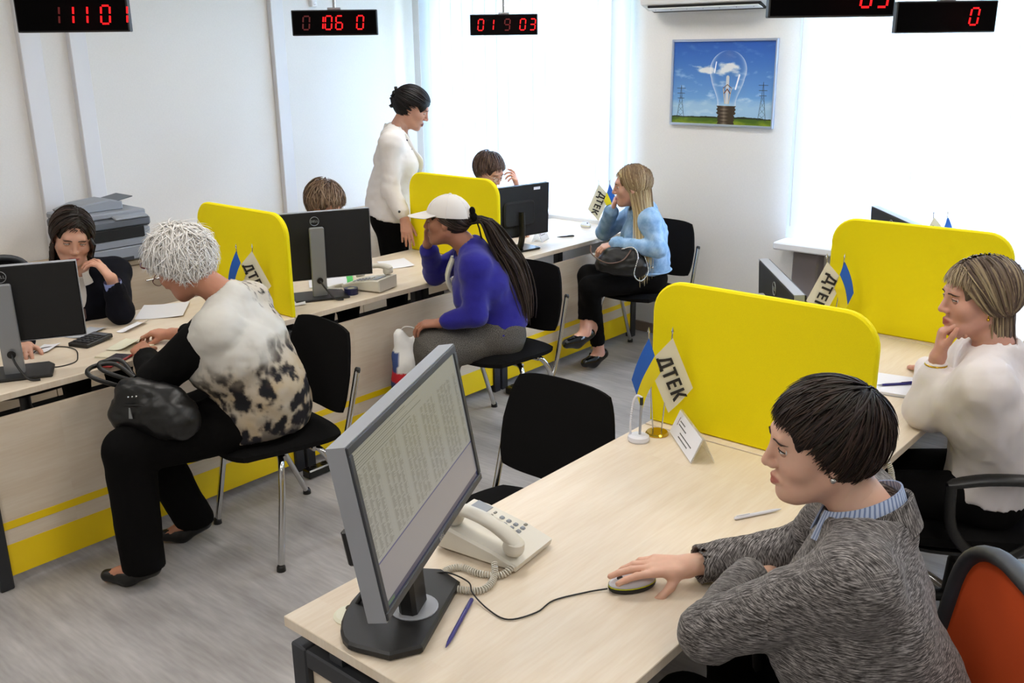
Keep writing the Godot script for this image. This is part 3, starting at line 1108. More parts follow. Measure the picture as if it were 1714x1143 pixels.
func picture() -> void:
	var t := thing("framed_picture", "framed print of a light bulb between pylons against a blue sky", "picture", Vector3(-2.958, 1.678, WZ + 0.012))
	var w := 0.70
	var h := 0.505
	var fr := MB.new()
	for e in [[0, h / 2, w, 0.014], [0, -h / 2, w, 0.014], [-w / 2, 0, 0.014, h + 0.014], [w / 2, 0, 0.014, h + 0.014]]:
		fr.box(Vector3(e[0], e[1], 0), Vector3(e[2], e[3], 0.022), 0.003)
	part("frame", fr, mat(Color(0.70, 0.74, 0.82), 0.3, 0.6), t)
	part("backing", MB.new().box(Vector3(0, 0, -0.004), Vector3(w, h, 0.006)), M.paper, t)
	var W := 560
	var H := 400
	var n1 := noise(11, 0.012, 4)
	var im := Image.create(W, H, false, Image.FORMAT_RGB8)
	for y in H:
		for x in W:
			var v := float(y) / H
			var u := float(x) / W
			var c := Color(0.13, 0.33, 0.66).lerp(Color(0.47, 0.66, 0.85), clampf(v * 1.25, 0, 1))
			var cl := n1.get_noise_2d(x * 0.7, y * 1.6)
			c = c.lerp(Color(0.86, 0.92, 0.95), clampf((cl - 0.22) * 1.6, 0, 0.7) * clampf(v * 1.4, 0.2, 1))
			c = c.lerp(Color(0.66, 0.78, 0.86), smoothstep(0.66, 0.76, v + cl * 0.05) * 0.7)
			# cloud seen through the bulb
			var k := 1.0 - Vector2((u - 0.36) / 0.14, (v - 0.33) / 0.055).length() + cl * 1.1
			var k2 := 1.0 - Vector2((u - 0.54) / 0.12, (v - 0.34) / 0.085).length() + cl * 0.8
			c = c.lerp(Color(0.93, 0.92, 0.90), clampf(maxf(k, k2) * 1.6, 0, 0.9))
			if v > 0.915 + cl * 0.004:
				c = Color(0.26, 0.38, 0.08).lerp(Color(0.50, 0.58, 0.14), clampf((v - 0.92) * 14.0 + cl, 0, 1))
			elif v > 0.897 + cl * 0.02:
				c = Color(0.11, 0.16, 0.10)
			im.set_pixel(x, y, c)
	var line := func(a: Vector2, b: Vector2, r: float, c: Color, al: float) -> void:
		var n := int(a.distance_to(b) * 1.6) + 1
		for i in n + 1:
			var p := a.lerp(b, float(i) / n)
			for yy in range(int(p.y - r - 1), int(p.y + r + 2)):
				for xx in range(int(p.x - r - 1), int(p.x + r + 2)):
					if xx >= 0 and yy >= 0 and xx < W and yy < H:
						var q := clampf(r + 0.5 - Vector2(xx, yy).distance_to(p), 0, 1) * al
						if q > 0:
							im.set_pixel(xx, yy, im.get_pixel(xx, yy).lerp(c, q))
	for px in [0.095, 0.895]:
		var bx: float = px * W
		var tp := 0.53 * H if px < 0.5 else 0.48 * H
		var dk := Color(0.20, 0.26, 0.33)
		for s in [-1.0, 1.0]:
			line.call(Vector2(bx + s * 20, 0.925 * H), Vector2(bx + s * 5, tp + 60), 1.0, dk, 0.8)
			line.call(Vector2(bx + s * 5, tp + 60), Vector2(bx, tp), 1.0, dk, 0.9)
			for q in 4:
				var ya: float = 0.925 * H - q * 28
				line.call(Vector2(bx + s * (20 - q * 3.6), ya), Vector2(bx - s * (16.4 - q * 3.6), ya - 28), 0.6, dk, 0.7)
		for q in 3:
			line.call(Vector2(bx - 24 + q * 3, tp + 14 + q * 24), Vector2(bx + 24 - q * 3, tp + 14 + q * 24), 1.1, dk, 0.9)
	# the bulb: round head narrowing to the neck, brass cap
	var cx := 0.555 * W
	var prof := func(v: float) -> float:
		if v < 0.44:
			return 0.178 * sqrt(maxf(0.0, 1.0 - pow((v - 0.345) / 0.228, 2.0)))
		return lerpf(0.1625, 0.088, smoothstep(0.42, 0.74, v))
	for y in range(int(0.118 * H), int(0.785 * H)):
		var v := float(y) / H
		var r: float = prof.call(v) * W
		for x in range(int(cx - r), int(cx + r) + 1):
			var e := absf(x - cx) / maxf(r, 1.0)
			var c := im.get_pixel(x, y)
			c = c.lerp(Color(0.55, 0.50, 0.62), 0.30 * smoothstep(0.30, 0.12, v) * (1.0 - e))
			c = c.lerp(Color(0.93, 0.92, 0.93), clampf(pow(e, 9.0) * 0.75, 0, 0.75))
			im.set_pixel(x, y, c)
	line.call(Vector2(cx - 66, 100), Vector2(cx - 74, 150), 3.0, Color(0.97, 0.97, 1), 0.6)
	line.call(Vector2(cx + 62, 160), Vector2(cx + 44, 226), 4.0, Color(0.97, 0.97, 1), 0.55)
	line.call(Vector2(cx, 170), Vector2(cx, 290), 8.0, Color(0.80, 0.80, 0.80), 0.6)
	for s in [-1.0, 1.0]:
		line.call(Vector2(cx + s * 10, 295), Vector2(cx + s * 22, 222), 1.6, Color(0.85, 0.74, 0.55), 0.95)
		line.call(Vector2(cx + s * 22, 222), Vector2(cx, 205), 1.6, Color(0.45, 0.30, 0.22), 0.95)
		line.call(Vector2(cx + s * 16, 246), Vector2(cx, 226), 2.4, Color(0.42, 0.25, 0.18), 0.9)
	for y in range(int(0.765 * H), int(0.985 * H)):
		var v := float(y) / H
		var r := 0.094 * W * (1.0 if v < 0.87 else 0.88) * (0.95 + 0.06 * sin(v * 150.0))
		for x in range(int(cx - r), int(cx + r)):
			var e := (x - cx) / r
			var c := Color(0.22, 0.17, 0.13).lerp(Color(0.62, 0.58, 0.52), clampf(0.55 - absf(e + 0.25) * 1.3 + 0.22 * sin(v * 150.0), 0, 1))
			im.set_pixel(x, y, c)
	var pm := mat(Color(1, 1, 1), 0.35)
	pm.albedo_texture = ImageTexture.create_from_image(im)
	var s := MB.new()
	s.face([Vector3(-w / 2, -h / 2, 0.0), Vector3(w / 2, -h / 2, 0.0), Vector3(w / 2, h / 2, 0.0), Vector3(-w / 2, h / 2, 0.0)], Vector3.ZERO, [Vector2(0, 1), Vector2(1, 1), Vector2(1, 0), Vector2(0, 0)])
	part("print", s, pm, t)

func air_conditioner() -> void:
	var t := thing("air_conditioner", "white wall mounted air conditioner above the framed picture", "air conditioner", Vector3(-3.04, 2.11, WZ))
	var w := 0.86
	part("body", MB.new().prism(PackedVector2Array([Vector2(0.002, 0.03), Vector2(0.08, 0.0), Vector2(0.17, 0.035), Vector2(0.20, 0.11), Vector2(0.205, 0.27), Vector2(0.15, 0.30), Vector2(0.002, 0.30)]), w, 0.012, Transform3D(Basis(Vector3.UP, -PI / 2), Vector3.ZERO)), M.white, t)
	part("outlet", MB.new().box(Vector3(0, 0.012, 0.115), Vector3(w - 0.1, 0.02, 0.085), 0.004, Basis(Vector3.RIGHT, -0.36)), M.black_matte, t)
	part("louver", MB.new().box(Vector3(0, 0.004, 0.13), Vector3(w - 0.12, 0.006, 0.07), 0.002, Basis(Vector3.RIGHT, -0.2)), M.white, t)
	for k in 7:
		part("vane", MB.new().box(Vector3(-0.33 + 0.11 * k, 0.016, 0.11), Vector3(0.004, 0.03, 0.06)), M.black, t)

const SEG := {"0": "abcdef", "1": "bc", "3": "abgcd", "5": "afgcd", "6": "afgedc", "9": "abcdfg"}

func queue_display(px: float, py: float, pz: float, yaw: float, w: float, digits: Array, label: String) -> void:
	var h := 0.13
	var t := thing("queue_display", label, "display", Vector3(px, py, pz), yaw)
	part("housing", MB.new().box(Vector3(0, 0, -0.02), Vector3(w, h, 0.04), 0.003), M.black, t)
	part("window", MB.new().box(Vector3(0, 0, 0.0005), Vector3(w - 0.012, h - 0.012, 0.002)), M.display_face, t)
	part("hanger", MB.new().tube(PackedVector3Array([Vector3(0, h / 2, -0.02), Vector3(0, TOP - py, -0.02)]), 0.009, 10), M.chrome, t)
	part("bracket", MB.new().box(Vector3(0, h / 2 + 0.006, -0.02), Vector3(0.07, 0.012, 0.035), 0.002), M.silver, t)
	var dh := h * 0.52
	var dw := dh * 0.5
	var b := 0.0072
	for d in digits:
		var m := MB.new()
		var cx: float = (d[0] - 0.5) * w
		var sk := 0.1
		for s in SEG[d[1]]:
			var a: Vector2
			var e: Vector2
			match s:
				"a": a = Vector2(-1, 1); e = Vector2(1, 1)
				"b": a = Vector2(1, 1); e = Vector2(1, 0)
				"c": a = Vector2(1, 0); e = Vector2(1, -1)
				"d": a = Vector2(-1, -1); e = Vector2(1, -1)
				"e": a = Vector2(-1, 0); e = Vector2(-1, -1)
				"f": a = Vector2(-1, 1); e = Vector2(-1, 0)
				"g": a = Vector2(-1, 0); e = Vector2(1, 0)
			var p0 := Vector3(a.x * dw / 2 + a.y * dh / 2 * sk + cx, a.y * dh / 2, 0.0025)
			var p1 := Vector3(e.x * dw / 2 + e.y * dh / 2 * sk + cx, e.y * dh / 2, 0.0025)
			var dir := (p1 - p0).normalized()
			m.bar(p0 + dir * b * 0.55, p1 - dir * b * 0.55, b, 0.0016, 0.0, Vector3(0, 0, 1))
		part("digit", m, M.led if d[2] else M.led_dim, t, "glowing red digit %s" % d[1] if d[2] else "")
	var l := OmniLight3D.new()
	l.name = "digit_glow"
	l.light_color = Color(1, 0.05, 0.08)
	l.light_energy = 0.004
	l.omni_range = 10.0
	l.omni_attenuation = 2.0
	l.light_size = 0.05
	l.shadow_enabled = true
	l.position = Vector3(0.05, 0, 0.06)
	t.add_child(l)

func furniture() -> void:
	var n1 := noise(21, 0.2, 2)
	var im := Image.create(640, 400, false, Image.FORMAT_RGB8)
	im.fill(Color(0.80, 0.80, 0.77))
	for r in 8:
		im.fill_rect(Rect2i(4, 4 + r * 6, 200 + (r * 83) % 240, 1 + r % 2), Color(0.52, 0.54, 0.55))
	for row in 74:
		var y := 54 + row * 3
		for c in 26:
			var x := 6 + c * 24
			var ln := 8 + int(absf(n1.get_noise_2d(row * 7.0, c * 13.0)) * 22.0)
			if (c * 7 + row) % 11 != 0 and c % 5 != 4:
				im.fill_rect(Rect2i(x, y, mini(ln, 21), 1), Color(0.46, 0.47, 0.46))
	for c in 27:
		im.fill_rect(Rect2i(2 + c * 24, 50, 1, 232), Color(0.70, 0.70, 0.68))
	im.fill_rect(Rect2i(0, 284, 640, 4), Color(0.36, 0.37, 0.62))
	im.fill_rect(Rect2i(0, 288, 640, 96), Color(0.74, 0.72, 0.73))
	im.fill_rect(Rect2i(0, 384, 640, 16), Color(0.23, 0.25, 0.42))
	im.fill_rect(Rect2i(4, 387, 36, 10), Color(0.35, 0.5, 0.4))
	M.screen = mat(Color(0.04, 0.04, 0.04), 0.25)
	M.screen.emission_enabled = true
	M.screen.emission_operator = BaseMaterial3D.EMISSION_OP_MULTIPLY
	M.screen.emission = Color(1, 1, 1)
	M.screen.emission_texture = ImageTexture.create_from_image(im)
	M.screen.emission_energy_multiplier = 0.37
	# desks, left row then right row
	for k in 3:
		desk(-3.79, -1.805 - 1.405 * k, 1.0, ["pale wooden desk where the white haired visitor sits", "pale wooden desk where the visitor in the white cap sits", "pale wooden desk under the window where the denim jacket visitor sits"][k])
	for k in 3:
		desk(-1.18, -1.72 - 1.405 * k, -1.0, ["pale wooden desk with the large monitor, telephone and mouse", "pale wooden desk with the spiral notebook between two yellow dividers", "pale wooden desk behind the yellow dividers below the wide window"][k], 1 if k == 0 else 0)
	divider(-3.80, -2.505, "yellow fabric divider behind the white haired visitor")
	divider(-3.79, -3.905, "yellow fabric divider behind the visitor in the white cap")
	divider(-1.185, -2.47, "yellow fabric divider behind the blue and yellow flag and name card")
	divider(-1.20, -3.87, "yellow fabric divider behind the blonde clerk in the white blouse")
	# visitors' chairs, all turned along the rows
	visitor_chair(-3.03, -2.05, -0.12, "black visitor chair with chrome legs under the white haired woman")
	visitor_chair(-3.045, -3.43, 0.05, "black visitor chair with chrome legs under the woman in the white cap")
	visitor_chair(-3.15, -4.90, 0.0, "black visitor chair with chrome legs under the woman in denim")
	visitor_chair(-1.79, -2.07, 0.0, "empty black visitor chair at the desk with the telephone")
	office_chair(-0.50, -1.60, -0.95, "orange backed black office chair behind the woman in the grey jacket", 0.46, 0.95)
	office_chair(-0.72, -3.09, -0.98, "black office chair with armrests under the blonde clerk", 0.46, 0.98)
	office_chair(-4.62, -1.75, PI / 2, "black office chair of the clerk holding a telephone receiver to her ear", 0.46, 0.95, "black_fabric")
	# cabinets along the left wall
	for k in 5:
		cabinet(-1.25 - 0.9 * k, 0.9, ["pale wall cabinet, first of the row", "pale wall cabinet carrying the grey printer", "pale wall cabinet next to the printer cabinet", "pale wall cabinet behind the standing woman", "pale wall cabinet in the corner by the window"][k], 0.0)
	printer(-5.37, -2.60, PI / 2)
	picture()
	var bx := thing("wall_box", "small white plastic box high on the left wall by the trunking", "wall box", Vector3(WX + 0.02, 2.225, -4.475))
	part("housing", MB.new().box(Vector3.ZERO, Vector3(0.04, 0.07, 0.05), 0.006), M.white, bx)
	part("lens", MB.new().ball(Vector3(0.018, -0.012, 0), Vector3(0.008, 0.014, 0.016)), M.paper, bx)
	air_conditioner()
	queue_display(-3.92, 2.045, -1.905, 0.78, 0.435, [[0.35, "1", 0], [0.475, "1", 1], [0.60, "1", 1], [0.80, "0", 1], [0.955, "1", 1]], "hanging red digit display over the desk with the red phone, reading 11 01")
	queue_display(-4.21, 2.04, -3.47, 0.74, 0.455, [[0.17, "0", 0], [0.33, "1", 1], [0.43, "0", 1], [0.555, "6", 1], [0.80, "0", 1]], "hanging display in front of the wall, reading 106 0")
	queue_display(-4.28, 2.045, -4.93, 0.72, 0.44, [[0.16, "0", 1], [0.31, "1", 1], [0.55, "9", 0], [0.78, "0", 1], [0.925, "3", 1]], "hanging display in front of the narrow window blind, reading 01 03")
	queue_display(-1.41, 2.053, -3.334, 0.70, 0.43, [[0.77, "0", 1], [0.90, "5", 1]], "wide looking hanging display beside the air conditioner, reading 05")
	queue_display(-1.39, 2.006, -4.50, 0.70, 0.43, [[0.775, "0", 1]], "hanging display before the wide window showing a single 0")
# ---------------------------------------------------------------- things on the desks and on the floor
func coil(m: MB, path: PackedVector3Array, r: float, wire: float, turns: int) -> void:
	var cum := [0.0]
	for i in range(1, path.size()):
		cum.append(cum[i - 1] + path[i].distance_to(path[i - 1]))
	var total: float = cum[-1]
	var out := PackedVector3Array()
	var n := turns * 8
	var seg := 0
	for i in n + 1:
		var s := total * i / n
		while seg < path.size() - 2 and cum[seg + 1] < s:
			seg += 1
		var f: float = (s - cum[seg]) / maxf(1e-6, cum[seg + 1] - cum[seg])
		var p := path[seg].lerp(path[seg + 1], f)
		var t := (path[seg + 1] - path[seg]).normalized()
		var a := t.cross(Vector3.UP)
		a = a.normalized() if a.length() > 0.05 else Vector3.RIGHT
		var b := t.cross(a)
		var w := TAU * turns * i / n
		out.append(p + (a * cos(w) + b * sin(w)) * r)
	m.tube(out, wire, 5)

func telephone(at: Vector3, yaw: float, cord: Array, label: String) -> Node3D:
	# top of the telephone towards local -z, handset along the left side (-x)
	var t := thing("telephone", label, "telephone", at, yaw)
	var side := PackedVector2Array([Vector2(-0.115, 0.0), Vector2(0.11, 0.0), Vector2(0.115, 0.016), Vector2(0.05, 0.036), Vector2(-0.07, 0.058), Vector2(-0.115, 0.06)])
	var yz := Transform3D(Basis(Vector3(0, 0, 1), Vector3(0, 1, 0), Vector3(-1, 0, 0)), Vector3(0, 0.006, 0))
	part("base", MB.new().prism(side, 0.165, 0.006, yz), M.cream, t)
	var ft := MB.new()
	for sx in [-1.0, 1.0]:
		for sz in [-1.0, 1.0]:
			ft.box(Vector3(0.06 * sx, 0.004, 0.09 * sz), Vector3(0.02, 0.009, 0.02), 0.002)
	part("feet", ft, M.cream_dark, t)
	var tilt := Basis(Vector3.RIGHT, 0.185)
	var top := func(x: float, z: float, up := 0.0) -> Vector3: return Vector3(x, 0.0505 - 0.185 * z + up, z)
	part("label_window", MB.new().box(top.call(0.03, -0.075, 0.0), Vector3(0.085, 0.004, 0.045), 0.001, tilt), M.lightgrey_plastic, t)
	for r in 4:
		for c in 3:
			part("key", MB.new().box(top.call(0.012 + 0.019 * c, -0.012 + 0.02 * r, 0.001), Vector3(0.013, 0.008, 0.012), 0.003, tilt), M.lightgrey_plastic, t)
	for c in 4:
		part("key", MB.new().box(top.call(0.005 + 0.017 * c, -0.036, 0.001), Vector3(0.010, 0.005, 0.006), 0.001, tilt), M.cream_dark, t)
	part("key", MB.new().box(top.call(0.068, 0.045, 0.001), Vector3(0.012, 0.006, 0.010), 0.003, tilt), M.cream_dark, t)
	# handset: arched grip with two cups
	var hs := MB.new()
	hs.tube(bez([top.call(-0.052, -0.10, 0.028), top.call(-0.052, -0.06, 0.046), top.call(-0.052, 0.0, 0.053), top.call(-0.052, 0.06, 0.046), top.call(-0.052, 0.105, 0.028)], 5), [0.016, 0.021, 0.023, 0.023, 0.0225, 0.022, 0.0215, 0.021, 0.021, 0.021, 0.021, 0.021, 0.021, 0.021, 0.0215, 0.022, 0.0225, 0.023, 0.023, 0.021, 0.016], 12, true, 0.62, Vector3.UP)
	for z in [-0.083, 0.088]:
		hs.lathe([Vector2(0, -0.006), Vector2(0.022, -0.006), Vector2(0.026, 0.004), Vector2(0.024, 0.022), Vector2(0.012, 0.03), Vector2(0, 0.032)], 18, Transform3D(tilt, top.call(-0.052, z, 0.012)))
	part("handset", hs, M.cream, t)
	if cord.size():
		var m := MB.new()
		var inv := t.transform.affine_inverse()
		var p := []
		for q in cord:
			p.append(inv * (q as Vector3))
		coil(m, bez(p, 8), 0.0068, 0.0021, 20 + cord.size() * 5)
		part("coiled_cord", m, M.cream, t, "coiled cream cord")
	return t

func flag_stand(at: Vector3, yaw: float, blue_side: float, label: String, h := 0.325) -> void:
	var t := thing("flag_stand", label, "flags", at, yaw)
	part("base", MB.new().lathe([Vector2(0, 0.0005), Vector2(0.036, 0.0005), Vector2(0.036, 0.004), Vector2(0.032, 0.009), Vector2(0, 0.01)], 28), M.gold, t, "polished brass disc")
	for s in [-1.0, 1.0]:
		var tp := Vector3(0.036 * s, h, 0)
		var pole := part("pole", MB.new().tube(PackedVector3Array([Vector3(0.013 * s, 0.008, 0), tp]), 0.0022, 8), M.chrome, t)
		part("spear_tip", MB.new().lathe([Vector2(0.0022, 0), Vector2(0.0045, 0.006), Vector2(0.0, 0.022)], 8, Transform3D(Basis(), tp)), M.chrome, pole)
		var tie := Vector3(0.0355 * s, h - 0.012, 0.004)
		if s == blue_side:
			var L := Vector3(0.35 * s, -0.94, 0) * 0.140
			var S := Vector3(-0.32 * s, -0.95, 0) * 0.112
			for half in 2:
				var f := func(u: float, v: float) -> Vector3:
					var vv := v * 0.5 + half * 0.5
					return tie + L * u + S * vv + Vector3(0.006 * s * sin(u * PI), 0, 0.010 * sin(u * 3.4 + vv * 2.2) * (0.3 + vv) + 0.004)
				part("flag", MB.new().sheet(10, 4, f, 0.0006), M.flag_blue if half == 0 else M.flag_yellow, t, "blue half of the flag" if half == 0 else "yellow half of the flag")
		else:
			var L := Vector3(0.39 * s, -0.92, 0) * 0.178
			var S := Vector3(-0.67 * s, -0.74, 0) * 0.108
			var f := func(u: float, v: float) -> Vector3:
				return tie + L * u + S * v + Vector3(0, 0, 0.007 * sin(v * 3.0) * u + 0.006 - 0.012 * u)
			var fl := part("flag", MB.new().sheet(10, 8, f, 0.0006), M.flag_white, t, "cream flag with dark lettering")
			var ex := L.normalized()
			var ez := Vector3(0, 0, 1)
			var ey := ez.cross(ex)
			text("ДТЕК", 0.062, M.ink, fl, Transform3D(Basis(ex, ey, ez), tie + L * 0.52 + S * 0.5 + Vector3(0, 0, 0.0085)), 0.0006, "Droid Sans", true)

func name_card(at: Vector3, yaw: float, w: float, lines: Array, label: String) -> void:
	var t := thing("name_card", label, "name card", at, yaw)
	var lean := 0.42
	var h := 0.082
	var f := Transform3D(Basis(Vector3.RIGHT, -lean), Vector3(0, h / 2 * cos(lean) + 0.001, 0.0))
	part("holder", MB.new().box(f * Vector3.ZERO, Vector3(w, h, 0.0025), 0.0005, f.basis), M.clear, t, "clear plastic holder")
	var b := Transform3D(Basis(Vector3.RIGHT, lean), Vector3(0, h / 2 * cos(lean) + 0.001, -0.036))
	part("back_leg", MB.new().box(b * Vector3.ZERO, Vector3(w, h, 0.0022), 0.0005, b.basis), M.clear, t)
	part("card", MB.new().box(f * Vector3(0, 0, 0.002), Vector3(w - 0.006, h - 0.006, 0.0008), 0.0, f.basis), M.paper, t)
	part("red_bar", MB.new().box(f * Vector3(-w * 0.36, 0.012, 0.0027), Vector3(0.0025, 0.026, 0.0006), 0.0, f.basis), mat(Color(0.45, 0.12, 0.18), 0.6), t)
	for i in lines.size():
		var m := MB.new()
		var x: float = lines[i][0]
		var y: float = lines[i][1]
		# words too small to read: short printed dashes
		for k in lines[i][2]:
			m.box(f * Vector3(x + k * 0.0085 + 0.003, y, 0.0026), Vector3(0.0062, 0.0035, 0.0005), 0.0, f.basis)
		part("printed_line", m, M.ink, t)

func sheet_of_paper(x: float, z: float, yaw: float, w: float, d: float, label: String, m: Material = null, y := 0.75, curl := 0.004) -> Node3D:
	var o := part("paper_sheet", MB.new().sheet(6, 4, func(u, v): return Vector3((u - 0.5) * w, curl * (u - 0.3) * (u - 0.3) * 4.0 + 0.001, -(v - 0.5) * d), 0.0005), m if m else M.paper)
	o.position = Vector3(x, y + 0.0006, z)
	o.rotation.y = yaw
	tag(o, label, "paper")
	return o

func pen(a: Vector3, b: Vector3, body: Material, tip: Material, label: String) -> void:
	# a: writing end, b: cap end, lying on a surface
	var d := b - a
	var t := thing("pen", label, "pen", a)
	var n := d.normalized()
	part("barrel", MB.new().tube(PackedVector3Array([n * 0.018, n * 0.03, n * (d.length() - 0.02), n * (d.length() - 0.004), d]), [0.0035, 0.0045, 0.0048, 0.0048, 0.003], 10), body, t)
	part("tip", MB.new().tube(PackedVector3Array([Vector3.ZERO, n * 0.006, n * 0.018]), [0.0008, 0.002, 0.0034], 8), tip, t)
	part("clip", MB.new().bar(n * (d.length() - 0.045) + Vector3(0, 0.0056, 0), n * (d.length() - 0.006) + Vector3(0, 0.0062, 0), 0.003, 0.0014, 0.0003), body, t)

func mouse(at: Vector3, yaw: float, shell: Material, lower: Material, cable: Array, label: String) -> void:
	# front of the mouse towards local +z
	var t := thing("computer_mouse", label, "mouse", at, yaw)
	var dome := func(c: Vector3, r: Vector3, floor_y: float) -> MB:
		var m := MB.new().ball(c, r, Basis(), 16, 24)
		for i in m.v.size():
			if m.v[i].y < floor_y:
				m.v[i] = Vector3(m.v[i].x, floor_y, m.v[i].z)
		return m
	part("lower_shell", dome.call(Vector3(0, 0.008, 0), Vector3(0.0315, 0.02, 0.0575), 0.001), lower, t)
	var tm: MB = dome.call(Vector3(0, 0.010, 0), Vector3(0.0313, 0.021, 0.0574), 0.0125)
	for i in tm.v.size():
		tm.v[i] = Vector3(tm.v[i].x, minf(tm.v[i].y, 0.0152), tm.v[i].z)
	part("trim_line", tm, M.lime if shell == M.white_gloss else lower, t)
	part("upper_shell", dome.call(Vector3(0, 0.010, 0), Vector3(0.0308, 0.0235, 0.0568), 0.0150), shell, t)
	part("wheel", MB.new().lathe([Vector2(0, -0.003), Vector2(0.007, -0.003), Vector2(0.0075, 0), Vector2(0.007, 0.003), Vector2(0, 0.003)], 14, Transform3D(Basis(Vector3(0, 0, 1), PI / 2), Vector3(0, 0.0265, 0.030))), M.darkgrey_plastic, t)
	if cable.size():
		var inv := t.transform.affine_inverse()
		var p := []
		for q in cable:
			p.append(inv * (q as Vector3))
		part("cable", MB.new().tube(bez(p, 6), 0.0018, 6), M.black, t, "thin black cable")

func P(x: float, z: float, y := 0.753) -> Vector3:
	return Vector3(x, y, z)

func small_things() -> void:
	M.flag_blue = mat(Color(0.10, 0.36, 0.72), 0.55)
	M.flag_yellow = mat(Color(0.93, 0.86, 0.05), 0.55)
	M.flag_white = mat(Color(0.90, 0.88, 0.78), 0.55)
	for k in ["flag_blue", "flag_yellow", "flag_white"]:
		M[k].backlight_enabled = true
		M[k].backlight = M[k].albedo_color.darkened(0.6)
	M.white_gloss = mat(Color(0.87, 0.87, 0.90), 0.2)
	M.lime = mat(Color(0.82, 0.83, 0.12), 0.4)
	M.pen_blue = mat(Color(0.13, 0.11, 0.45), 0.3)
	# monitors
	var r1 := monitor(Vector3(-1.335, 0.75, -1.19), deg_to_rad(116.3), 0.60, 0.33, 1.10, 0.175, 0.06, 0, "large monitor with a lit table on its screen, seen from the front")
	var inv := r1.transform.affine_inverse()
	for s in [0.0, 0.014]:
		part("signal_cable", MB.new().tube(bez([inv * Vector3(-1.425, 0.752, -1.125 - s), inv * Vector3(-1.41, 0.80, -1.15 - s), inv * Vector3(-1.37, 0.86, -1.185 - s), inv * Vector3(-1.345, 0.95, -1.20 - s)], 5), 0.005, 7), M.black, r1)
	monitor(Vector3(-3.60, 0.75, -1.345), deg_to_rad(242), 0.515, 0.285, 1.02, 0.02, 0.062, 1, "monitor turned away, in front of the clerk with the receiver at her ear")
	monitor(Vector3(-3.63, 0.75, -2.80), deg_to_rad(244), 0.54, 0.325, 1.003, 0.02, 0.062, 1, "monitor turned away, between the yellow divider and the telephone")
	monitor(Vector3(-3.61, 0.75, -4.27), deg_to_rad(261), 0.48, 0.30, 0.978, 0.03, 0.04, 2, "black monitor turned away on the desk below the window blind")
	monitor(Vector3(-1.30, 0.75, -2.75), deg_to_rad(128), 0.50, 0.31, 1.05, 0.05, 0.066, 1, "monitor showing its corner above the yellow divider with the flags")
	monitor(Vector3(-1.41, 0.75, -4.08), deg_to_rad(130), 0.50, 0.31, 1.05, 0.05, 0.066, 1, "monitor showing its corner above the yellow divider by the wide window")
	# telephones
	telephone(Vector3(-1.375, 0.75, -1.525), PI / 2 + 0.12, [P(-1.262, -1.46, 0.77), P(-1.272, -1.428, 0.758), P(-1.316, -1.402, 0.758), P(-1.366, -1.396, 0.758), P(-1.38, -1.358, 0.758), P(-1.335, -1.322, 0.758), P(-1.294, -1.330, 0.758), P(-1.262, -1.358, 0.758), P(-1.272, -1.405, 0.76), P(-1.30, -1.44, 0.772)], "cream telephone with coiled cord beside the large monitor")
	telephone(Vector3(-3.60, 0.75, -3.085), -PI / 2 + 0.25, [P(-3.70, -3.0, 0.77), P(-3.74, -2.97, 0.758), P(-3.72, -2.92, 0.758), P(-3.66, -2.95, 0.76)], "pale telephone behind the monitor next to the yellow divider")
	telephone(Vector3(-0.97, 0.75, -2.66), PI / 2 + 0.3, [P(-0.85, -2.62, 0.765), P(-0.815, -2.60, 0.74), P(-0.80, -2.62, 0.66), P(-0.785, -2.66, 0.62)], "pale telephone with its cord hanging over the desk edge behind the divider")
	# flags
	flag_stand(Vector3(-1.452, 0.75, -2.372), 0.71, -1.0, "small blue and yellow flag beside a cream lettered flag next to the name card")
	flag_stand(Vector3(-3.64, 0.75, -2.405), 0.71, -1.0, "pair of small flags on the desk behind the white haired visitor", 0.31)
	flag_stand(Vector3(-3.60, 0.75, -5.12), 0.71, 1.0, "pair of small flags on the desk in front of the bright blind", 0.31)
	flag_stand(Vector3(-1.475, 0.75, -3.73), 0.71, 1.0, "pair of small flags on the desk with the spiral notebook", 0.32)
	flag_stand(Vector3(-1.48, 0.75, -5.06), 0.71, 1.0, "pair of small flags on the desk below the wide window, mostly hidden", 0.32)
	# cards, notebooks, papers, pens
	name_card(Vector3(-1.330, 0.75, -2.335), -0.764, 0.24, [[-0.075, 0.017, 6], [-0.075, 0.006, 9], [-0.04, -0.010, 14], [-0.04, -0.022, 11]], "folded white name card in front of the yellow divider")
	name_card(Vector3(-3.675, 0.75, -4.58), 1.9, 0.13, [[-0.04, 0.0, 8]], "white name card on the desk below the window blind")
	var nb := thing("spiral_notebook", "open spiral notebook with blank pages beside the yellow divider", "notebook", Vector3(-1.035, 0.75, -3.255), 0.2)
	part("pages", MB.new().box(Vector3(0, 0.006, 0), Vector3(0.15, 0.010, 0.205), 0.001), M.paper, nb)
	part("back_cover", MB.new().box(Vector3(0, 0.0008, 0), Vector3(0.152, 0.0014, 0.208)), M.lightgrey_plastic, nb)
	for k in 18:
		var loop := PackedVector3Array()
		for q in 9:
			var a := TAU * q / 8
			loop.append(Vector3(0.074 - 0.008 * cos(a) + 0.006, 0.0075 + 0.0065 * sin(a), -0.093 + k * 0.011))
		part("ring", MB.new().tube(loop, 0.0008, 4, false), M.chrome, nb)
	pen(Vector3(-1.075, 0.766, -3.19), Vector3(-0.985, 0.766, -3.29), M.pen_blue, M.silver, "dark blue pen lying on the spiral notebook")
	pen(Vector3(-1.179, 0.7555, -1.155), Vector3(-1.258, 0.7555, -1.318), M.pen_blue, M.pen_blue, "violet blue pen beside the base of the large monitor")
	pen(Vector3(-0.928, 0.7555, -2.135), Vector3(-0.996, 0.7555, -2.012), M.white_gloss, M.white_gloss, "white pen lying in front of the woman in the grey jacket")
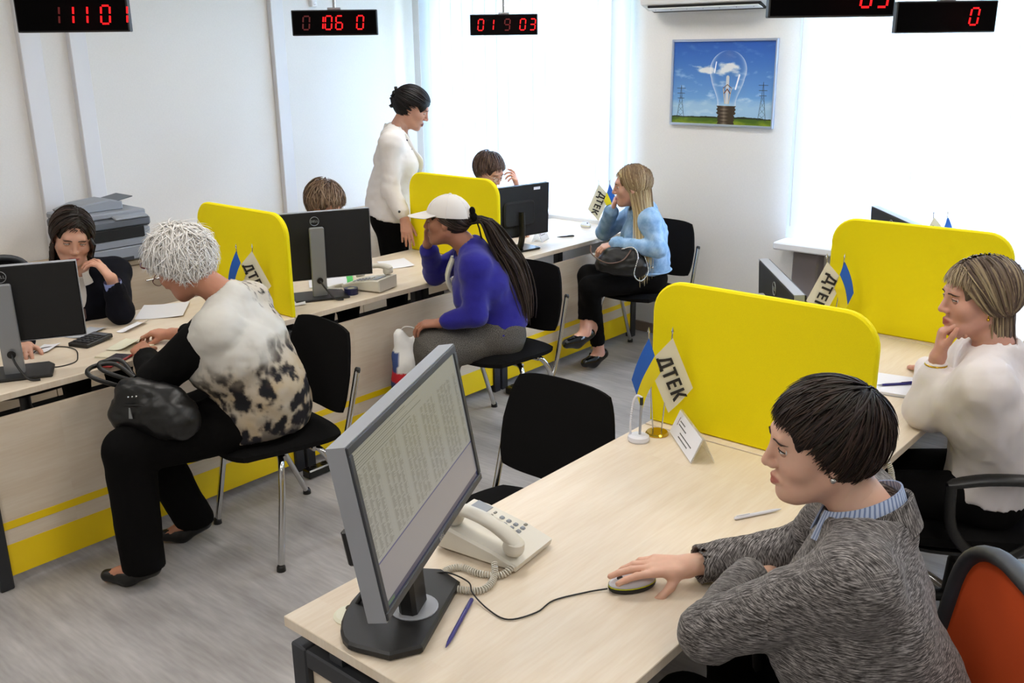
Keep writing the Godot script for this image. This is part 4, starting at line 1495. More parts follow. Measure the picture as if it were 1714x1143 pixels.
	pen(Vector3(-3.66, 0.7555, -4.70), Vector3(-3.60, 0.7555, -4.80), M.black, M.black, "dark pen on the desk below the window blind")
	# counter pen on a chain
	var cp := thing("counter_pen", "white counter pen upright in a round base with a bead chain", "pen stand", Vector3(-1.468, 0.75, -2.292))
	part("base", MB.new().lathe([Vector2(0, 0), Vector2(0.031, 0), Vector2(0.034, 0.006), Vector2(0.032, 0.016), Vector2(0.022, 0.021), Vector2(0, 0.022)], 28), M.white_gloss, cp)
	part("pen_barrel", MB.new().tube(PackedVector3Array([Vector3(0.004, 0.02, 0), Vector3(0.006, 0.10, 0), Vector3(0.007, 0.125, 0), Vector3(0.007, 0.14, 0)]), [0.004, 0.0045, 0.0045, 0.003], 10), M.silver_plastic, cp)
	part("pen_cap", MB.new().tube(PackedVector3Array([Vector3(0.0068, 0.118, 0), Vector3(0.007, 0.142, 0)]), 0.0055, 10), M.black, cp)
	var ch := MB.new()
	var cpth := bez([Vector3(0.007, 0.142, 0), Vector3(-0.006, 0.146, 0.008), Vector3(-0.016, 0.12, 0.012), Vector3(-0.02, 0.06, 0.016), Vector3(-0.022, 0.02, 0.012)], 9)
	for p in cpth:
		ch.ball(p, Vector3.ONE * 0.0038, Basis(), 5, 7)
	part("bead_chain", ch, M.white_gloss, cp)
	var gm := thing("cable_grommet", "ivory cable grommet in the desk beside the monitor base", "grommet", Vector3(-1.418, 0.75, -1.116), 0.5)
	part("rim", MB.new().lathe([Vector2(0.040, 0.0), Vector2(0.040, 0.002), Vector2(0.034, 0.006), Vector2(0.031, 0.006), Vector2(0, 0.0055)], 28), M.ivory, gm)
	part("opening", MB.new().prism(rrect(0.034, 0.02, 0.009, 4), 0.002, 0.0, Transform3D(Basis(Vector3.RIGHT, PI / 2), Vector3(-0.004, 0.0062, -0.018))), mat(Color(0.25, 0.22, 0.16), 0.8), gm)
	mouse(Vector3(-1.022, 0.75, -1.587), atan2(-0.06, 0.104), M.white_gloss, M.black, [P(-1.053, -1.537, 0.757), P(-1.085, -1.50), P(-1.12, -1.43), P(-1.12, -1.37), P(-1.149, -1.312), P(-1.205, -1.312, 0.754), P(-1.265, -1.328, 0.762), P(-1.292, -1.342, 0.774), P(-1.36, -1.338, 0.774), P(-1.40, -1.31, 0.757)], "white computer mouse with a lime line under the woman's hand")
	mouse(Vector3(-3.745, 0.75, -5.12), 1.0, M.white_gloss, M.white_gloss, [], "white computer mouse at the window end of the desk")
	sheet_of_paper(-4.02, -2.19, 0.9, 0.21, 0.26, "white sheet of paper in front of the yellow divider")
	sheet_of_paper(-3.87, -1.96, 0.5, 0.06, 0.16, "narrow white slip of paper at the white haired visitor's fingers", null, 0.75, 0.008)
	sheet_of_paper(-3.955, -1.79, 0.4, 0.09, 0.16, "grey white slip of paper by the clerk's elbow", mat(Color(0.72, 0.74, 0.77), 0.7))
	sheet_of_paper(-3.86, -1.575, 0.7, 0.07, 0.12, "small white slip next to the black cable")
	sheet_of_paper(-3.905, -3.545, 1.1, 0.16, 0.21, "lone white sheet on the desk by the standing woman")
	sheet_of_paper(-3.86, -3.06, 0.9, 0.21, 0.28, "green edged sheet of paper behind the monitor", mat(Color(0.30, 0.74, 0.36), 0.8))
	sheet_of_paper(-3.872, -3.04, 0.93, 0.195, 0.25, "white sheet lying on the green edged sheet", null, 0.753, 0.001)
	sheet_of_paper(-3.70, -2.66, 1.0, 0.15, 0.2, "white sheet under the monitor next to the divider", null, 0.75)
	sheet_of_paper(-3.62, -1.80, 0.55, 0.10, 0.15, "cream slip of paper on the open notebook", M.ivory, 0.7575, 0.012)
	var ob := thing("open_notebook", "small cream notebook under the white haired visitor's hands", "notebook", Vector3(-3.575, 0.75, -1.765), 0.5)
	part("pages", MB.new().box(Vector3(0, 0.0035, 0), Vector3(0.14, 0.006, 0.2), 0.001), mat(Color(0.88, 0.84, 0.74), 0.8), ob)
	part("cover", MB.new().box(Vector3(0, 0.0004, 0), Vector3(0.146, 0.0008, 0.206)), M.ivory, ob)
	var wl := thing("phone_in_red_case", "dark mobile phone in a red case at the desk edge", "phone", Vector3(-3.478, 0.75, -1.665), 0.52)
	part("case", MB.new().box(Vector3(0, 0.006, 0), Vector3(0.075, 0.011, 0.15), 0.004), mat(Color(0.62, 0.10, 0.10), 0.4), wl)
	part("glass", MB.new().box(Vector3(0, 0.0118, 0), Vector3(0.066, 0.001, 0.138)), mat(Color(0.22, 0.21, 0.24), 0.25), wl)
	var ca := thing("calculator", "black calculator beside the cream slip of paper", "calculator", Vector3(-3.80, 0.75, -1.735), 0.35)
	part("body", MB.new().box(Vector3(0, 0.012, 0), Vector3(0.10, 0.018, 0.15), 0.004, Basis(Vector3.RIGHT, 0.05)), M.black, ca)
	part("window", MB.new().box(Vector3(0, 0.0235, -0.052), Vector3(0.08, 0.002, 0.024), 0.0, Basis(Vector3.RIGHT, 0.05)), M.grey_plastic, ca)
	for r in 4:
		for c in 4:
			part("key", MB.new().box(Vector3(-0.033 + c * 0.022, 0.0225 - 0.05 * (-0.015 + r * 0.021), -0.015 + r * 0.021), Vector3(0.015, 0.004, 0.013), 0.001), M.darkgrey_plastic, ca)
	var cb := part("loose_cable", MB.new().tube(bez([P(-3.83, -1.44), P(-3.808, -1.476), P(-3.874, -1.565), P(-3.83, -1.63), P(-3.749, -1.643), P(-3.66, -1.61), P(-3.589, -1.564), P(-3.586, -1.492), P(-3.66, -1.46)], 6), 0.0022, 6), M.black)
	tag(cb, "thin black cable looping over the desk by the calculator", "cable")
	var tp := thing("tape_roll", "dark blue roll of tape beside the monitor base", "tape", Vector3(-3.575, 0.75, -2.945))
	part("tape", MB.new().lathe([Vector2(0.018, 0.001), Vector2(0.034, 0.001), Vector2(0.034, 0.032), Vector2(0.018, 0.032), Vector2(0.018, 0.001)], 24), mat(Color(0.09, 0.10, 0.27), 0.35), tp)
	part("core", MB.new().lathe([Vector2(0.016, 0.002), Vector2(0.0179, 0.002), Vector2(0.0179, 0.031), Vector2(0.016, 0.031), Vector2(0.016, 0.002)], 20), M.ivory, tp)
	# power strips on the floor by the desk posts
	for k in 2:
		var ps := thing("power_strip", ["black power strip on the floor behind the empty half of the first chair", "black power strip on the floor behind the white cap visitor's chair"][k], "power strip", Vector3(-3.37, 0, [-2.58, -4.02][k]))
		part("housing", MB.new().box(Vector3(0, 0.022, 0), Vector3(0.055, 0.042, 0.28), 0.006), M.black_gloss, ps)
		for q in 4:
			part("socket", MB.new().lathe([Vector2(0.019, 0), Vector2(0.019, 0.003), Vector2(0.016, 0.003), Vector2(0.015, 0.0), Vector2(0, 0.0)], 16, Transform3D(Basis(), Vector3(0, 0.043, -0.10 + q * 0.065))), M.black, ps)
# ---------------------------------------------------------------- people
var later: Array = []
var skin_mat: StandardMaterial3D
var hair_mat: StandardMaterial3D

func V(x: float, y: float, z: float) -> Vector3:
	return Vector3(x, y, z)

func job(f: Field) -> Field:
	jobs.append(f)
	return f

# a head about its middle: x to the person's left, y up, z forward
func head_field(cell: float, neck: Vector3, tone: Color, lips: Color, wide := 1.0, fine := false) -> Field:
	var f := Field.new()
	f.cell = cell
	f.ell(V(0, 0.028, -0.014), V(0.073, 0.084, 0.096), Basis(), 0.03)
	f.ell(V(0, -0.020, 0.030), V(0.061 * wide, 0.083, 0.060), Basis(), 0.03)
	f.ell(V(0, -0.080, 0.044), V(0.038 * wide, 0.028, 0.041), Basis(), 0.03)
	for s in [-1.0, 1.0]:
		f.cap(V(0.051 * s * wide, -0.050, 0.0), V(0.022 * s, -0.092, 0.060), 0.018, 0.014, 0.03)
		f.ell(V(0.042 * s * wide, -0.024, 0.057), V(0.023, 0.022, 0.022), Basis(), 0.025)
	f.ell(V(0, -0.098, 0.073), V(0.017, 0.014, 0.015), Basis(), 0.018)
	f.cap(V(-0.030, 0.026, 0.079), V(0.030, 0.026, 0.079), 0.011, 0.011, 0.02)
	for s in [-1.0, 1.0]:
		f.ell(V(0.0315 * s, 0.006, 0.0965), V(0.017, 0.0105, 0.0135), Basis(), 0.012, 1)
	f.cap(V(0, 0.016, 0.087), V(0, -0.023, 0.106), 0.0075, 0.0092, 0.012)
	f.ell(V(0, -0.028, 0.1055), V(0.0105, 0.009, 0.0105), Basis(), 0.006)
	for s in [-1.0, 1.0]:
		f.ell(V(0.0115 * s, -0.031, 0.096), V(0.0075, 0.0075, 0.010), Basis(), 0.006)
		f.ell(V(0.0058 * s, -0.0385, 0.1035), V(0.0036, 0.004, 0.0045), Basis(), 0.002, 1)
		f.cap(V(0.020 * s, -0.0625, 0.0835), V(0.004 * s, -0.0575, 0.0935), 0.0045, 0.0062, 0.006)
		f.cap(V(0.018 * s, -0.0655, 0.0835), V(0.0, -0.0695, 0.0925), 0.005, 0.0072, 0.006)
		if fine:
			f.cap(V(0.023 * s, -0.0645, 0.0905), V(0.0, -0.0632, 0.1015), 0.0022, 0.0024, 0.002, 1)
		var eb := Basis(Vector3(0, 1, 0), 0.35 * s) * Basis(Vector3(1, 0, 0), -0.2)
		f.ell(V(0.0735 * s, -0.006, -0.006), V(0.0085, 0.0315, 0.0185), eb, 0.006)
		f.ell(V(0.084 * s, -0.001, -0.002), V(0.007, 0.017, 0.009), eb, 0.004, 1)
		f.ell(V(0.069 * s, -0.032, 0.000), V(0.006, 0.009, 0.007), Basis(), 0.006)
	f.cap(V(0, -0.060, -0.022), neck, 0.050, 0.056, 0.03)
	var base := lin(tone)
	var lip := lin(lips)
	var nz := noise(31, 22.0, 3)
	f.paint = func(p: Vector3, _n: Vector3) -> Color:
		var c := base
		var k := 1.0 + 0.05 * nz.get_noise_3d(p.x, p.y, p.z)
		c = Color(c.r * k, c.g * k, c.b * k)
		# lips, a redder nose tip, ear rims and cheeks: the dye of the skin itself
		var q := Vector2(p.x / 0.024, (p.y + 0.0635) / (0.0115 - 0.0055 * minf(1.0, absf(p.x) / 0.024)))
		if p.z > 0.078:
			c = c.lerp(lip, clampf((1.05 - q.length()) * 4.0, 0.0, 1.0))
		var ck := clampf(1.0 - V((absf(p.x) - 0.042) / 0.024, (p.y + 0.030) / 0.022, (p.z - 0.068) / 0.03).length(), 0.0, 1.0)
		c = c.lerp(Color(base.r * 1.0, base.g * 0.78, base.b * 0.74), ck * 0.5)
		return c
	return job(f)

# palm, four fingers and a thumb; th = +1 right hand, -1 left hand; the back of the hand looks along back
func hand_field(wrist: Vector3, dir: Vector3, back: Vector3, th: float, curl: Array, elbow: Vector3, tone: Color, cell := 0.0042, thumb := V(0.75, -0.2, 0.62), thumb_bend := 0.25, spread := 1.0, size := 0.95) -> Field:
	var f := Field.new()
	f.cell = cell
	var z := dir.normalized()
	var y := (back - z * back.dot(z)).normalized()
	var T := Transform3D(Basis(y.cross(z), y, z) * Basis.from_scale(Vector3.ONE * size), wrist)
	var mx := [0.027, 0.009, -0.0095, -0.0265]
	var mz := [0.086, 0.090, 0.085, 0.076]
	var len3 := [[0.042, 0.026, 0.020], [0.047, 0.030, 0.021], [0.043, 0.027, 0.021], [0.034, 0.021, 0.018]]
	for i in 4:
		var m := V(mx[i] * th, 0.0, mz[i])
		f.cap(T * V(mx[i] * th * 0.55, -0.002, 0.004), T * m, 0.0145 * size, 0.0108 * size, 0.012)
		var a: float = curl[i][0]
		var p := m
		var sp: float = (1.5 - i) * 0.07 * spread * th
		for k in 3:
			var d := V(sp * cos(a), -sin(a), cos(a)).normalized()
			var q: Vector3 = p + d * len3[i][k]
			var r0: float = [0.0094, 0.0086, 0.0078][k] * (0.9 if i == 3 else 1.0) * size
			f.cap(T * p, T * q, r0, r0 * 0.9, 0.0045 if k == 0 else 0.003)
			p = q
			if k < 2:
				a += curl[i][k + 1]
	f.cap(T * V(0.008 * th, -0.008, 0.012), T * V(0.027 * th, -0.010, 0.046), 0.016 * size, 0.0135 * size, 0.012)
	var tp := V(0.020 * th, -0.008, 0.030)
	var td := V(thumb.x * th, thumb.y, thumb.z).normalized()
	var tl := [0.036, 0.030, 0.024]
	for k in 3:
		var q: Vector3 = tp + td * tl[k]
		var r0: float = [0.0122, 0.0102, 0.0092][k] * size
		f.cap(T * tp, T * q, r0, r0 * 0.9, 0.005)
		tp = q
		td = (td + V(-th * thumb_bend, -0.1 * thumb_bend, thumb_bend * 0.8)).normalized()
	f.cap(wrist, wrist + (elbow - wrist).normalized() * 0.11, 0.0245 * size, 0.031 * size, 0.014)
	var base := lin(tone)
	var nz := noise(37, 40.0, 2)
	f.paint = func(p: Vector3, _n: Vector3) -> Color:
		var k := 1.0 + 0.06 * nz.get_noise_3d(p.x, p.y, p.z)
		return Color(base.r * k, base.g * k, base.b * k)
	return job(f)

const RELAXED := [[0.35, 0.35, 0.25], [0.4, 0.4, 0.25], [0.45, 0.45, 0.3], [0.5, 0.5, 0.3]]

# torso of joined shapes; g thickens it for clothes
func torso(f: Field, j: Dictionary, g: float, fat := 1.0, bust := 0.05) -> void:
	var pel: Vector3 = (j.hipL + j.hipR) / 2.0
	var side: Vector3 = (j.shL - j.shR).normalized()
	var up: Vector3 = (j.chest - j.waist).normalized()
	var fw := side.cross(up).normalized()
	f.cap(j.hipL, j.hipR, 0.105 * fat + g, 0.105 * fat + g, 0.06)
	f.cap(pel, j.waist, 0.12 * fat + g, 0.112 * fat + g, 0.06)
	for s in [-1.0, 1.0]:
		f.cap(j.waist + side * 0.035 * s * fat, j.chest + side * 0.068 * s * fat, 0.095 * fat + g, 0.096 * fat + g, 0.06)
		f.ell(j.chest + fw * 0.075 * fat + side * 0.072 * s * fat - up * 0.035, Vector3.ONE * (bust * 1.15 * fat + g), Basis(), 0.05)
	f.cap(j.shL.lerp(j.chest, 0.12), j.chest + side * 0.075 * fat, 0.045 * fat + g, 0.085 * fat + g, 0.05)
	f.cap(j.shR.lerp(j.chest, 0.12), j.chest - side * 0.075 * fat, 0.045 * fat + g, 0.085 * fat + g, 0.05)
	f.cap(j.chest + up * 0.02, j.neck - up * 0.05, 0.095 * fat + g, 0.07 + g, 0.06)
	f.cap(j.shL, j.shR, 0.042 * fat + g, 0.042 * fat + g, 0.05)
	f.cap(j.neck - up * 0.02, j.shL, 0.045 + g, 0.042 * fat + g, 0.04)
	f.cap(j.neck - up * 0.02, j.shR, 0.045 + g, 0.042 * fat + g, 0.04)

func limb(f: Field, a: Vector3, b: Vector3, c: Vector3, ra: float, rb: float, rc: float, k := 0.03) -> void:
	f.cap(a, b, ra, rb, k)
	f.cap(b, c, rb, rc, minf(k, 0.02))

func wrinkles(f: Field, amp: float, sd: int, freq := 11.0, stretch := V(1, 1.8, 1)) -> void:
	f.nz = noise(sd, freq, 3)
	f.namp = amp
	f.nscale = stretch

# body under the clothes: one surface from neck to feet
func body_field(j: Dictionary, tone: Color, fat := 1.0, cell := 0.018) -> Field:
	var f := Field.new()
	f.cell = cell
	torso(f, j, -0.014, fat, 0.045)
	f.cap(j.neck - V(0, 0.03, 0), j.neck + (j.head - j.neck) * 0.3, 0.052, 0.05, 0.03)
	for s in ["L", "R"]:
		if j.has("el" + s):
			limb(f, j["sh" + s], j["el" + s], j["wr" + s], 0.042 * fat, 0.033, 0.0245)
		if j.has("kn" + s):
			limb(f, j["hip" + s], j["kn" + s], j["an" + s], 0.080 * fat, 0.052, 0.034)
			f.cap(j["an" + s] - V(0, 0.01, 0), j["toe" + s], 0.034, 0.024, 0.02)
	var base := lin(tone)
	f.paint = func(_p: Vector3, _n: Vector3) -> Color: return base
	return job(f)

# a lock of hair: a tapered flat strand along a path, its colour running from root to tip
func lock(m: MB, path: PackedVector3Array, w: float, c0: Color, c1: Color, flat := 0.45, out := Vector3.ZERO) -> void:
	var n := path.size()
	var f := m.v.size()
	var t0 := (path[1] - path[0]).normalized()
	var x := t0.cross(out - t0 * out.dot(t0)).normalized()
	if x.length() < 0.5:
		x = t0.cross(Vector3(0.3, 0.9, 0.2)).normalized()
	for i in n:
		var t := (path[mini(i + 1, n - 1)] - path[maxi(i - 1, 0)]).normalized()
		x = (x - t * t.dot(x)).normalized()
		var y := t.cross(x)
		var u := float(i) / (n - 1)
		var r := w * (0.55 + 0.45 * minf(1.0, u * 4.0)) * (1.0 - 0.85 * maxf(0.0, u - 0.55) / 0.45)
		var c := c0.lerp(c1, u)
		for k in 5:
			var a := TAU * k / 5 + 0.3
			m.v.append(path[i] + x * cos(a) * r + y * sin(a) * r * flat)
			m.n.append((x * cos(a) * flat + y * sin(a)).normalized())
			m.uv.append(Vector2(u, k / 5.0))
			m.col.append(c)
	for i in n - 1:
		for k in 5:
			var a := f + i * 5 + k
			var b := f + i * 5 + (k + 1) % 5
			m.idx.append_array([a, b + 5, b, a, a + 5, b + 5])

# hairline seen from the side: lowest height of hair roots for a given depth
func hairline(z: float, ear := -0.03, nape := -0.085) -> float:
	if z > 0.075:
		return 0.068
	if z > 0.04:
		return lerpf(0.03, 0.068, (z - 0.04) / 0.035)
	if z > 0.0:
		return lerpf(ear, 0.03, z / 0.04)
	if z > -0.03:
		return lerpf(nape, ear, (z + 0.03) / 0.03)
	return nape

# o: count, len, width, lift, crown, grav, hang, cols [[root, tip], ...], jitter, flow (Callable or null), E (radii), C (centre), fall (length below hang), toward
func hair(o: Dictionary, sd: int) -> MB:
	var m := MB.new()
	var rg := RandomNumberGenerator.new()
	rg.seed = sd
	var C: Vector3 = o.get("C", V(0, 0.022, -0.014))
	var E: Vector3 = o.get("E", V(0.081, 0.094, 0.104))
	var crown: Vector3 = C + (o.get("crown", V(0, 0.85, -0.5)) as Vector3).normalized() * E
	var cnt: int = o.count
	var made := 0
	var tries := 0
	var down: Vector3 = o.get("down", V(0, -1, 0))
	while made < cnt and tries < cnt * 12:
		tries += 1
		var d := V(rg.randfn(), rg.randfn(), rg.randfn()).normalized()
		var p := C + d * E
		if p.y < hairline(p.z, o.get("ear", -0.03), o.get("nape", -0.085)):
			continue
		if o.has("keep") and not o.keep.call(p):
			continue
		made += 1
		var L: float = o.len * rg.randf_range(0.75, 1.2)
		if o.has("len_at"):
			L *= o.len_at.call(p)
		var steps: int = o.get("steps", 8)
		var ds := L / steps
		var lift0: float = o.lift * rg.randf_range(0.2, 1.0)
		var lift1: float = o.lift * rg.randf_range(0.5, 1.5) * o.get("tip_lift", 1.0)
		var path := PackedVector3Array()
		var jt: Vector3 = V(rg.randfn(), rg.randfn(), rg.randfn()) * o.get("jitter", 0.15)
		var wob := rg.randf_range(0, TAU)
		var q := p
		var ov: float = o.get("over", 0.02) * (rg.randf_range(0.2, 1.4) if o.get("over", 0.02) > 0.0 else 1.0)
		for s in steps + 1:
			var u := float(s) / steps
			var nn := ((q - C) / (E * E)).normalized()
			# hair stays off the face
			var front := 0.0 if not o.has("hang") else 0.05
			if s > 1 and q.z > front and q.y < hairline(q.z, o.get("ear", -0.03), -0.2) - ov:
				break
			if q.y > o.get("hang", -0.06) or not o.has("hang"):
				var e := (q - C) / E
				var on := C + e.normalized() * E
				q = on
				path.append(on + nn * lerpf(lift0, lift1, u))
			else:
				path.append(q)
			var t: Vector3
			if o.has("flow"):
				t = o.flow.call(q, p)
			else:
				t = q - crown
			if o.has("hang") and q.y < o.hang:
				t = down + V(sin(u * o.get("wave_n", 9.0) + wob), 0, cos(u * o.get("wave_n", 9.0) + wob)) * o.get("wave", 0.05)
				if o.has("pull"):
					t += o.pull.call(q)
			else:
				t = t - nn * t.dot(nn)
				t = t.normalized() + down * o.get("grav", 0.3) + jt
				t = t - nn * t.dot(nn)
			q += t.normalized() * ds
		var cc: Array = o.cols[rg.randi() % o.cols.size()]
		var v := rg.randf_range(0.8, 1.2)
		var a: Color = lin(cc[0])
		var b: Color = lin(cc[1])
		lock(m, path, o.width * rg.randf_range(0.6, 1.3), Color(a.r * v, a.g * v, a.b * v), Color(b.r * v, b.g * v, b.b * v), 0.45, p - C)
	return m

# close cap of hair under the locks
func hair_cap(o: Dictionary, cell: float) -> Field:
	var f := Field.new()
	f.cell = cell
	var C: Vector3 = o.get("C", V(0, 0.022, -0.014))
	var E: Vector3 = o.get("E", V(0.081, 0.094, 0.104))
	f.ell(C, E + Vector3.ONE * 0.001, Basis(), 0.01)
	var open: float = o.get("open", 0.0)
	f.ell(V(0, -0.058 + open, 0.098), V(0.072, 0.126, 0.078), Basis(), 0.01, 1)
	for s in [-1.0, 1.0]:
		f.ell(V(0.080 * s, -0.035, 0.026), V(0.034, 0.066, 0.050), Basis(), 0.01, 1)
	f.plane(V(0, o.get("cap_low", -0.07), 0), V(0, -1, -0.15), 0.006)
	f.nz = noise(55, 60.0, 2)
	f.namp = 0.003
	f.nscale = V(1.6, 0.5, 1.0)
	return job(f)

func eyes(node: Node3D, off: Vector3, hf: Field, T: Transform3D, gaze: Vector3, iris: Color, tone: Color, body: MB, open := 1.0, brow := Color(0.12, 0.08, 0.06), lashes := true) -> void:
	var lidc := lin(tone)
	lidc = Color(lidc.r * 0.92, lidc.g * 0.86, lidc.b * 0.84)
	for s in [-1.0, 1.0]:
		var c := V(0.0312 * s, 0.0055, 0.0765)
		var g := gaze.normalized()
		var m := MB.new()
		m.xf = T
		m.tint = Color(0.78, 0.76, 0.74)
		m.ball(c, Vector3.ONE * 0.0124, Basis(), 10, 14)
		m.tint = lin(iris)
		m.ball(c + g * 0.0070, Vector3.ONE * 0.0060, Basis(), 8, 12)
		m.tint = Color(0.01, 0.01, 0.01)
		m.ball(c + g * 0.0108, Vector3.ONE * 0.0026, Basis(), 6, 8)
		var e := part("eye", m, M.eye, node)
		e.position = off
		# lids: patches of skin on the eyeball, part of the body's surface
		var lid := MB.new()
		lid.xf = T
		lid.tint = lidc
		var up_a := deg_to_rad(8.0 + 17.0 * open)
		var f_up := func(u: float, v: float) -> Vector3:
			var lo := (u - 0.5) * 2.6
			var ed := up_a * maxf(0.12, 1.0 - pow(absf(u - 0.5) * 2.0, 2.0) * 0.9)
			var la := lerpf(ed, 1.15, v)
			return c + V(sin(lo) * cos(la), sin(la), cos(lo) * cos(la)) * 0.0134
		lid.sheet(10, 5, f_up, 0.0008)
		var lo_a := deg_to_rad(-6.0 - 10.0 * open)
		var f_lo := func(u: float, v: float) -> Vector3:
			var lo := (0.5 - u) * 2.6
			var ed := lo_a * maxf(0.12, 1.0 - pow(absf(u - 0.5) * 2.0, 2.0) * 0.9)
			var la := lerpf(ed, -0.95, v)
			return c + V(sin(lo) * cos(la), sin(la), cos(lo) * cos(la)) * 0.0131
		lid.sheet(10, 5, f_lo, 0.0008)
		body.raw([lid.v, lid.n, lid.idx, lid.col])
		if lashes:
			var ls := MB.new()
			ls.xf = T
			var pt := PackedVector3Array()
			for k in 9:
				var u := k / 8.0
				var lo := (u - 0.5) * 2.5
				var ed := up_a * maxf(0.12, 1.0 - pow(absf(u - 0.5) * 2.0, 2.0) * 0.9)
				pt.append(c + V(sin(lo) * cos(ed), sin(ed), cos(lo) * cos(ed)) * 0.0142)
			ls.tube(pt, 0.0013, 5)
			part("eyelashes", ls, M.lash, node).position = off
		# brow: short hairs side by side
		var bm := MB.new()
		bm.xf = T
		var bc := lin(brow)
		for k in 16:
			var u := k / 15.0
			var x: float = lerpf(0.012, 0.040, u) * s
			var y := 0.0245 + 0.0042 * sin(u * 2.4) - 0.0045 * u
			var z := surface_z(hf, x, y)
			bm.tint = bc
			bm.tube(PackedVector3Array([V(x, y - 0.003, z), V(x + 0.003 * s, y, z + 0.0012), V(x + 0.007 * s, y + 0.001 - u * 0.003, surface_z(hf, x + 0.007 * s, y) + 0.0004)]), [0.0011, 0.0014, 0.0004], 4, false)
		part("eyebrow", bm, M.brow, node).position = off

func surface_z(f: Field, x: float, y: float) -> float:
	var all := PackedInt32Array(range(f.ty.size()))
	var z := 0.12
	while z > 0.03:
		var d := f.value(V(x, y, z), all)
		if d < 0.0003:
			break
		z -= maxf(d * 0.7, 0.0004)
	return z

func new_person(label: String, at: Vector3) -> Node3D:
	return thing("person", label, "person", Vector3(at.x, 0, at.z))

# finishes the skin of a person: body, head and hands joined in one mesh
func finish(node: Node3D, body: Field, head: Field, T: Transform3D, hands: Array, extra: MB = null) -> void:
	var m := MB.new()
	m.raw(body.result)
	var h: Array = head.result
	var v := PackedVector3Array()
	var n := PackedVector3Array()
	v.resize(h[0].size())
	n.resize(h[0].size())
	for i in v.size():
		v[i] = T * h[0][i]
		n[i] = (T.basis * h[1][i]).normalized()
	m.raw([v, n, h[2], h[3]])
	for q in hands:
		m.raw(q.result)
	if extra:
		m.raw([extra.v, extra.n, extra.idx, extra.col])
	part("body", m, skin_mat, node).position = -node.position

func wear(node: Node3D, called: String, f: Field, material: Material, label := "", parent: Node = null) -> MeshInstance3D:
	var m := MB.new()
	m.raw(f.result)
	var o := part(called, m, material, parent if parent else node, label)
	if parent == null:
		o.position = -node.position
	return o

func wear_hair(node: Node3D, T: Transform3D, locks: MB, cap: Field, capc: Color, label := "") -> void:
	var m := MB.new()
	if cap:
		m.raw([cap.result[0], cap.result[1], cap.result[2]], lin(capc))
	m.raw([locks.v, locks.n, locks.idx, locks.col])
	for i in m.v.size():
		m.v[i] = T * m.v[i]
		m.n[i] = (T.basis * m.n[i]).normalized()
	part("hair", m, hair_mat, node, label).position = -node.position

# band of cloth about the neck; a0..a1 measured from the front (0 = front)
func collar(T: Transform3D, r0: Vector2, r1: Vector2, h: float, a0: float, a1: float, dip: float, thick := 0.003) -> MB:
	var m := MB.new()
	m.xf = T
	m.sheet(24, 4, func(u, v):
		var a: float = lerpf(a0, a1, u)
		var r: Vector2 = r0.lerp(r1, v)
		return V(sin(a) * r.x, h * v - dip * (0.5 + 0.5 * cos(a)), cos(a) * r.y), thick)
	return m

func glasses(node: Node3D, T: Transform3D, rim: Material, y := 0.004) -> void:
	var g := Node3D.new()
	g.name = "eyeglasses"
	node.add_child(g)
	g.transform = Transform3D(T.basis, T.origin - node.position)
	for s in [-1.0, 1.0]:
		var ring := PackedVector3Array()
		var ln := PackedVector2Array()
		for k in 25:
			var a := TAU * k / 24
			var q := V(0.033 * s + 0.023 * cos(a), y + 0.0155 * sin(a) - 0.004, 0.108 - 0.006 * absf(cos(a) * 0.5 + 0.5 * s * 0.0))
			ring.append(q)
			if k < 24:
				ln.append(Vector2(0.0225 * cos(a), 0.015 * sin(a)))
		part("rim", MB.new().tube(ring, 0.0012, 6, false), rim, g)
		part("lens", MB.new().prism(ln, 0.001, 0.0, Transform3D(Basis(), V(0.033 * s, y - 0.004, 0.1055))), M.glass, g)
		part("temple", MB.new().tube(PackedVector3Array([V(0.056 * s, y, 0.104), V(0.072 * s, y + 0.004, 0.07), V(0.0795 * s, y + 0.008, 0.0), V(0.079 * s, y - 0.014, -0.022)]), 0.0014, 6), rim, g)
	part("bridge", MB.new().tube(bez([V(-0.010, y, 0.107), V(0, y + 0.005, 0.110), V(0.010, y, 0.107)], 4), 0.0013, 6), rim, g)

func shoe(node: Node3D, ankle: Vector3, toe: Vector3, m: Material, called := "shoe") -> void:
	# low shoe from the heel to the toe, standing on its sole
	var f := Field.new()
	f.cell = 0.006
	var d := toe - ankle
	var heel := ankle - d.normalized() * 0.035
	var low := V(0, -0.030, 0)
	f.cap(heel + low, ankle + low + d * 0.45, 0.034, 0.033, 0.02)
	f.cap(ankle + low + d * 0.45, toe + V(0, 0.004, 0), 0.035, 0.024, 0.02)
	if called == "loafer":
		f.cap(ankle + low + d * 0.3 + V(0, 0.012, 0), toe + V(0, 0.012, 0), 0.034, 0.022, 0.02)
		f.cap(ankle + V(0, 0.02, 0), ankle + d * 0.12 + V(0, 0.01, 0), 0.032, 0.020, 0.006, 1)
	else:
		f.cap(ankle + V(0, 0.01, 0), ankle + d * 0.35, 0.031, 0.024, 0.01, 1)
	job(f)
	later.append(func(): wear(node, called, f, m))
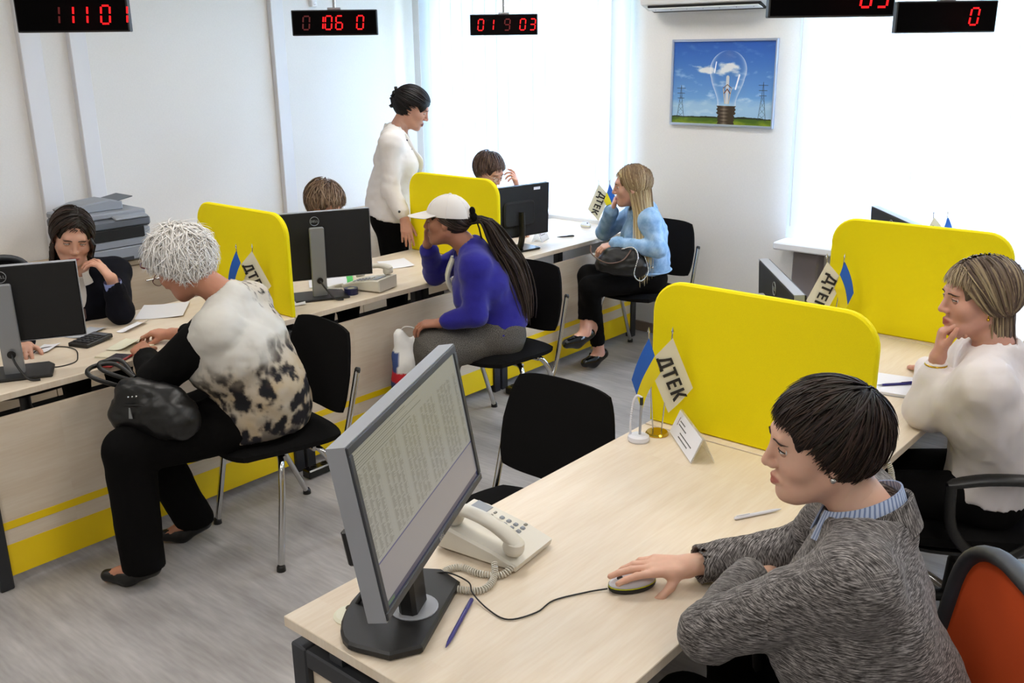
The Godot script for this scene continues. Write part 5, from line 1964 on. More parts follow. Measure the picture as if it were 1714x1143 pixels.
# ---------------------------------------------------------------- the nine people in the hall
func people() -> void:
	skin_mat = mat(Color(1, 1, 1), 0.5, 0.0, 0.4)
	skin_mat.vertex_color_use_as_albedo = true
	skin_mat.subsurf_scatter_enabled = true
	skin_mat.subsurf_scatter_strength = 0.12
	hair_mat = mat(Color(1, 1, 1), 0.5, 0.0, 0.35)
	hair_mat.vertex_color_use_as_albedo = true
	M.eye = mat(Color(1, 1, 1), 0.08)
	M.eye.vertex_color_use_as_albedo = true
	M.brow = mat(Color(1, 1, 1), 0.7)
	M.brow.vertex_color_use_as_albedo = true
	M.lash = mat(Color(0.03, 0.025, 0.02), 0.6)
	M.painted = mat(Color(1, 1, 1), 0.75, 0.0, 0.3)
	M.painted.vertex_color_use_as_albedo = true
	var n1 := noise(71, 0.02, 4)
	var n2 := noise(73, 0.09, 3)
	var knit := func(x: int, y: int) -> Color:
		var a := n2.get_noise_2d(x * 0.22, y * 2.6) * 0.95 + n2.get_noise_2d(x * 0.7 + 500.0, y * 6.0) * 0.4
		return Color(0.20, 0.19, 0.19).lerp(Color(0.66, 0.64, 0.63), clampf(0.44 + a * 1.15, 0.0, 1.0))
	M.knit = tri(mat(Color(1, 1, 1), 0.95, 0.0, 0.2), tex(512, 512, knit), V(3.2, 3.2, 3.2))
	M.knit.rim_enabled = true
	M.knit.rim = 0.3
	M.knit_turned = tri(mat(Color(1, 1, 1), 0.95, 0.0, 0.2), tex(512, 512, func(x, y): return knit.call(y, x)), V(3.2, 3.2, 3.2))
	var den := func(x: int, y: int) -> Color:
		var a := n1.get_noise_2d(x * 1.2, y * 1.2)
		var b := n2.get_noise_2d(x * 6.0, y * 1.0) * 0.3
		return Color(0.45, 0.60, 0.76).lerp(Color(0.66, 0.78, 0.89), clampf(0.5 + a * 0.8 + b, 0.0, 1.0))
	M.denim = tri(mat(Color(1, 1, 1), 0.9), tex(256, 256, den), V(2.0, 2.0, 2.0))
	var tweed := func(x: int, y: int) -> Color:
		var a := n2.get_noise_2d(x * 2.6, y * 2.6)
		return Color(0.16, 0.155, 0.15).lerp(Color(0.58, 0.56, 0.53), clampf(0.42 + a * 1.3, 0.0, 1.0))
	M.tweed = tri(mat(Color(1, 1, 1), 0.95, 0.0, 0.2), tex(256, 256, tweed), V(5, 5, 5))
	var wool := func(x: int, y: int) -> Color:
		var a := n2.get_noise_2d(x * 5.0, y * 5.0)
		return Color(0.13, 0.12, 0.44).lerp(Color(0.22, 0.20, 0.60), clampf(0.5 + a * 0.7, 0.0, 1.0))
	M.blue_wool = tri(mat(Color(1, 1, 1), 0.95, 0.0, 0.2), tex(256, 256, wool), V(4, 4, 4))
	M.blue_wool.rim_enabled = true
	M.blue_wool.rim = 0.4
	M.black_cloth = mat(Color(0.045, 0.045, 0.048), 0.9, 0.0, 0.25)
	M.black_pants = mat(Color(0.055, 0.053, 0.055), 0.95, 0.0, 0.2)
	M.navy_cloth = mat(Color(0.06, 0.065, 0.10), 0.85, 0.0, 0.25)
	M.white_cloth = mat(Color(0.86, 0.84, 0.82), 0.9, 0.0, 0.25)
	M.blouse = mat(Color(0.89, 0.86, 0.855), 0.85, 0.0, 0.25)
	M.leather = mat(Color(0.03, 0.03, 0.032), 0.42)
	M.patent = mat(Color(0.02, 0.02, 0.022), 0.08)
	M.striped = mat(Color(1, 1, 1), 0.8)
	M.striped.albedo_texture = tex(64, 8, func(x, _y): return Color(0.72, 0.77, 0.86) if x % 8 < 5 else Color(0.45, 0.52, 0.68))
	M.striped.uv1_scale = V(6, 1, 1)
	jacket_woman()
	blouse_woman()
	white_haired_woman()
	cap_woman()
	denim_woman()
	phone_clerk()
	standing_woman()
	glasses_clerk()
	hidden_clerk()
	run_jobs()
	for f in later:
		f.call()

func hang(node: Node3D, called: String, m: MB, material: Material, label := "") -> MeshInstance3D:
	var o := part(called, m, material, node, label)
	o.position = -node.position
	return o

# --- woman in the grey melange jacket at the mouse
func jacket_woman() -> void:
	var node := new_person("woman with short dark hair in a grey jacket, hand on the mouse", V(-0.50, 0, -1.70))
	var tone := Color(0.85, 0.675, 0.585)
	var T := Transform3D(lookat(V(-0.785, -0.10, 0.61), V(0.05, 1, 0.0)), V(-0.640, 1.182, -1.640))
	var j := {head = T.origin, neck = V(-0.560, 1.055, -1.665), shL = V(-0.505, 1.000, -1.495), shR = V(-0.630, 1.000, -1.83), elL = V(-0.765, 0.808, -1.465), wrL = V(-0.80, 0.80, -1.70), elR = V(-0.755, 0.812, -1.880), wrR = V(-0.926, 0.800, -1.676), chest = V(-0.545, 0.865, -1.650), waist = V(-0.47, 0.68, -1.67), hipL = V(-0.44, 0.55, -1.58), hipR = V(-0.46, 0.55, -1.77), knL = V(-0.86, 0.53, -1.56), knR = V(-0.86, 0.53, -1.80), anL = V(-0.88, 0.09, -1.56), anR = V(-0.88, 0.09, -1.80), toeL = V(-1.02, 0.04, -1.55), toeR = V(-1.02, 0.04, -1.81)}
	var body := body_field(j, tone, 1.0)
	var head := head_field(0.0029, T.affine_inverse() * j.neck, tone, Color(0.72, 0.44, 0.40), 1.02, true)
	var mo := V(-1.022, 0.75, -1.587)
	var hd: Vector3 = (mo + V(0.0, 0.052, 0.0) - j.wrR).normalized()
	var hr := hand_field(j.wrR + hd * 0.004, hd, V(0.10, 1, 0.08), 1.0, [[0.06, 0.24, 0.16], [0.02, 0.24, 0.16], [0.10, 0.42, 0.25], [0.24, 0.5, 0.3]], j.elR, tone, 0.0031, V(0.66, -0.62, 0.60), 0.22, 1.3, 0.96)
	var hl := hand_field(j.wrL, V(-0.1, -0.05, -1), V(-0.2, 1, 0), -1.0, RELAXED, j.elL, tone, 0.006)
	# jacket
	var jk := Field.new()
	jk.cell = 0.0085
	torso(jk, j, 0.013, 1.13, 0.062)
	limb(jk, j.shL, j.elL, j.wrL, 0.072, 0.056, 0.046)
	jk.cap(j.shR, j.elR.lerp(j.shR, 0.3), 0.066, 0.060, 0.03)
	jk.cap(j.neck + V(0.012, -0.01, 0), j.neck + V(-0.03, 0.10, 0.02), 0.068, 0.066, 0.012, 1)
	jk.plane(V(0, 0.50, 0), V(0, -1, 0))
	wrinkles(jk, 0.007, 81, 9.0, V(1, 1.5, 1))
	job(jk)
	var sl := Field.new()
	sl.cell = 0.007
	limb(sl, j.shR.lerp(j.elR, 0.3), j.elR, j.wrR, 0.060, 0.056, 0.043)
	var ax: Vector3 = (j.wrR - j.elR).normalized()
	sl.plane(j.wrR - ax * 0.012, ax)
	sl.cap(j.wrR - ax * 0.035, j.wrR + ax * 0.05, 0.034, 0.036, 0.003, 1)
	wrinkles(sl, 0.006, 83, 12.0, V(1, 1, 1))
	job(sl)
	var tr := Field.new()
	tr.cell = 0.014
	tr.cap(j.hipL, j.hipR, 0.108, 0.108, 0.05)
	for s in ["L", "R"]:
		limb(tr, j["hip" + s], j["kn" + s], j["an" + s], 0.095, 0.07, 0.052)
	job(tr)
	var o := {count = 2600, len = 0.088, width = 0.0029, lift = 0.010, tip_lift = 1.2, crown = V(0.1, 0.80, -0.62), grav = 0.10, jitter = 0.14, over = 0.018, E = V(0.083, 0.095, 0.103), C = V(0, 0.026, -0.016), ear = -0.030, nape = -0.092, cols = [[Color(0.13, 0.10, 0.085), Color(0.17, 0.125, 0.105)], [Color(0.10, 0.08, 0.07), Color(0.13, 0.10, 0.085)], [Color(0.15, 0.115, 0.10), Color(0.24, 0.18, 0.15)]]}
	var cap := hair_cap({E = V(0.083, 0.095, 0.103), C = V(0, 0.026, -0.016), open = -0.004, cap_low = -0.09}, 0.005)
	var locks := hair(o, 5)
	shoe(node, j.anL, j.toeL, M.black)
	shoe(node, j.anR, j.toeR, M.black)
	later.append(func():
		var ex := MB.new()
		eyes(node, -node.position, head, T, V(-0.12, -0.12, 1.0), Color(0.16, 0.10, 0.07), tone, ex, 0.7, Color(0.20, 0.145, 0.12))
		finish(node, body, head, T, [hr, hl], ex)
		wear_hair(node, T, locks, cap, Color(0.10, 0.08, 0.07), "short dark brown hair")
		var jo := wear(node, "jacket", jk, M.knit, "grey melange knitted jacket")
		var so := wear(node, "sleeve", sl, M.knit_turned, "", jo)
		so.position = Vector3.ZERO
		# turned collar of the jacket and the striped shirt collar inside
		var nb := lookat(V(-0.9, 0.0, 0.42), V(-0.42, 1, 0.10))
		part("lapel", collar(Transform3D(nb, j.neck + V(0.0, -0.012, 0.0)), Vector2(0.094, 0.102), Vector2(0.073, 0.079), 0.056, 0.7, TAU - 0.7, 0.07, 0.008), M.knit_turned, jo)
		hang(node, "shirt_collar", collar(Transform3D(nb, j.neck + V(-0.006, 0.002, 0.002)), Vector2(0.078, 0.09), Vector2(0.062, 0.068), 0.058, 0.3, TAU - 0.3, 0.06, 0.003), M.striped, "blue and white striped shirt collar")
		wear(node, "trousers", tr, M.black_pants)
		var er := MB.new()
		er.xf = T
		er.ball(V(0.080, -0.038, 0.004), Vector3.ONE * 0.0062, Basis(), 8, 10)
		hang(node, "earring", er, M.chrome, "small round silver earring")
		var bt := MB.new()
		bt.ball(V(-0.700, 0.93, -1.56), V(0.009, 0.009, 0.004))
		)

# --- blonde clerk in the white blouse, chin on her hand
func blouse_woman() -> void:
	var node := new_person("blonde woman in a white blouse resting her chin on her hand", V(-0.58, 0, -3.05))
	var tone := Color(0.80, 0.60, 0.53)
	var T := Transform3D(lookat(V(-0.77, -0.06, 0.63), V(0, 1, 0)), V(-0.742, 1.170, -3.0))
	var j := {head = T.origin, neck = V(-0.685, 1.030, -3.02), shL = V(-0.655, 0.962, -2.845), shR = V(-0.760, 0.962, -3.15), elL = V(-0.832, 0.812, -2.945), wrL = V(-0.818, 0.985, -2.935), elR = V(-0.90, 0.80, -3.22), wrR = V(-0.98, 0.785, -3.42), chest = V(-0.670, 0.855, -3.00), waist = V(-0.645, 0.68, -3.05), hipL = V(-0.63, 0.55, -2.99), hipR = V(-0.68, 0.55, -3.17), knL = V(-1.02, 0.53, -2.80), knR = V(-1.06, 0.53, -2.98), anL = V(-1.05, 0.09, -2.82), anR = V(-1.08, 0.09, -2.99), toeL = V(-1.18, 0.04, -2.76), toeR = V(-1.21, 0.04, -2.94)}
	var body := body_field(j, tone, 0.98)
	var head := head_field(0.0036, T.affine_inverse() * j.neck, tone, Color(0.66, 0.38, 0.36), 1.0)
	var hl := hand_field(j.wrL, V(0.02, 0.93, -0.10), V(-0.9, 0.0, 0.35), -1.0, [[0.9, 1.1, 0.6], [0.95, 1.1, 0.6], [1.0, 1.1, 0.6], [1.0, 1.1, 0.6]], j.elL, tone, 0.0042, V(0.5, -0.3, 0.8), 0.1, 0.6, 0.95)
	var hr := hand_field(j.wrR, V(-0.3, -0.05, -1), V(0, 1, 0), 1.0, RELAXED, j.elR, tone, 0.006)
	var bl := Field.new()
	bl.cell = 0.0095
	torso(bl, j, 0.012, 1.0, 0.045)
	bl.cap(j.shL, j.elL, 0.047, 0.062, 0.06)
	bl.cap(j.shL + V(0.02, -0.03, 0), j.waist + V(0.03, -0.02, 0.05), 0.055, 0.10, 0.06)
	bl.cap(j.elL, j.elL.lerp(j.wrL, 0.62), 0.068, 0.048, 0.03)
	bl.cap(j.elL.lerp(j.wrL, 0.62), j.elL.lerp(j.wrL, 0.80), 0.047, 0.034, 0.01)
	limb(bl, j.shR, j.elR, j.wrR, 0.060, 0.062, 0.045)
	bl.cap(j.neck + V(0, -0.01, 0), j.neck + V(-0.02, 0.10, 0.01), 0.062, 0.064, 0.012, 1)
	bl.plane(V(0, 0.56, 0), V(0, -1, 0))
	wrinkles(bl, 0.006, 91, 13.0, V(1.8, 0.8, 1.8))
	job(bl)
	var tr := Field.new()
	tr.cell = 0.014
	tr.cap(j.hipL, j.hipR, 0.100, 0.100, 0.05)
	for s in ["L", "R"]:
		limb(tr, j["hip" + s], j["kn" + s], j["an" + s], 0.086, 0.066, 0.05)
	job(tr)
	var blond := [[Color(0.42, 0.36, 0.30), Color(0.56, 0.49, 0.39)], [Color(0.36, 0.30, 0.26), Color(0.46, 0.39, 0.32)], [Color(0.54, 0.47, 0.37), Color(0.70, 0.63, 0.50)], [Color(0.34, 0.28, 0.25), Color(0.40, 0.33, 0.28)]]
	var E := V(0.086, 0.099, 0.110)
	var C := V(0, 0.026, -0.018)
	var o := {count = 1900, len = 0.255, steps = 14, width = 0.0033, lift = 0.010, crown = V(0.15, 0.95, -0.15), grav = 0.55, jitter = 0.08, over = 0.012, hang = -0.035, wave = 0.06, wave_n = 5.0, E = E, C = C, ear = -0.01, cols = blond, len_at = func(p): return 0.6 if p.z > 0.05 else (0.8 if p.z > 0.02 else 1.0), flow = func(q, p): return V(signf(p.x) * 0.9, -0.6, -0.45), pull = func(q): return V(-q.x * 0.6, 0, -0.06 - q.z * 0.3)}
	var cap := hair_cap({E = E, C = C, cap_low = -0.10, open = 0.012}, 0.006)
	var locks := hair(o, 9)
	# swept fringe
	var o2 := {count = 260, len = 0.085, width = 0.0032, lift = 0.012, over = 0.02, crown = V(-0.3, 0.9, -0.1), grav = 0.2, jitter = 0.12, E = E, C = C, cols = [blond[2], blond[0]], keep = func(p): return p.z > 0.045 and p.y > 0.06}
	var fringe := hair(o2, 10)
	shoe(node, j.anL, j.toeL, M.black)
	shoe(node, j.anR, j.toeR, M.black)
	later.append(func():
		var ex := MB.new()
		eyes(node, -node.position, head, T, V(0, -0.25, 1.0), Color(0.30, 0.34, 0.34), tone, ex, 0.4, Color(0.22, 0.16, 0.13))
		finish(node, body, head, T, [hl, hr], ex)
		locks.raw([fringe.v, fringe.n, fringe.idx, fringe.col])
		wear_hair(node, T, locks, cap, Color(0.38, 0.32, 0.27), "blonde bob with lighter streaks")
		var bo := wear(node, "blouse", bl, M.blouse, "thin white blouse with puffed sleeves")
		# raised seams at the armhole and down the back
		var sm := MB.new()
		var ring := PackedVector3Array()
		var axis: Vector3 = (j.elL - j.shL).normalized()
		var sx := axis.cross(V(0, 1, 0)).normalized()
		var sy := axis.cross(sx)
		for k in 17:
			var a := TAU * k / 16
			ring.append(j.shL + axis * 0.02 + (sx * cos(a) + sy * sin(a)) * 0.068)
		sm.tube(ring, 0.002, 5, false)
		part("seam", sm, M.white_cloth, bo)
		var br := MB.new()
		var rr := PackedVector3Array()
		for k in 17:
			rr.append(j.wrL.lerp(j.elL, 0.14) + V(cos(TAU * k / 16) * 0.031, 0, sin(TAU * k / 16) * 0.031))
		br.tube(rr, 0.003, 6, false)
		hang(node, "bracelet", br, M.gold, "thin gold bracelet")
		wear(node, "trousers", tr, M.black_pants)
		var er := MB.new()
		er.xf = T
		er.ball(V(0.078, -0.046, 0.002), Vector3.ONE * 0.005, Basis(), 6, 8)
		er.ball(V(0.078, -0.038, 0.002), V(0.002, 0.006, 0.002), Basis(), 6, 8)
		hang(node, "earring", er, M.gold, "small drop earring"))

# --- elderly visitor with white hair and the leopard blouse
func white_haired_woman() -> void:
	var node := new_person("white haired woman in a leopard print blouse bending over the desk", V(-3.02, 0, -1.98))
	var tone := Color(0.74, 0.52, 0.42)
	var T := Transform3D(lookat(V(-0.72, -0.62, 0.32), V(-0.3, 1, 0.05)), V(-3.118, 1.165, -1.790))
	var j := {head = T.origin, neck = V(-3.015, 1.045, -1.89), shL = V(-2.915, 0.955, -1.775), shR = V(-3.10, 0.975, -2.05), elL = V(-3.140, 0.755, -1.655), wrL = V(-3.375, 0.79, -1.735), elR = V(-3.30, 0.79, -2.06), wrR = V(-3.53, 0.79, -1.95), chest = V(-2.985, 0.85, -1.925), waist = V(-2.975, 0.69, -1.98), hipL = V(-2.97, 0.57, -1.93), hipR = V(-3.07, 0.57, -2.06), knL = V(-3.115, 0.535, -1.50), knR = V(-3.29, 0.52, -1.64), anL = V(-3.095, 0.09, -1.485), anR = V(-3.255, 0.09, -1.80), toeL = V(-3.215, 0.03, -1.40), toeR = V(-3.33, 0.03, -1.70)}
	var body := body_field(j, tone, 1.1)
	var head := head_field(0.0042, T.affine_inverse() * j.neck, tone, Color(0.62, 0.36, 0.32), 1.04)
	var hl := hand_field(j.wrL, V(-0.85, 0.05, -0.25), V(0.1, 1, 0.5), -1.0, [[0.5, 0.7, 0.4], [0.6, 0.7, 0.4], [0.65, 0.8, 0.4], [0.7, 0.8, 0.4]], j.elL, tone, 0.0046, V(0.5, -0.5, 0.75), 0.1)
	var hr := hand_field(j.wrR, V(-0.75, 0.02, 0.45), V(0, 1, 0), 1.0, [[0.45, 0.7, 0.4], [0.5, 0.7, 0.4], [0.55, 0.8, 0.4], [0.6, 0.8, 0.4]], j.elR, tone, 0.0046, V(0.5, -0.5, 0.75), 0.1)
	var bl := Field.new()
	bl.cell = 0.0072
	torso(bl, j, 0.018, 1.22, 0.06)
	bl.cap(j.shL, j.shL.lerp(j.elL, 0.16), 0.075, 0.072, 0.03)
	bl.cap(j.waist + V(0.03, 0, 0.02), (j.hipL + j.hipR) / 2.0 + V(0.03, 0.02, -0.02), 0.155, 0.165, 0.05)
	bl.cap(j.neck + V(-0.02, 0.0, 0.01), j.neck + V(-0.07, 0.10, 0.05), 0.066, 0.068, 0.01, 1)
	bl.plane(V(0, 0.508, 0), V(0, -1, 0))
	wrinkles(bl, 0.006, 101, 8.0, V(1, 1.6, 1))
	var spots := FastNoiseLite.new()
	spots.seed = 4
	spots.noise_type = FastNoiseLite.TYPE_CELLULAR
	spots.cellular_return_type = FastNoiseLite.RETURN_DISTANCE
	spots.frequency = 15.0
	var fine := FastNoiseLite.new()
	fine.seed = 8
	fine.noise_type = FastNoiseLite.TYPE_CELLULAR
	fine.cellular_return_type = FastNoiseLite.RETURN_DISTANCE
	fine.frequency = 30.0
	var soft := noise(9, 9.0, 3)
	bl.paint = func(p: Vector3, _n: Vector3) -> Color:
		var w := soft.get_noise_3d(p.x, p.y, p.z)
		var low := smoothstep(0.90, 0.74, p.y + w * 0.08 + 0.25 * (p.z + 1.85))
		var front := smoothstep(-2.985, -3.05, p.x + 0.35 * (p.z + 1.85) + w * 0.03) * smoothstep(0.80, 0.88, p.y)
		var cream := Color(0.62, 0.60, 0.55)
		var tan_ := Color(0.46, 0.36, 0.23)
		var dark := Color(0.018, 0.016, 0.02)
		var d := spots.get_noise_3d(p.x, p.y * 0.8, p.z)
		var e := fine.get_noise_3d(p.x, p.y, p.z)
		var c := cream.lerp(tan_, clampf(low * 0.75 + w * 0.5 * low, 0, 1))
		var big := smoothstep(-0.42 - 0.18 * w, -0.56, d) * low
		big = maxf(big, smoothstep(0.62, 0.50, p.y + w * 0.06) * 0.8 * smoothstep(0.1, -0.1, w))
		var small := smoothstep(-0.52, -0.66, e) * front
		c = c.lerp(tan_, front * 0.45)
		return c.lerp(dark, clampf(maxf(big, small), 0, 1))
	job(bl)
	var sl := Field.new()
	sl.cell = 0.009
	limb(sl, j.shL.lerp(j.elL, 0.05) + V(-0.012, -0.004, 0.0), j.elL, j.wrL, 0.083, 0.068, 0.042)
	sl.plane(j.wrL - (j.wrL - j.elL).normalized() * 0.05, j.wrL - j.elL)
	wrinkles(sl, 0.004, 103, 9.0)
	job(sl)
	var sr := Field.new()
	sr.cell = 0.011
	limb(sr, j.shR, j.elR, j.wrR, 0.072, 0.06, 0.042)
	sr.plane(j.wrR - (j.wrR - j.elR).normalized() * 0.05, j.wrR - j.elR)
	job(sr)
	var tr := Field.new()
	tr.cell = 0.011
	tr.cap(j.hipL, j.hipR, 0.135, 0.135, 0.05)
	limb(tr, j.hipL, j.knL, j.anL, 0.125, 0.088, 0.078)
	limb(tr, j.hipR, j.knR, j.anR, 0.12, 0.085, 0.075)
	tr.plane(V(0, 0.075, 0), V(0, -1, 0))
	wrinkles(tr, 0.006, 107, 7.0, V(1.4, 0.6, 1.4))
	job(tr)
	var white := [[Color(0.93, 0.92, 0.90), Color(0.97, 0.96, 0.95)], [Color(0.90, 0.89, 0.87), Color(0.96, 0.95, 0.94)], [Color(0.84, 0.82, 0.80), Color(0.92, 0.91, 0.90)]]
	var E := V(0.088, 0.100, 0.110)
	var C := V(0, 0.028, -0.02)
	var o := {count = 2600, len = 0.075, width = 0.0024, lift = 0.020, tip_lift = 1.5, over = 0.03, crown = V(0.1, 0.75, -0.6), grav = 0.15, jitter = 0.6, E = E, C = C, ear = -0.012, cols = white}
	var cap := hair_cap({E = E + Vector3.ONE * 0.006, C = C, cap_low = -0.085}, 0.006)
	var locks := hair(o, 21)
	shoe(node, j.anL, j.toeL, M.leather, "sandal")
	shoe(node, j.anR, j.toeR, M.leather, "sandal")
	later.append(func():
		finish(node, body, head, T, [hl, hr])
		wear_hair(node, T, locks, cap, Color(0.86, 0.85, 0.83), "short tousled white hair")
		var bo := wear(node, "blouse", bl, M.painted, "cream blouse with dark leopard spots")
		wear(node, "sleeve", sl, M.black_cloth, "black sleeve", bo).position = Vector3.ZERO
		wear(node, "sleeve", sr, M.black_cloth, "black sleeve", bo).position = Vector3.ZERO
		wear(node, "trousers", tr, M.black_pants, "wide black trousers")
		var nk := lookat(V(-0.8, -0.35, 0.45), V(-0.45, 1, 0.25))
		part("neck_binding", MB.new().tube(_ring(Transform3D(nk, j.neck + V(0.0, -0.012, 0.0)), 0.068, 0.078), 0.004, 6, false), M.black_cloth, bo)
		glasses(node, T, mat(Color(0.35, 0.10, 0.09), 0.3))
		hang(node, "necklace", MB.new().tube(_ring(Transform3D(nk, j.neck + V(-0.012, 0.012, 0.006)), 0.057, 0.064), 0.0018, 6, false), M.gold, "thin gold necklace")
		# second pair of glasses pushed up into the hair
		var g2 := T * Transform3D(Basis(Vector3.RIGHT, -0.75), V(0, 0.075, 0.012))
		hang(node, "hair_clip", MB.new().tube(bez([T * V(0.094, 0.035, 0.055), T * V(0.085, 0.06, 0.085), T * V(0.05, 0.085, 0.105), T * V(0, 0.092, 0.112)], 5), 0.003, 6), mat(Color(0.38, 0.06, 0.09), 0.25), "dark red frame pushed into the hair"))
	# handbag on her lap
	var hb := thing("handbag", "black leather handbag on the white haired woman's lap", "handbag", V(-3.06, 0.60, -1.60), 0.5)
	var bf := Field.new()
	bf.cell = 0.009
	bf.cap(V(-0.12, 0.05, 0.0), V(0.10, 0.05, 0.02), 0.068, 0.07, 0.05)
	bf.cap(V(-0.10, 0.14, 0.0), V(0.07, 0.13, 0.01), 0.05, 0.045, 0.05)
	bf.ell(V(0.06, 0.06, 0.03), V(0.09, 0.07, 0.06), Basis(), 0.04)
	wrinkles(bf, 0.008, 111, 12.0)
	job(bf)
	later.append(func():
		var bm := MB.new()
		bm.raw(bf.result)
		part("bag_body", bm, M.leather, hb)
		for s in 2:
			part("handle", MB.new().tube(bez([V(-0.15 + 0.04 * s, 0.15, -0.01 - 0.05 * s), V(-0.20, 0.19, 0.04 - 0.07 * s), V(-0.25, 0.205, 0.02 - 0.07 * s), V(-0.27, 0.205, -0.05 - 0.05 * s), V(-0.22, 0.20, -0.10 - 0.04 * s), V(-0.13, 0.16, -0.08)], 6), 0.0085, 8), M.leather, hb)
		for k in 3:
			part("stud", MB.new().ball(V(-0.075 + 0.016 * k, 0.135 + 0.002 * k, 0.052), Vector3.ONE * 0.0042, Basis(), 6, 8), M.chrome, hb, "small silver stud")
		part("zipper", MB.new().tube(bez([V(-0.09, 0.105, 0.058), V(-0.02, 0.112, 0.066), V(0.05, 0.108, 0.082)], 5), 0.003, 6), M.black, hb)
		part("zip_pull", MB.new().prism(PackedVector2Array([Vector2(-0.002, 0.024), Vector2(0.002, 0.024), Vector2(0.007, -0.016), Vector2(-0.007, -0.016)]), 0.004, 0.001, Transform3D(Basis(Vector3.UP, 0.1), V(-0.06, 0.08, 0.076))), M.silver, hb, "silver zip pull"))

func _ring(T: Transform3D, rx: float, rz: float, n := 28) -> PackedVector3Array:
	var r := PackedVector3Array()
	for k in n + 1:
		var a := TAU * k / n
		r.append(T * V(sin(a) * rx, 0, cos(a) * rz))
	return r

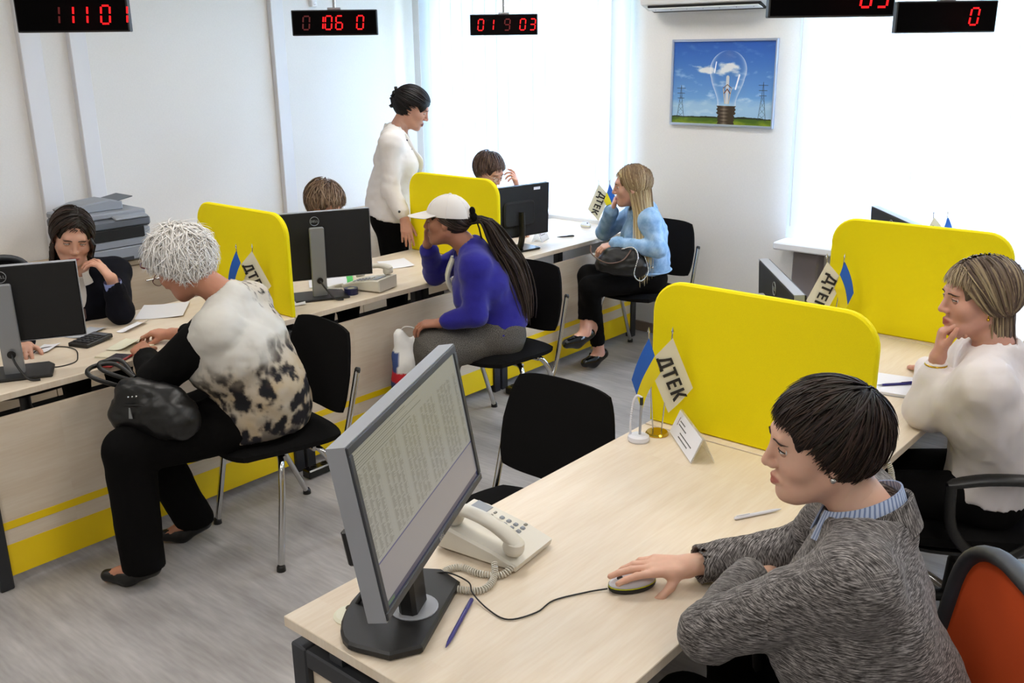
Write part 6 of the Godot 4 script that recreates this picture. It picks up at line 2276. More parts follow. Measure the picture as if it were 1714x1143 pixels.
# --- visitor in the white cap and blue cardigan
func cap_woman() -> void:
	var node := new_person("woman in a white cap and blue cardigan leaning her cheek on her hand", V(-3.05, 0, -3.42))
	var tone := Color(0.66, 0.46, 0.37)
	var T := Transform3D(lookat(V(-0.83, -0.03, 0.55), V(-0.05, 1, 0)), V(-3.185, 1.115, -3.235))
	var j := {head = T.origin, neck = V(-3.11, 0.985, -3.30), shL = V(-2.99, 0.915, -3.215), shR = V(-3.225, 0.92, -3.44), elL = V(-2.955, 0.70, -3.17), wrL = V(-3.105, 0.655, -3.085), elR = V(-3.405, 0.805, -3.36), wrR = V(-3.325, 0.985, -3.235), chest = V(-3.07, 0.82, -3.345), waist = V(-3.04, 0.68, -3.42), hipL = V(-2.98, 0.56, -3.37), hipR = V(-3.11, 0.56, -3.51), knL = V(-3.10, 0.53, -3.045), knR = V(-3.22, 0.52, -3.155), anL = V(-3.28, 0.11, -3.27), anR = V(-3.37, 0.11, -3.36), toeL = V(-3.36, 0.04, -3.17), toeR = V(-3.45, 0.04, -3.26)}
	var body := body_field(j, tone, 1.0)
	var head := head_field(0.0046, T.affine_inverse() * j.neck, tone, Color(0.55, 0.32, 0.29))
	var hr := hand_field(j.wrR, V(0.15, 0.95, 0.10), V(-0.8, 0.1, 0.5), 1.0, [[0.3, 0.5, 0.3], [0.3, 0.5, 0.3], [0.35, 0.5, 0.3], [0.4, 0.6, 0.3]], j.elR, tone, 0.0046)
	var hl := hand_field(j.wrL, V(-0.85, -0.12, 0.45), V(0.1, 1, 0.2), -1.0, [[0.4, 0.5, 0.3], [0.45, 0.5, 0.3], [0.5, 0.5, 0.3], [0.55, 0.5, 0.3]], j.elL, tone, 0.0046)
	var cd := Field.new()
	cd.cell = 0.0095
	torso(cd, j, 0.017, 1.06, 0.06)
	limb(cd, j.shL, j.elL, j.wrL.lerp(j.elL, 0.25), 0.068, 0.058, 0.045)
	limb(cd, j.shR, j.elR, j.wrR.lerp(j.elR, 0.2), 0.068, 0.060, 0.046)
	cd.cap(j.neck + V(-0.01, -0.01, 0.01), j.neck + V(-0.05, 0.10, 0.03), 0.06, 0.062, 0.01, 1)
	cd.plane(V(-3.04, 0.575, -3.42), V(0.1, -1, -0.1))
	wrinkles(cd, 0.006, 121, 9.0)
	job(cd)
	var sk := Field.new()
	sk.cell = 0.0105
	sk.cap(j.hipL, j.hipR, 0.128, 0.128, 0.05)
	sk.cap(j.hipL - V(0, 0.02, 0), j.knL - V(0, 0.02, 0), 0.105, 0.078, 0.05)
	sk.cap(j.hipR - V(0, 0.02, 0), j.knR - V(0, 0.02, 0), 0.105, 0.078, 0.05)
	sk.cap((j.hipL + j.hipR) / 2.0 - V(0, 0.02, 0), (j.knL + j.knR) / 2.0 - V(0, 0.02, 0), 0.10, 0.075, 0.05)
	sk.cap((j.knL + j.knR) / 2.0, (j.knL + j.knR) / 2.0 + V(-0.03, -0.16, -0.04), 0.10, 0.11, 0.05)
	sk.plane(V(-3.15, 0.36, -3.10), V(-0.2, -1, 0.1))
	wrinkles(sk, 0.006, 123, 10.0)
	job(sk)
	var stk := [[Color(0.16, 0.13, 0.12), Color(0.20, 0.16, 0.14)], [Color(0.22, 0.18, 0.16), Color(0.30, 0.25, 0.22)], [Color(0.12, 0.10, 0.095), Color(0.16, 0.13, 0.12)]]
	var o := {count = 260, len = 0.09, width = 0.005, lift = 0.005, crown = V(0, 1, 0.6), grav = 0.25, jitter = 0.08, cols = stk, flow = func(q, _p): return V(0, -0.02, -0.115) - q, keep = func(p): return p.y < 0.055}
	var hc := hair_cap({cap_low = -0.06}, 0.007)
	var locks := hair(o, 31)
	# ponytail: long strands from the back of the cap down her back
	var rg := RandomNumberGenerator.new()
	rg.seed = 33
	var inv := T.affine_inverse()
	for i in 200:
		var a := V(rg.randfn(), rg.randfn(), rg.randfn()) * 0.010
		var b := V(rg.randfn(), rg.randfn() * 0.5, rg.randfn())
		var p0 := T * V(0.012, 0.008, -0.118)
		var cc: Array = stk[rg.randi() % 3]
		var e := rg.randf_range(0.75, 1.05)
		var pts := [inv * (p0 + a), inv * (p0 + V(0.055, -0.02, -0.055) + b * 0.014), inv * (p0 + V(0.10, -0.13, -0.10) + b * 0.024), inv * (p0 + V(0.155, -0.26 * e, -0.135) + b * 0.026), inv * (p0 + V(0.19, -0.40 * e, -0.155) + b * 0.022), inv * (p0 + V(0.205, -0.50 * e, -0.165) + b * 0.014)]
		lock(locks, bez(pts, 3), 0.0045, lin(cc[0]), lin(cc[1]).lerp(Color(0.12, 0.09, 0.07), 0.3), 0.6, V(1, 0, 0.2))
	shoe(node, j.anL, j.toeL, mat(Color(0.16, 0.10, 0.07), 0.5))
	shoe(node, j.anR, j.toeR, mat(Color(0.16, 0.10, 0.07), 0.5))
	later.append(func():
		var ex := MB.new()
		eyes(node, -node.position, head, T, V(0, -0.1, 1.0), Color(0.15, 0.10, 0.07), tone, ex, 0.5, Color(0.12, 0.09, 0.08), false)
		finish(node, body, head, T, [hl, hr], ex)
		wear_hair(node, T, locks, hc, Color(0.14, 0.115, 0.105), "long dark ponytail")
		wear(node, "cardigan", cd, M.blue_wool, "royal blue woollen cardigan")
		wear(node, "skirt", sk, M.tweed, "grey tweed skirt")
		# cream edging of the cardigan and a knotted white tie at the waist
		var side: Vector3 = (j.shL - j.shR).normalized()
		var fw := V(-0.69, 0, 0.72)
		for s in [0.025, -0.06]:
			hang(node, "cardigan_edging", MB.new().tube(bez([j.neck + fw * 0.075 + side * s * 0.6 + V(0, -0.05, 0), j.chest + fw * 0.165 + side * s, j.waist + fw * 0.165 + side * s + V(0, 0.02, 0), j.waist + fw * 0.155 + side * s + V(0, -0.05, 0)], 5), 0.015, 6, true, 0.5), M.ivory, "cream edging")
		hang(node, "white_knot", MB.new().ball(j.waist + fw * 0.165 + side * 0.02 + V(0, -0.045, 0), V(0.04, 0.022, 0.03)).ball(j.waist + fw * 0.155 + side * 0.05 + V(0, -0.075, 0), V(0.024, 0.032, 0.022)), M.white_cloth, "white knotted cloth")
		# cap: six-panel dome, brim, closing strap and the bow that holds the ponytail
		var cn := Node3D.new()
		cn.name = "baseball_cap"
		node.add_child(cn)
		cn.transform = Transform3D(T.basis * Basis(Vector3.RIGHT, -0.10), T.origin - node.position)
		var dm := MB.new().ball(V(0, 0.022, -0.010), V(0.092, 0.105, 0.112), Basis(), 22, 30)
		for i in dm.v.size():
			if dm.v[i].y < 0.03:
				dm.v[i] = Vector3(dm.v[i].x, maxf(dm.v[i].y, 0.024), dm.v[i].z)
		part("crown", dm, M.white_cloth, cn)
		part("brim", MB.new().sheet(16, 5, func(u, v):
			var a: float = (u - 0.5) * 2.3
			var r: float = lerpf(0.0, 0.088, v) * (0.35 + 0.65 * cos(a))
			return V(sin(a) * (0.092 + r * 0.2), 0.030 + 0.008 * cos(a * 1.3) - r * 0.32, -0.010 + cos(a) * 0.112 + r), 0.003), M.white_cloth, cn)
		for k in 3:
			var st := PackedVector3Array()
			for q in 13:
				var a := PI * q / 12
				var d := V(cos(a) * cos(PI * k / 3.0), sin(a), cos(a) * sin(PI * k / 3.0))
				st.append(V(0, 0.022, -0.010) + d * V(0.0925, 0.1055, 0.1125))
			part("panel_seam", MB.new().tube(st, 0.0012, 5, false), M.white_cloth, cn)
		part("button", MB.new().ball(V(0, 0.128, -0.010), V(0.008, 0.005, 0.008)), M.white_cloth, cn)
		hang(node, "hair_tie", MB.new().ball(T * V(0.012, 0.016, -0.125), V(0.03, 0.026, 0.022)).ball(T * V(0.02, 0.045, -0.128), V(0.016, 0.022, 0.014)), M.black_cloth, "black hair tie"))
	var bag := thing("shopping_bag", "white plastic bag with a red stripe between the visitor and the desk", "bag", V(-3.335, 0.0, -3.075), 0.6)
	var bf := Field.new()
	bf.cell = 0.011
	bf.cap(V(-0.02, 0.10, 0), V(0.02, 0.10, 0.02), 0.09, 0.09, 0.05)
	bf.cap(V(0, 0.14, 0), V(0.01, 0.42, 0.02), 0.10, 0.075, 0.05)
	bf.cap(V(0.01, 0.42, 0.02), V(-0.03, 0.56, 0.02), 0.07, 0.03, 0.04)
	bf.cap(V(0.01, 0.42, 0.02), V(0.07, 0.54, -0.01), 0.06, 0.03, 0.04)
	bf.plane(V(0, 0.0, 0), V(0, -1, 0))
	wrinkles(bf, 0.016, 131, 9.0, V(1.2, 0.7, 1.2))
	bf.paint = func(p: Vector3, _n: Vector3) -> Color:
		if p.y > 0.33 and p.y < 0.385:
			return Color(0.60, 0.03, 0.04)
		if p.x < -0.045 + 0.08 * (p.y - 0.2) and p.y < 0.48:
			return Color(0.05, 0.08, 0.22)
		return Color(0.78, 0.77, 0.75)
	job(bf)
	later.append(func():
		var bm := MB.new()
		bm.raw(bf.result)
		part("bag_body", bm, M.painted, bag)
		part("handle", MB.new().tube(bez([V(-0.03, 0.55, 0.02), V(-0.01, 0.595, 0.01), V(0.04, 0.59, 0.0), V(0.07, 0.54, -0.01)], 5), 0.012, 6, true, 0.3), M.white_cloth, bag))

# --- visitor in the denim jacket with long blonde hair, legs crossed
func denim_woman() -> void:
	var node := new_person("woman with long blonde hair in a pale denim jacket, legs crossed", V(-3.12, 0, -4.85))
	var tone := Color(0.80, 0.61, 0.53)
	var T := Transform3D(lookat(V(-0.80, -0.10, 0.59), V(0, 1, 0)), V(-3.075, 1.130, -4.650))
	var j := {head = T.origin, neck = V(-3.04, 1.005, -4.715), shL = V(-2.945, 0.945, -4.64), shR = V(-3.16, 0.955, -4.86), elL = V(-2.862, 0.79, -4.615), wrL = V(-3.085, 0.81, -4.515), elR = V(-3.37, 0.805, -4.80), wrR = V(-3.225, 0.965, -4.665), chest = V(-3.04, 0.85, -4.76), waist = V(-3.06, 0.69, -4.82), hipL = V(-3.03, 0.56, -4.80), hipR = V(-3.15, 0.56, -4.92), knL = V(-3.20, 0.555, -4.42), knR = V(-3.265, 0.60, -4.50), anL = V(-3.25, 0.10, -4.60), anR = V(-3.24, 0.27, -4.44), toeL = V(-3.275, 0.045, -4.49), toeR = V(-3.275, 0.215, -4.30)}
	var body := body_field(j, tone, 0.88, 0.014)
	var head := head_field(0.0046, T.affine_inverse() * j.neck, tone, Color(0.68, 0.42, 0.40), 0.96)
	var hr := hand_field(j.wrR, V(0.35, 0.9, 0.0), V(-0.7, 0.3, 0.6), 1.0, [[0.4, 0.6, 0.4], [0.4, 0.6, 0.4], [0.45, 0.7, 0.4], [0.5, 0.7, 0.4]], j.elR, tone, 0.005, V(0.6, -0.2, 0.7), 0.2, 0.8, 0.9)
	var hl := hand_field(j.wrL, V(-0.8, -0.25, 0.5), V(0.1, 1, 0.3), -1.0, [[0.5, 0.7, 0.4], [0.5, 0.7, 0.4], [0.55, 0.8, 0.4], [0.6, 0.8, 0.4]], j.elL, tone, 0.005, V(0.6, -0.4, 0.7), 0.2, 0.8, 0.9)
	var jk := Field.new()
	jk.cell = 0.0105
	torso(jk, j, 0.016, 0.93, 0.055)
	limb(jk, j.shL, j.elL, j.wrL, 0.055, 0.050, 0.042, 0.03)
	limb(jk, j.shR, j.elR, j.wrR, 0.055, 0.050, 0.042, 0.03)
	jk.cap(j.shL + V(0.0, -0.02, 0), j.waist + V(0.055, -0.03, 0.03), 0.05, 0.085, 0.05)
	jk.cap(j.neck + V(-0.01, -0.01, 0.01), j.neck + V(-0.02, 0.10, 0.02), 0.058, 0.06, 0.01, 1)
	jk.plane(V(-3.06, 0.60, -4.82), V(0.05, -1, -0.05))
	wrinkles(jk, 0.005, 141, 17.0)
	job(jk)
	var tr := Field.new()
	tr.cell = 0.0095
	tr.cap(j.hipL, j.hipR, 0.108, 0.108, 0.05)
	limb(tr, j.hipL, j.knL, j.anL, 0.088, 0.062, 0.042)
	limb(tr, j.hipR, j.knR, j.anR, 0.088, 0.064, 0.044)
	for s in ["L", "R"]:
		var ax: Vector3 = (j["an" + s] - j["kn" + s]).normalized()
		tr.cap(j["an" + s] - ax * 0.012, j["an" + s] + ax * 0.12, 0.075, 0.075, 0.003, 1)
	wrinkles(tr, 0.003, 143, 14.0)
	job(tr)
	var cols := [[Color(0.46, 0.36, 0.27), Color(0.90, 0.81, 0.61)], [Color(0.52, 0.42, 0.31), Color(0.94, 0.87, 0.68)], [Color(0.42, 0.32, 0.24), Color(0.80, 0.69, 0.48)]]
	var E := V(0.083, 0.097, 0.108)
	var C := V(0, 0.026, -0.016)
	var o := {count = 1100, len = 0.44, steps = 16, over = -0.01, width = 0.0036, lift = 0.006, crown = V(0.0, 1.0, 0.25), grav = 0.7, jitter = 0.06, hang = -0.02, wave = 0.03, wave_n = 5.0, E = E, C = C, ear = 0.0, cols = cols, len_at = func(p): return 0.9 if p.z > 0.0 else 1.0, flow = func(q, p): return V(signf(p.x) * 0.8, -0.8, -0.25), pull = func(q): return V(0.22 if q.x > 0 else -0.1, 0, clampf(-0.12 - q.z, -0.2, 0.3) * (1.0 if q.y > -0.12 else 0.2) + (0.12 if q.y < -0.16 else 0.0))}
	var hc := hair_cap({E = E, C = C, cap_low = -0.11, open = 0.016}, 0.007)
	var locks := hair(o, 41)
	shoe(node, j.anL, j.toeL, M.patent, "loafer")
	shoe(node, j.anR, j.toeR, M.patent, "loafer")
	later.append(func():
		var ex := MB.new()
		eyes(node, -node.position, head, T, V(0, -0.1, 1.0), Color(0.25, 0.25, 0.22), tone, ex, 0.7, Color(0.25, 0.18, 0.13))
		finish(node, body, head, T, [hl, hr], ex)
		wear_hair(node, T, locks, hc, Color(0.40, 0.31, 0.23), "long straight hair fading from brown to blonde")
		var jo := wear(node, "denim_jacket", jk, M.denim, "pale blue washed denim jacket")
		part("collar", collar(Transform3D(lookat(V(-0.8, 0, 0.6)), j.neck + V(0, -0.045, 0)), Vector2(0.085, 0.09), Vector2(0.062, 0.066), 0.06, 0.6, TAU - 0.6, 0.03, 0.005), M.denim, jo)
		part("waistband", MB.new().tube(_ring(Transform3D(lookat(V(-0.75, 0, 0.65), V(0.05, 1, -0.05)), V(-3.075, 0.612, -4.825)), 0.165, 0.145), 0.014, 6, false, 0.5), M.denim, jo)
		part("button", MB.new().ball(V(-2.945, 0.66, -4.69), Vector3.ONE * 0.009), M.chrome, jo)
		for s in ["L", "R"]:
			var ax: Vector3 = (j["wr" + s] - j["el" + s]).normalized()
			part("cuff", MB.new().tube(PackedVector3Array([j["wr" + s] - ax * 0.04, j["wr" + s] + ax * 0.004]), 0.046, 14, false), M.denim, jo)
			var d: Vector3 = j["toe" + s] - j["an" + s]
			hang(node, "shoe_tassel", MB.new().ball(j["an" + s] + d * 0.62 + V(0, 0.016, 0), V(0.02, 0.01, 0.02)), M.patent)
		wear(node, "trousers", tr, M.black_pants, "tight black trousers"))
	var hb := thing("handbag", "small black handbag with a chain edge on the denim visitor's lap", "handbag", V(-3.03, 0.64, -4.50), 0.6)
	var bf := Field.new()
	bf.cell = 0.009
	bf.cap(V(-0.10, 0.06, 0.0), V(0.09, 0.05, 0.0), 0.055, 0.065, 0.04)
	bf.cap(V(-0.06, 0.12, 0.0), V(0.06, 0.115, 0.0), 0.04, 0.045, 0.04)
	wrinkles(bf, 0.008, 151, 12.0)
	job(bf)
	later.append(func():
		var bm := MB.new()
		bm.raw(bf.result)
		part("bag_body", bm, M.leather, hb)
		var ch := MB.new()
		var pth := bez([V(0.0, 0.155, 0.03), V(0.06, 0.165, 0.03), V(0.09, 0.12, 0.065), V(0.07, 0.02, 0.078), V(0.11, -0.02, 0.07), V(0.15, 0.03, 0.045), V(0.13, 0.11, 0.03)], 12)
		for i in range(0, pth.size(), 1):
			ch.ball(pth[i], Vector3.ONE * 0.0046, Basis(), 5, 6)
		part("chain_edge", ch, M.chrome, hb, "silver chain along the flap")
		part("strap", MB.new().tube(bez([V(0.05, 0.15, 0.03), V(0.0, 0.10, 0.085), V(-0.09, 0.09, 0.10), V(-0.17, 0.13, 0.06), V(-0.18, 0.17, 0.01)], 6), 0.006, 6, true, 0.5), mat(Color(0.32, 0.22, 0.17), 0.6), hb, "brown strap"))

# --- clerk in the navy jacket with a receiver at her ear
func phone_clerk() -> void:
	var node := new_person("dark haired clerk in a navy jacket holding a handset to her cheek", V(-4.42, 0, -1.85))
	var tone := Color(0.80, 0.61, 0.52)
	var T := Transform3D(lookat(V(0.86, -0.30, 0.34), V(0.1, 1, -0.12)), V(-4.170, 1.130, -1.890))
	var j := {head = T.origin, neck = V(-4.215, 0.99, -1.905), shL = V(-4.19, 0.935, -2.075), shR = V(-4.31, 0.935, -1.745), elL = V(-3.975, 0.805, -1.965), wrL = V(-3.955, 0.965, -1.935), elR = V(-4.13, 0.79, -1.58), wrR = V(-3.91, 0.785, -1.515), chest = V(-4.26, 0.82, -1.91), waist = V(-4.36, 0.68, -1.90), hipL = V(-4.45, 0.56, -1.98), hipR = V(-4.47, 0.56, -1.80), knL = V(-4.10, 0.53, -1.98), knR = V(-4.10, 0.53, -1.78), anL = V(-4.12, 0.09, -1.98), anR = V(-4.12, 0.09, -1.78), toeL = V(-3.99, 0.04, -1.97), toeR = V(-3.99, 0.04, -1.77)}
	var body := body_field(j, tone, 0.9)
	var head := head_field(0.004, T.affine_inverse() * j.neck, tone, Color(0.66, 0.38, 0.36), 0.97, true)
	var fing: Vector3 = T * V(0.055, -0.03, 0.085)
	var hl := hand_field(j.wrL, fing - j.wrL, V(0.75, 0.1, -0.45), -1.0, [[0.05, 0.5, 0.4], [0.35, 0.6, 0.4], [0.5, 0.6, 0.4], [0.6, 0.6, 0.4]], j.elL, tone, 0.0045, V(0.6, -0.2, 0.7), 0.2)
	var hr := hand_field(j.wrR, V(0.8, -0.05, 0.4), V(0, 1, 0), 1.0, RELAXED, j.elR, tone, 0.0055)
	var jk := Field.new()
	jk.cell = 0.0105
	torso(jk, j, 0.014, 0.95, 0.055)
	limb(jk, j.shL, j.elL, j.wrL, 0.060, 0.055, 0.042)
	limb(jk, j.shR, j.elR, j.wrR, 0.060, 0.055, 0.042)
	var aw: Vector3 = (j.wrL - j.elL).normalized()
	jk.cap(j.wrL - aw * 0.05, j.wrL + aw * 0.12, 0.036, 0.05, 0.003, 1)
	var fw := V(0.93, 0, 0.36)
	jk.cap(j.neck + fw * 0.05 + V(0, 0.06, 0), j.chest + fw * 0.20 + V(0, -0.10, 0), 0.058, 0.05, 0.01, 1)
	jk.cap(j.neck + V(0, -0.01, 0), j.neck + V(0.03, 0.10, 0), 0.06, 0.06, 0.01, 1)
	jk.plane(V(0, 0.56, 0), V(0, -1, 0))
	wrinkles(jk, 0.005, 161, 10.0)
	job(jk)
	var bl := Field.new()
	bl.cell = 0.010
	torso(bl, j, 0.004, 0.93, 0.052)
	bl.cap(j.neck + V(0.01, 0, 0), j.neck + V(0.03, 0.10, 0), 0.056, 0.058, 0.006, 1)
	bl.plane(V(0, 0.56, 0), V(0, -1, 0))
	job(bl)
	var tr := Field.new()
	tr.cell = 0.016
	tr.cap(j.hipL, j.hipR, 0.11, 0.11, 0.05)
	for s in ["L", "R"]:
		limb(tr, j["hip" + s], j["kn" + s], j["an" + s], 0.088, 0.062, 0.048)
	job(tr)
	var cols := [[Color(0.15, 0.11, 0.09), Color(0.20, 0.145, 0.115)], [Color(0.11, 0.085, 0.075), Color(0.15, 0.11, 0.09)], [Color(0.17, 0.12, 0.10), Color(0.26, 0.18, 0.14)]]
	var E := V(0.083, 0.097, 0.108)
	var C := V(0, 0.026, -0.016)
	var o := {count = 1100, len = 0.25, steps = 14, over = -0.012, width = 0.0036, lift = 0.010, crown = V(0.25, 0.95, 0.1), grav = 0.6, jitter = 0.08, hang = -0.02, wave = 0.22, wave_n = 9.0, E = E, C = C, ear = 0.0, cols = cols, flow = func(q, p): return V((1.0 if p.x > 0.015 else -1.0) * 0.9, -0.55, -0.25 if p.z < 0.06 else 0.1), pull = func(q): return V(signf(q.x) * (0.1 if absf(q.x) < 0.075 else -0.25), 0, -0.1), len_at = func(p): return 0.92 if p.z > 0.03 else 1.0}
	var hc := hair_cap({E = E, C = C, cap_low = -0.12, open = 0.018}, 0.006)
	var locks := hair(o, 51)
	shoe(node, j.anL, j.toeL, M.black)
	shoe(node, j.anR, j.toeR, M.black)
	later.append(func():
		var ex := MB.new()
		eyes(node, -node.position, head, T, V(-0.1, -0.35, 1.0), Color(0.12, 0.08, 0.06), tone, ex, 0.45, Color(0.10, 0.075, 0.06))
		finish(node, body, head, T, [hl, hr], ex)
		wear_hair(node, T, locks, hc, Color(0.12, 0.09, 0.08), "shoulder length dark brown hair")
		wear(node, "jacket", jk, M.navy_cloth, "dark navy jacket")
		wear(node, "blouse", bl, M.white_cloth, "white blouse")
		wear(node, "trousers", tr, M.black_pants)
		hang(node, "shirt_cuff", MB.new().tube(PackedVector3Array([j.wrL - aw * 0.055, j.wrL - aw * 0.015]), 0.037, 14, false), mat(Color(0.55, 0.60, 0.82), 0.8), "light blue shirt cuff")
		var nb := lookat(fw, V(0.1, 1, 0))
		hang(node, "blouse_collar", collar(Transform3D(nb, j.neck + V(0, -0.03, 0)), Vector2(0.078, 0.082), Vector2(0.06, 0.064), 0.055, 0.3, TAU - 0.3, 0.05, 0.003), M.white_cloth, "white blouse collar")
		hang(node, "badge", MB.new().prism(rrect(0.035, 0.05, 0.008, 4), 0.003, 0.0, Transform3D(nb * Basis(Vector3.RIGHT, -0.2), j.chest + fw * 0.185 + V(0, -0.02, 0.0))).ball(j.chest + fw * 0.188 + V(0, -0.02, 0.0), V(0.006, 0.012, 0.012)), mat(Color(0.30, 0.22, 0.20), 0.4), "small photo badge"))
	var ph := thing("mobile_phone", "small dark phone in the clerk's fingers beside her cheek", "phone", T * V(0.072, -0.022, 0.062))
	ph.basis = T.basis
	part("handset_body", MB.new().box(Vector3.ZERO, V(0.012, 0.10, 0.045), 0.004, Basis(Vector3.RIGHT, 0.5) * Basis(Vector3.UP, 0.4)), M.black_gloss, ph)

# --- woman standing in the white jacket
func standing_woman() -> void:
	var node := new_person("standing woman with black pinned up hair in a white jacket", V(-4.36, 0, -3.98))
	var tone := Color(0.74, 0.55, 0.47)
	var T := Transform3D(lookat(V(0.70, -0.42, -0.56), V(0.1, 1, -0.1)), V(-4.300, 1.560, -4.10))
	var j := {head = T.origin, neck = V(-4.355, 1.43, -4.02), shL = V(-4.465, 1.365, -4.11), shR = V(-4.265, 1.365, -3.885), elL = V(-4.42, 1.12, -4.16), wrL = V(-4.25, 0.98, -4.20), elR = V(-4.235, 1.10, -3.835), wrR = V(-4.125, 0.945, -3.835), chest = V(-4.36, 1.27, -4.0), waist = V(-4.38, 1.08, -3.965), hipL = V(-4.43, 0.92, -4.03), hipR = V(-4.33, 0.92, -3.90), knL = V(-4.42, 0.50, -4.03), knR = V(-4.32, 0.50, -3.92), anL = V(-4.44, 0.09, -4.03), anR = V(-4.34, 0.09, -3.92), toeL = V(-4.36, 0.04, -4.13), toeR = V(-4.26, 0.04, -4.02)}
	var body := body_field(j, tone, 0.9, 0.014)
	var head := head_field(0.0046, T.affine_inverse() * j.neck, tone, Color(0.50, 0.28, 0.27), 0.97)
	var hr := hand_field(j.wrR, V(0.30, -0.93, 0.14), V(0.75, 0.2, 0.6), 1.0, [[0.15, 0.25, 0.15], [0.2, 0.25, 0.15], [0.25, 0.3, 0.2], [0.3, 0.35, 0.2]], j.elR, tone, 0.0046, V(0.5, -0.2, 0.8), 0.1)
	var hl := hand_field(j.wrL, V(0.6, -0.7, -0.2), V(-0.3, 0.3, -0.8), -1.0, RELAXED, j.elL, tone, 0.0065)
	var jk := Field.new()
	jk.cell = 0.0115
	torso(jk, j, 0.018, 0.98, 0.055)
	limb(jk, j.shL, j.elL, j.wrL.lerp(j.elL, 0.3), 0.064, 0.055, 0.05)
	limb(jk, j.shR, j.elR, j.wrR.lerp(j.elR, 0.25), 0.064, 0.055, 0.05)
	jk.cap((j.hipL + j.hipR) / 2.0 + V(0, 0.05, 0), (j.hipL + j.hipR) / 2.0 + V(0, -0.01, 0), 0.150, 0.165, 0.06)
	jk.cap(j.neck + V(0.01, -0.01, -0.01), j.neck + V(0.05, 0.10, -0.04), 0.062, 0.066, 0.01, 1)
	var fw := V(0.72, 0, -0.69)
	jk.cap(j.neck + fw * 0.07, j.chest + fw * 0.18 + V(0, -0.06, 0), 0.045, 0.025, 0.01, 1)
	jk.plane(V(-4.37, 0.90, -3.97), V(-0.15, -1, 0.2))
	wrinkles(jk, 0.008, 171, 9.0)
	job(jk)
	var bl := Field.new()
	bl.cell = 0.012
	torso(bl, j, 0.006, 0.95, 0.05)
	bl.cap(j.neck + V(0.01, -0.02, -0.01), j.neck + V(0.05, 0.10, -0.04), 0.06, 0.06, 0.006, 1)
	bl.plane(V(0, 0.93, 0), V(0, -1, 0))
	job(bl)
	var tr := Field.new()
	tr.cell = 0.013
	tr.cap(j.hipL, j.hipR, 0.118, 0.118, 0.05)
	for s in ["L", "R"]:
		limb(tr, j["hip" + s], j["kn" + s], j["an" + s], 0.094, 0.066, 0.05)
	job(tr)
	var cols := [[Color(0.075, 0.065, 0.07), Color(0.09, 0.08, 0.085)], [Color(0.06, 0.055, 0.06), Color(0.075, 0.065, 0.07)], [Color(0.10, 0.085, 0.085), Color(0.12, 0.10, 0.10)]]
	var E := V(0.090, 0.103, 0.112)
	var C := V(0, 0.026, -0.014)
	var o := {count = 900, len = 0.15, steps = 9, over = -0.005, width = 0.0036, lift = 0.006, crown = V(0, 1, 0), grav = 0.0, jitter = 0.05, E = E, C = C, ear = -0.05, nape = -0.075, cols = cols, flow = func(q, _p): return V(0, 0.045, -0.14) - q}
	var hc := hair_cap({E = E, C = C, cap_low = -0.075, open = -0.01}, 0.0065)
	var locks := hair(o, 61)
	# pinned coils at the back
	var rg := RandomNumberGenerator.new()
	rg.seed = 63
	for b in [V(0.0, 0.055, -0.125), V(0.012, 0.012, -0.128), V(-0.02, 0.030, -0.125), V(0.01, -0.028, -0.115)]:
		for k in 26:
			var a := rg.randf_range(0, TAU)
			var tl := rg.randf_range(-0.7, 0.7)
			var r := rg.randf_range(0.012, 0.022)
			var pts := []
			for q in 7:
				var w := a + q * 0.8
				pts.append(b + V(cos(w) * r, sin(w) * r * cos(tl), sin(w) * r * sin(tl) - 0.006))
			lock(locks, bez(pts, 2), 0.005, lin(cols[k % 3][0]), lin(cols[k % 3][1]), 0.7, V(0, 0, -1))
	shoe(node, j.anL, j.toeL, M.black)
	shoe(node, j.anR, j.toeR, M.black)
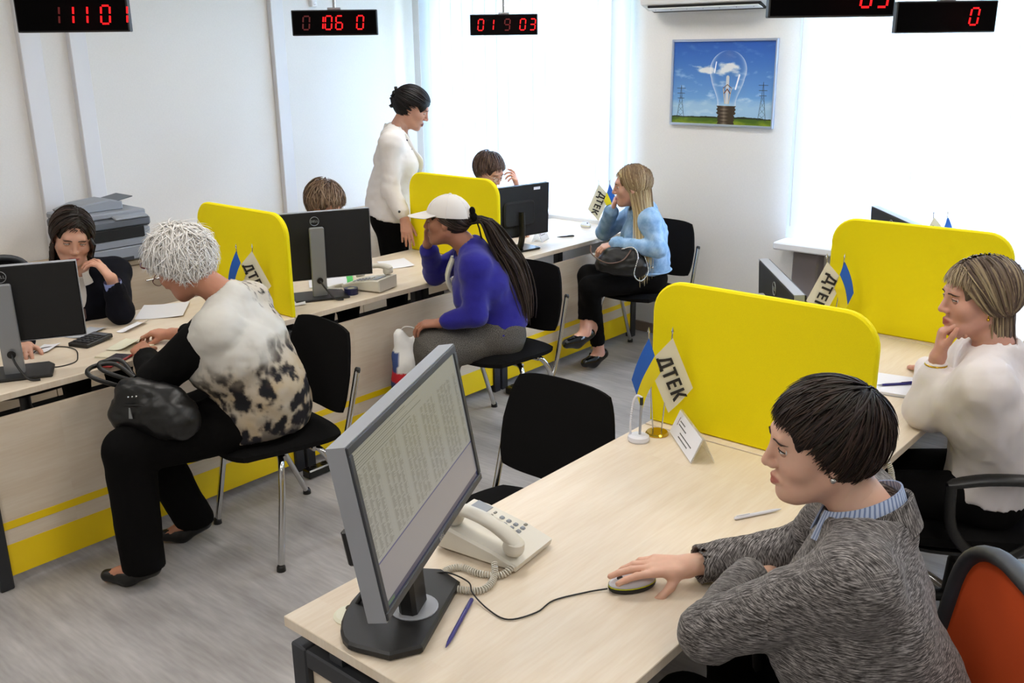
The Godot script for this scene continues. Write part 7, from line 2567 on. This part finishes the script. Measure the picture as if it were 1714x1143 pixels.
	later.append(func():
		var ex := MB.new()
		eyes(node, -node.position, head, T, V(0, -0.4, 1.0), Color(0.12, 0.08, 0.06), tone, ex, 0.4, Color(0.08, 0.07, 0.07), false)
		finish(node, body, head, T, [hl, hr], ex)
		wear_hair(node, T, locks, hc, Color(0.065, 0.058, 0.062), "black hair pinned up in coils")
		var jo := wear(node, "jacket", jk, M.white_cloth, "white jacket with turned up cuffs")
		wear(node, "blouse", bl, M.paper, "white blouse")
		wear(node, "trousers", tr, M.black_pants, "black trousers")
		var nb := lookat(fw, V(0.06, 1, -0.05))
		part("lapel", collar(Transform3D(nb, j.neck + V(0, -0.04, 0)), Vector2(0.095, 0.10), Vector2(0.068, 0.07), 0.085, 0.5, TAU - 0.5, 0.07, 0.006), M.white_cloth, jo)
		var rt := V(0.69, 0, 0.72)
		var lp := bez([j.neck + rt * 0.062 + V(0, 0.005, 0) - fw * 0.02, j.neck + rt * 0.078 + fw * 0.045 + V(0, -0.035, 0), j.chest + rt * 0.078 + fw * 0.105 + V(0, 0.04, 0), j.chest + rt * 0.06 + fw * 0.150 + V(0, -0.03, 0), j.waist + rt * 0.03 + fw * 0.150 + V(0, 0.04, 0)], 5)
		part("lapel", MB.new().tube(lp, [0.010, 0.014, 0.018, 0.021, 0.023, 0.024, 0.025, 0.026, 0.027, 0.027, 0.027, 0.027, 0.026, 0.025, 0.024, 0.022, 0.02, 0.018, 0.015, 0.012, 0.008], 10, true, 0.35, rt), M.white_cloth, jo)
		var st := MB.new()
		for k in 3:
			st.ball(lp[3 + k * 3] + rt * 0.012 + fw * 0.006, Vector3.ONE * 0.0065, Basis(), 5, 7)
		part("lapel_stud", st, mat(Color(0.3, 0.28, 0.34), 0.3, 0.6), jo, "dark studs on the lapel")
		part("cuff_button", MB.new().ball(j.wrR.lerp(j.elR, 0.30) + V(0.035, 0.0, 0.042), Vector3.ONE * 0.008, Basis(), 5, 7), M.darkgrey_plastic, jo)
		hang(node, "lanyard", MB.new().tube(bez([j.neck + fw * 0.045 + V(0.03, -0.03, 0.02), j.chest + fw * 0.100 + V(0.03, 0.05, 0.03), j.chest + fw * 0.135 + V(0.02, -0.06, 0.02)], 6), 0.003, 6, true, 0.5), mat(Color(0.12, 0.14, 0.24), 0.6), "dark lanyard")
		hang(node, "badge", MB.new().box(j.chest + fw * 0.145 + V(0.025, -0.085, 0.035), V(0.06, 0.075, 0.004), 0.001, nb), mat(Color(0.55, 0.72, 0.90), 0.4), "blue name badge"))

# --- clerk with glasses behind the second divider
func glasses_clerk() -> void:
	var node := new_person("clerk with glasses and short brown hair, hand raised to her forehead", V(-4.42, 0, -4.70))
	var tone := Color(0.78, 0.58, 0.49)
	var T := Transform3D(lookat(V(0.86, -0.42, 0.05), V(0.1, 1, 0)), V(-4.215, 1.128, -4.690))
	var j := {head = T.origin, neck = V(-4.27, 0.99, -4.695), shL = V(-4.28, 0.93, -4.865), shR = V(-4.30, 0.93, -4.53), elL = V(-4.02, 0.80, -4.82), wrL = V(-4.045, 1.005, -4.785), elR = V(-4.10, 0.80, -4.45), wrR = V(-3.95, 0.79, -4.55), chest = V(-4.32, 0.82, -4.70), waist = V(-4.40, 0.68, -4.70), hipL = V(-4.46, 0.56, -4.79), hipR = V(-4.46, 0.56, -4.60), knL = V(-4.10, 0.53, -4.80), knR = V(-4.10, 0.53, -4.60), anL = V(-4.12, 0.09, -4.80), anR = V(-4.12, 0.09, -4.60), toeL = V(-4.0, 0.04, -4.80), toeR = V(-4.0, 0.04, -4.60)}
	var body := body_field(j, tone, 0.95)
	var head := head_field(0.0048, T.affine_inverse() * j.neck, tone, Color(0.62, 0.36, 0.34))
	var hl := hand_field(j.wrL, V(-0.12, 0.95, 0.15), V(0.7, 0.1, -0.6), -1.0, [[0.15, 0.6, 0.4], [0.5, 0.9, 0.6], [0.7, 1.0, 0.6], [0.8, 1.0, 0.6]], j.elL, tone, 0.005)
	var hr := hand_field(j.wrR, V(0.8, -0.05, -0.3), V(0, 1, 0), 1.0, RELAXED, j.elR, tone, 0.007)
	var bl := Field.new()
	bl.cell = 0.013
	torso(bl, j, 0.012, 1.0, 0.06)
	limb(bl, j.shL, j.elL, j.wrL.lerp(j.elL, 0.15), 0.062, 0.055, 0.042)
	limb(bl, j.shR, j.elR, j.wrR.lerp(j.elR, 0.15), 0.062, 0.055, 0.042)
	bl.cap(j.neck, j.neck + V(0.02, 0.10, 0), 0.06, 0.06, 0.01, 1)
	job(bl)
	var tr := Field.new()
	tr.cell = 0.018
	tr.cap(j.hipL, j.hipR, 0.115, 0.115, 0.05)
	for s in ["L", "R"]:
		limb(tr, j["hip" + s], j["kn" + s], j["an" + s], 0.09, 0.064, 0.05)
	job(tr)
	var cols := [[Color(0.24, 0.17, 0.14), Color(0.34, 0.26, 0.22)], [Color(0.18, 0.13, 0.11), Color(0.25, 0.18, 0.15)], [Color(0.30, 0.23, 0.20), Color(0.44, 0.36, 0.31)]]
	var o := {count = 900, len = 0.085, width = 0.0034, lift = 0.011, crown = V(0.2, 0.85, -0.5), grav = 0.15, jitter = 0.2, E = V(0.085, 0.099, 0.109), C = V(0, 0.026, -0.016), ear = -0.03, cols = cols}
	var hc := hair_cap({E = V(0.085, 0.099, 0.109), C = V(0, 0.026, -0.016), cap_low = -0.085}, 0.007)
	var locks := hair(o, 71)
	shoe(node, j.anL, j.toeL, M.black)
	shoe(node, j.anR, j.toeR, M.black)
	later.append(func():
		var ex := MB.new()
		eyes(node, -node.position, head, T, V(0, -0.3, 1.0), Color(0.2, 0.15, 0.12), tone, ex, 0.4, Color(0.2, 0.14, 0.11), false)
		finish(node, body, head, T, [hl, hr], ex)
		wear_hair(node, T, locks, hc, Color(0.20, 0.145, 0.12), "short brown hair")
		wear(node, "blouse", bl, M.white_cloth, "white blouse")
		wear(node, "trousers", tr, M.black_pants)
		glasses(node, T, mat(Color(0.55, 0.47, 0.38), 0.25, 0.6)))

# --- clerk hidden behind the monitor, only the hair shows
func hidden_clerk() -> void:
	var node := new_person("clerk with light brown wavy hair bowed behind the monitor", V(-4.42, 0, -3.25))
	var tone := Color(0.78, 0.59, 0.50)
	var T := Transform3D(lookat(V(0.84, -0.5, 0.10), V(0.1, 1, 0)), V(-4.150, 1.095, -3.275))
	var j := {head = T.origin, neck = V(-4.23, 0.965, -3.27), shL = V(-4.26, 0.91, -3.43), shR = V(-4.28, 0.91, -3.10), elL = V(-4.27, 0.70, -3.47), wrL = V(-4.20, 0.63, -3.28), elR = V(-4.29, 0.70, -3.06), wrR = V(-4.20, 0.63, -3.22), chest = V(-4.31, 0.81, -3.27), waist = V(-4.39, 0.68, -3.26), hipL = V(-4.45, 0.56, -3.35), hipR = V(-4.46, 0.56, -3.17), knL = V(-4.10, 0.53, -3.35), knR = V(-4.10, 0.53, -3.17), anL = V(-4.12, 0.09, -3.35), anR = V(-4.12, 0.09, -3.17), toeL = V(-4.0, 0.04, -3.35), toeR = V(-4.0, 0.04, -3.17)}
	var body := body_field(j, tone, 0.95)
	var head := head_field(0.0055, T.affine_inverse() * j.neck, tone, Color(0.62, 0.36, 0.34))
	var hl := hand_field(j.wrL, V(0.5, -0.1, 0.6), V(0, 1, 0), -1.0, RELAXED, j.elL, tone, 0.007)
	var hr := hand_field(j.wrR, V(0.8, -0.05, -0.3), V(0, 1, 0), 1.0, RELAXED, j.elR, tone, 0.007)
	var bl := Field.new()
	bl.cell = 0.014
	torso(bl, j, 0.012, 1.0, 0.06)
	limb(bl, j.shL, j.elL, j.wrL.lerp(j.elL, 0.15), 0.062, 0.055, 0.042)
	limb(bl, j.shR, j.elR, j.wrR.lerp(j.elR, 0.15), 0.062, 0.055, 0.042)
	bl.cap(j.neck, j.neck + V(0.02, 0.10, 0), 0.06, 0.06, 0.01, 1)
	job(bl)
	var tr := Field.new()
	tr.cell = 0.018
	tr.cap(j.hipL, j.hipR, 0.115, 0.115, 0.05)
	for s in ["L", "R"]:
		limb(tr, j["hip" + s], j["kn" + s], j["an" + s], 0.09, 0.064, 0.05)
	job(tr)
	var cols := [[Color(0.36, 0.28, 0.22), Color(0.50, 0.41, 0.33)], [Color(0.30, 0.23, 0.18), Color(0.40, 0.31, 0.25)], [Color(0.45, 0.36, 0.29), Color(0.60, 0.51, 0.42)]]
	var o := {count = 900, len = 0.10, width = 0.0038, lift = 0.016, crown = V(0.2, 0.8, -0.55), grav = 0.2, jitter = 0.35, E = V(0.090, 0.102, 0.112), C = V(0, 0.026, -0.016), ear = -0.05, cols = cols}
	var hc := hair_cap({E = V(0.090, 0.102, 0.112), C = V(0, 0.026, -0.016), cap_low = -0.09}, 0.007)
	var locks := hair(o, 81)
	shoe(node, j.anL, j.toeL, M.black)
	shoe(node, j.anR, j.toeR, M.black)
	later.append(func():
		var ex := MB.new()
		eyes(node, -node.position, head, T, V(0, -0.3, 1.0), Color(0.2, 0.15, 0.12), tone, ex, 0.4, Color(0.25, 0.18, 0.14), false)
		finish(node, body, head, T, [hl, hr], ex)
		wear_hair(node, T, locks, hc, Color(0.32, 0.25, 0.20), "wavy light brown hair")
		wear(node, "blouse", bl, M.blouse, "pale blouse")
		wear(node, "trousers", tr, M.black_pants))
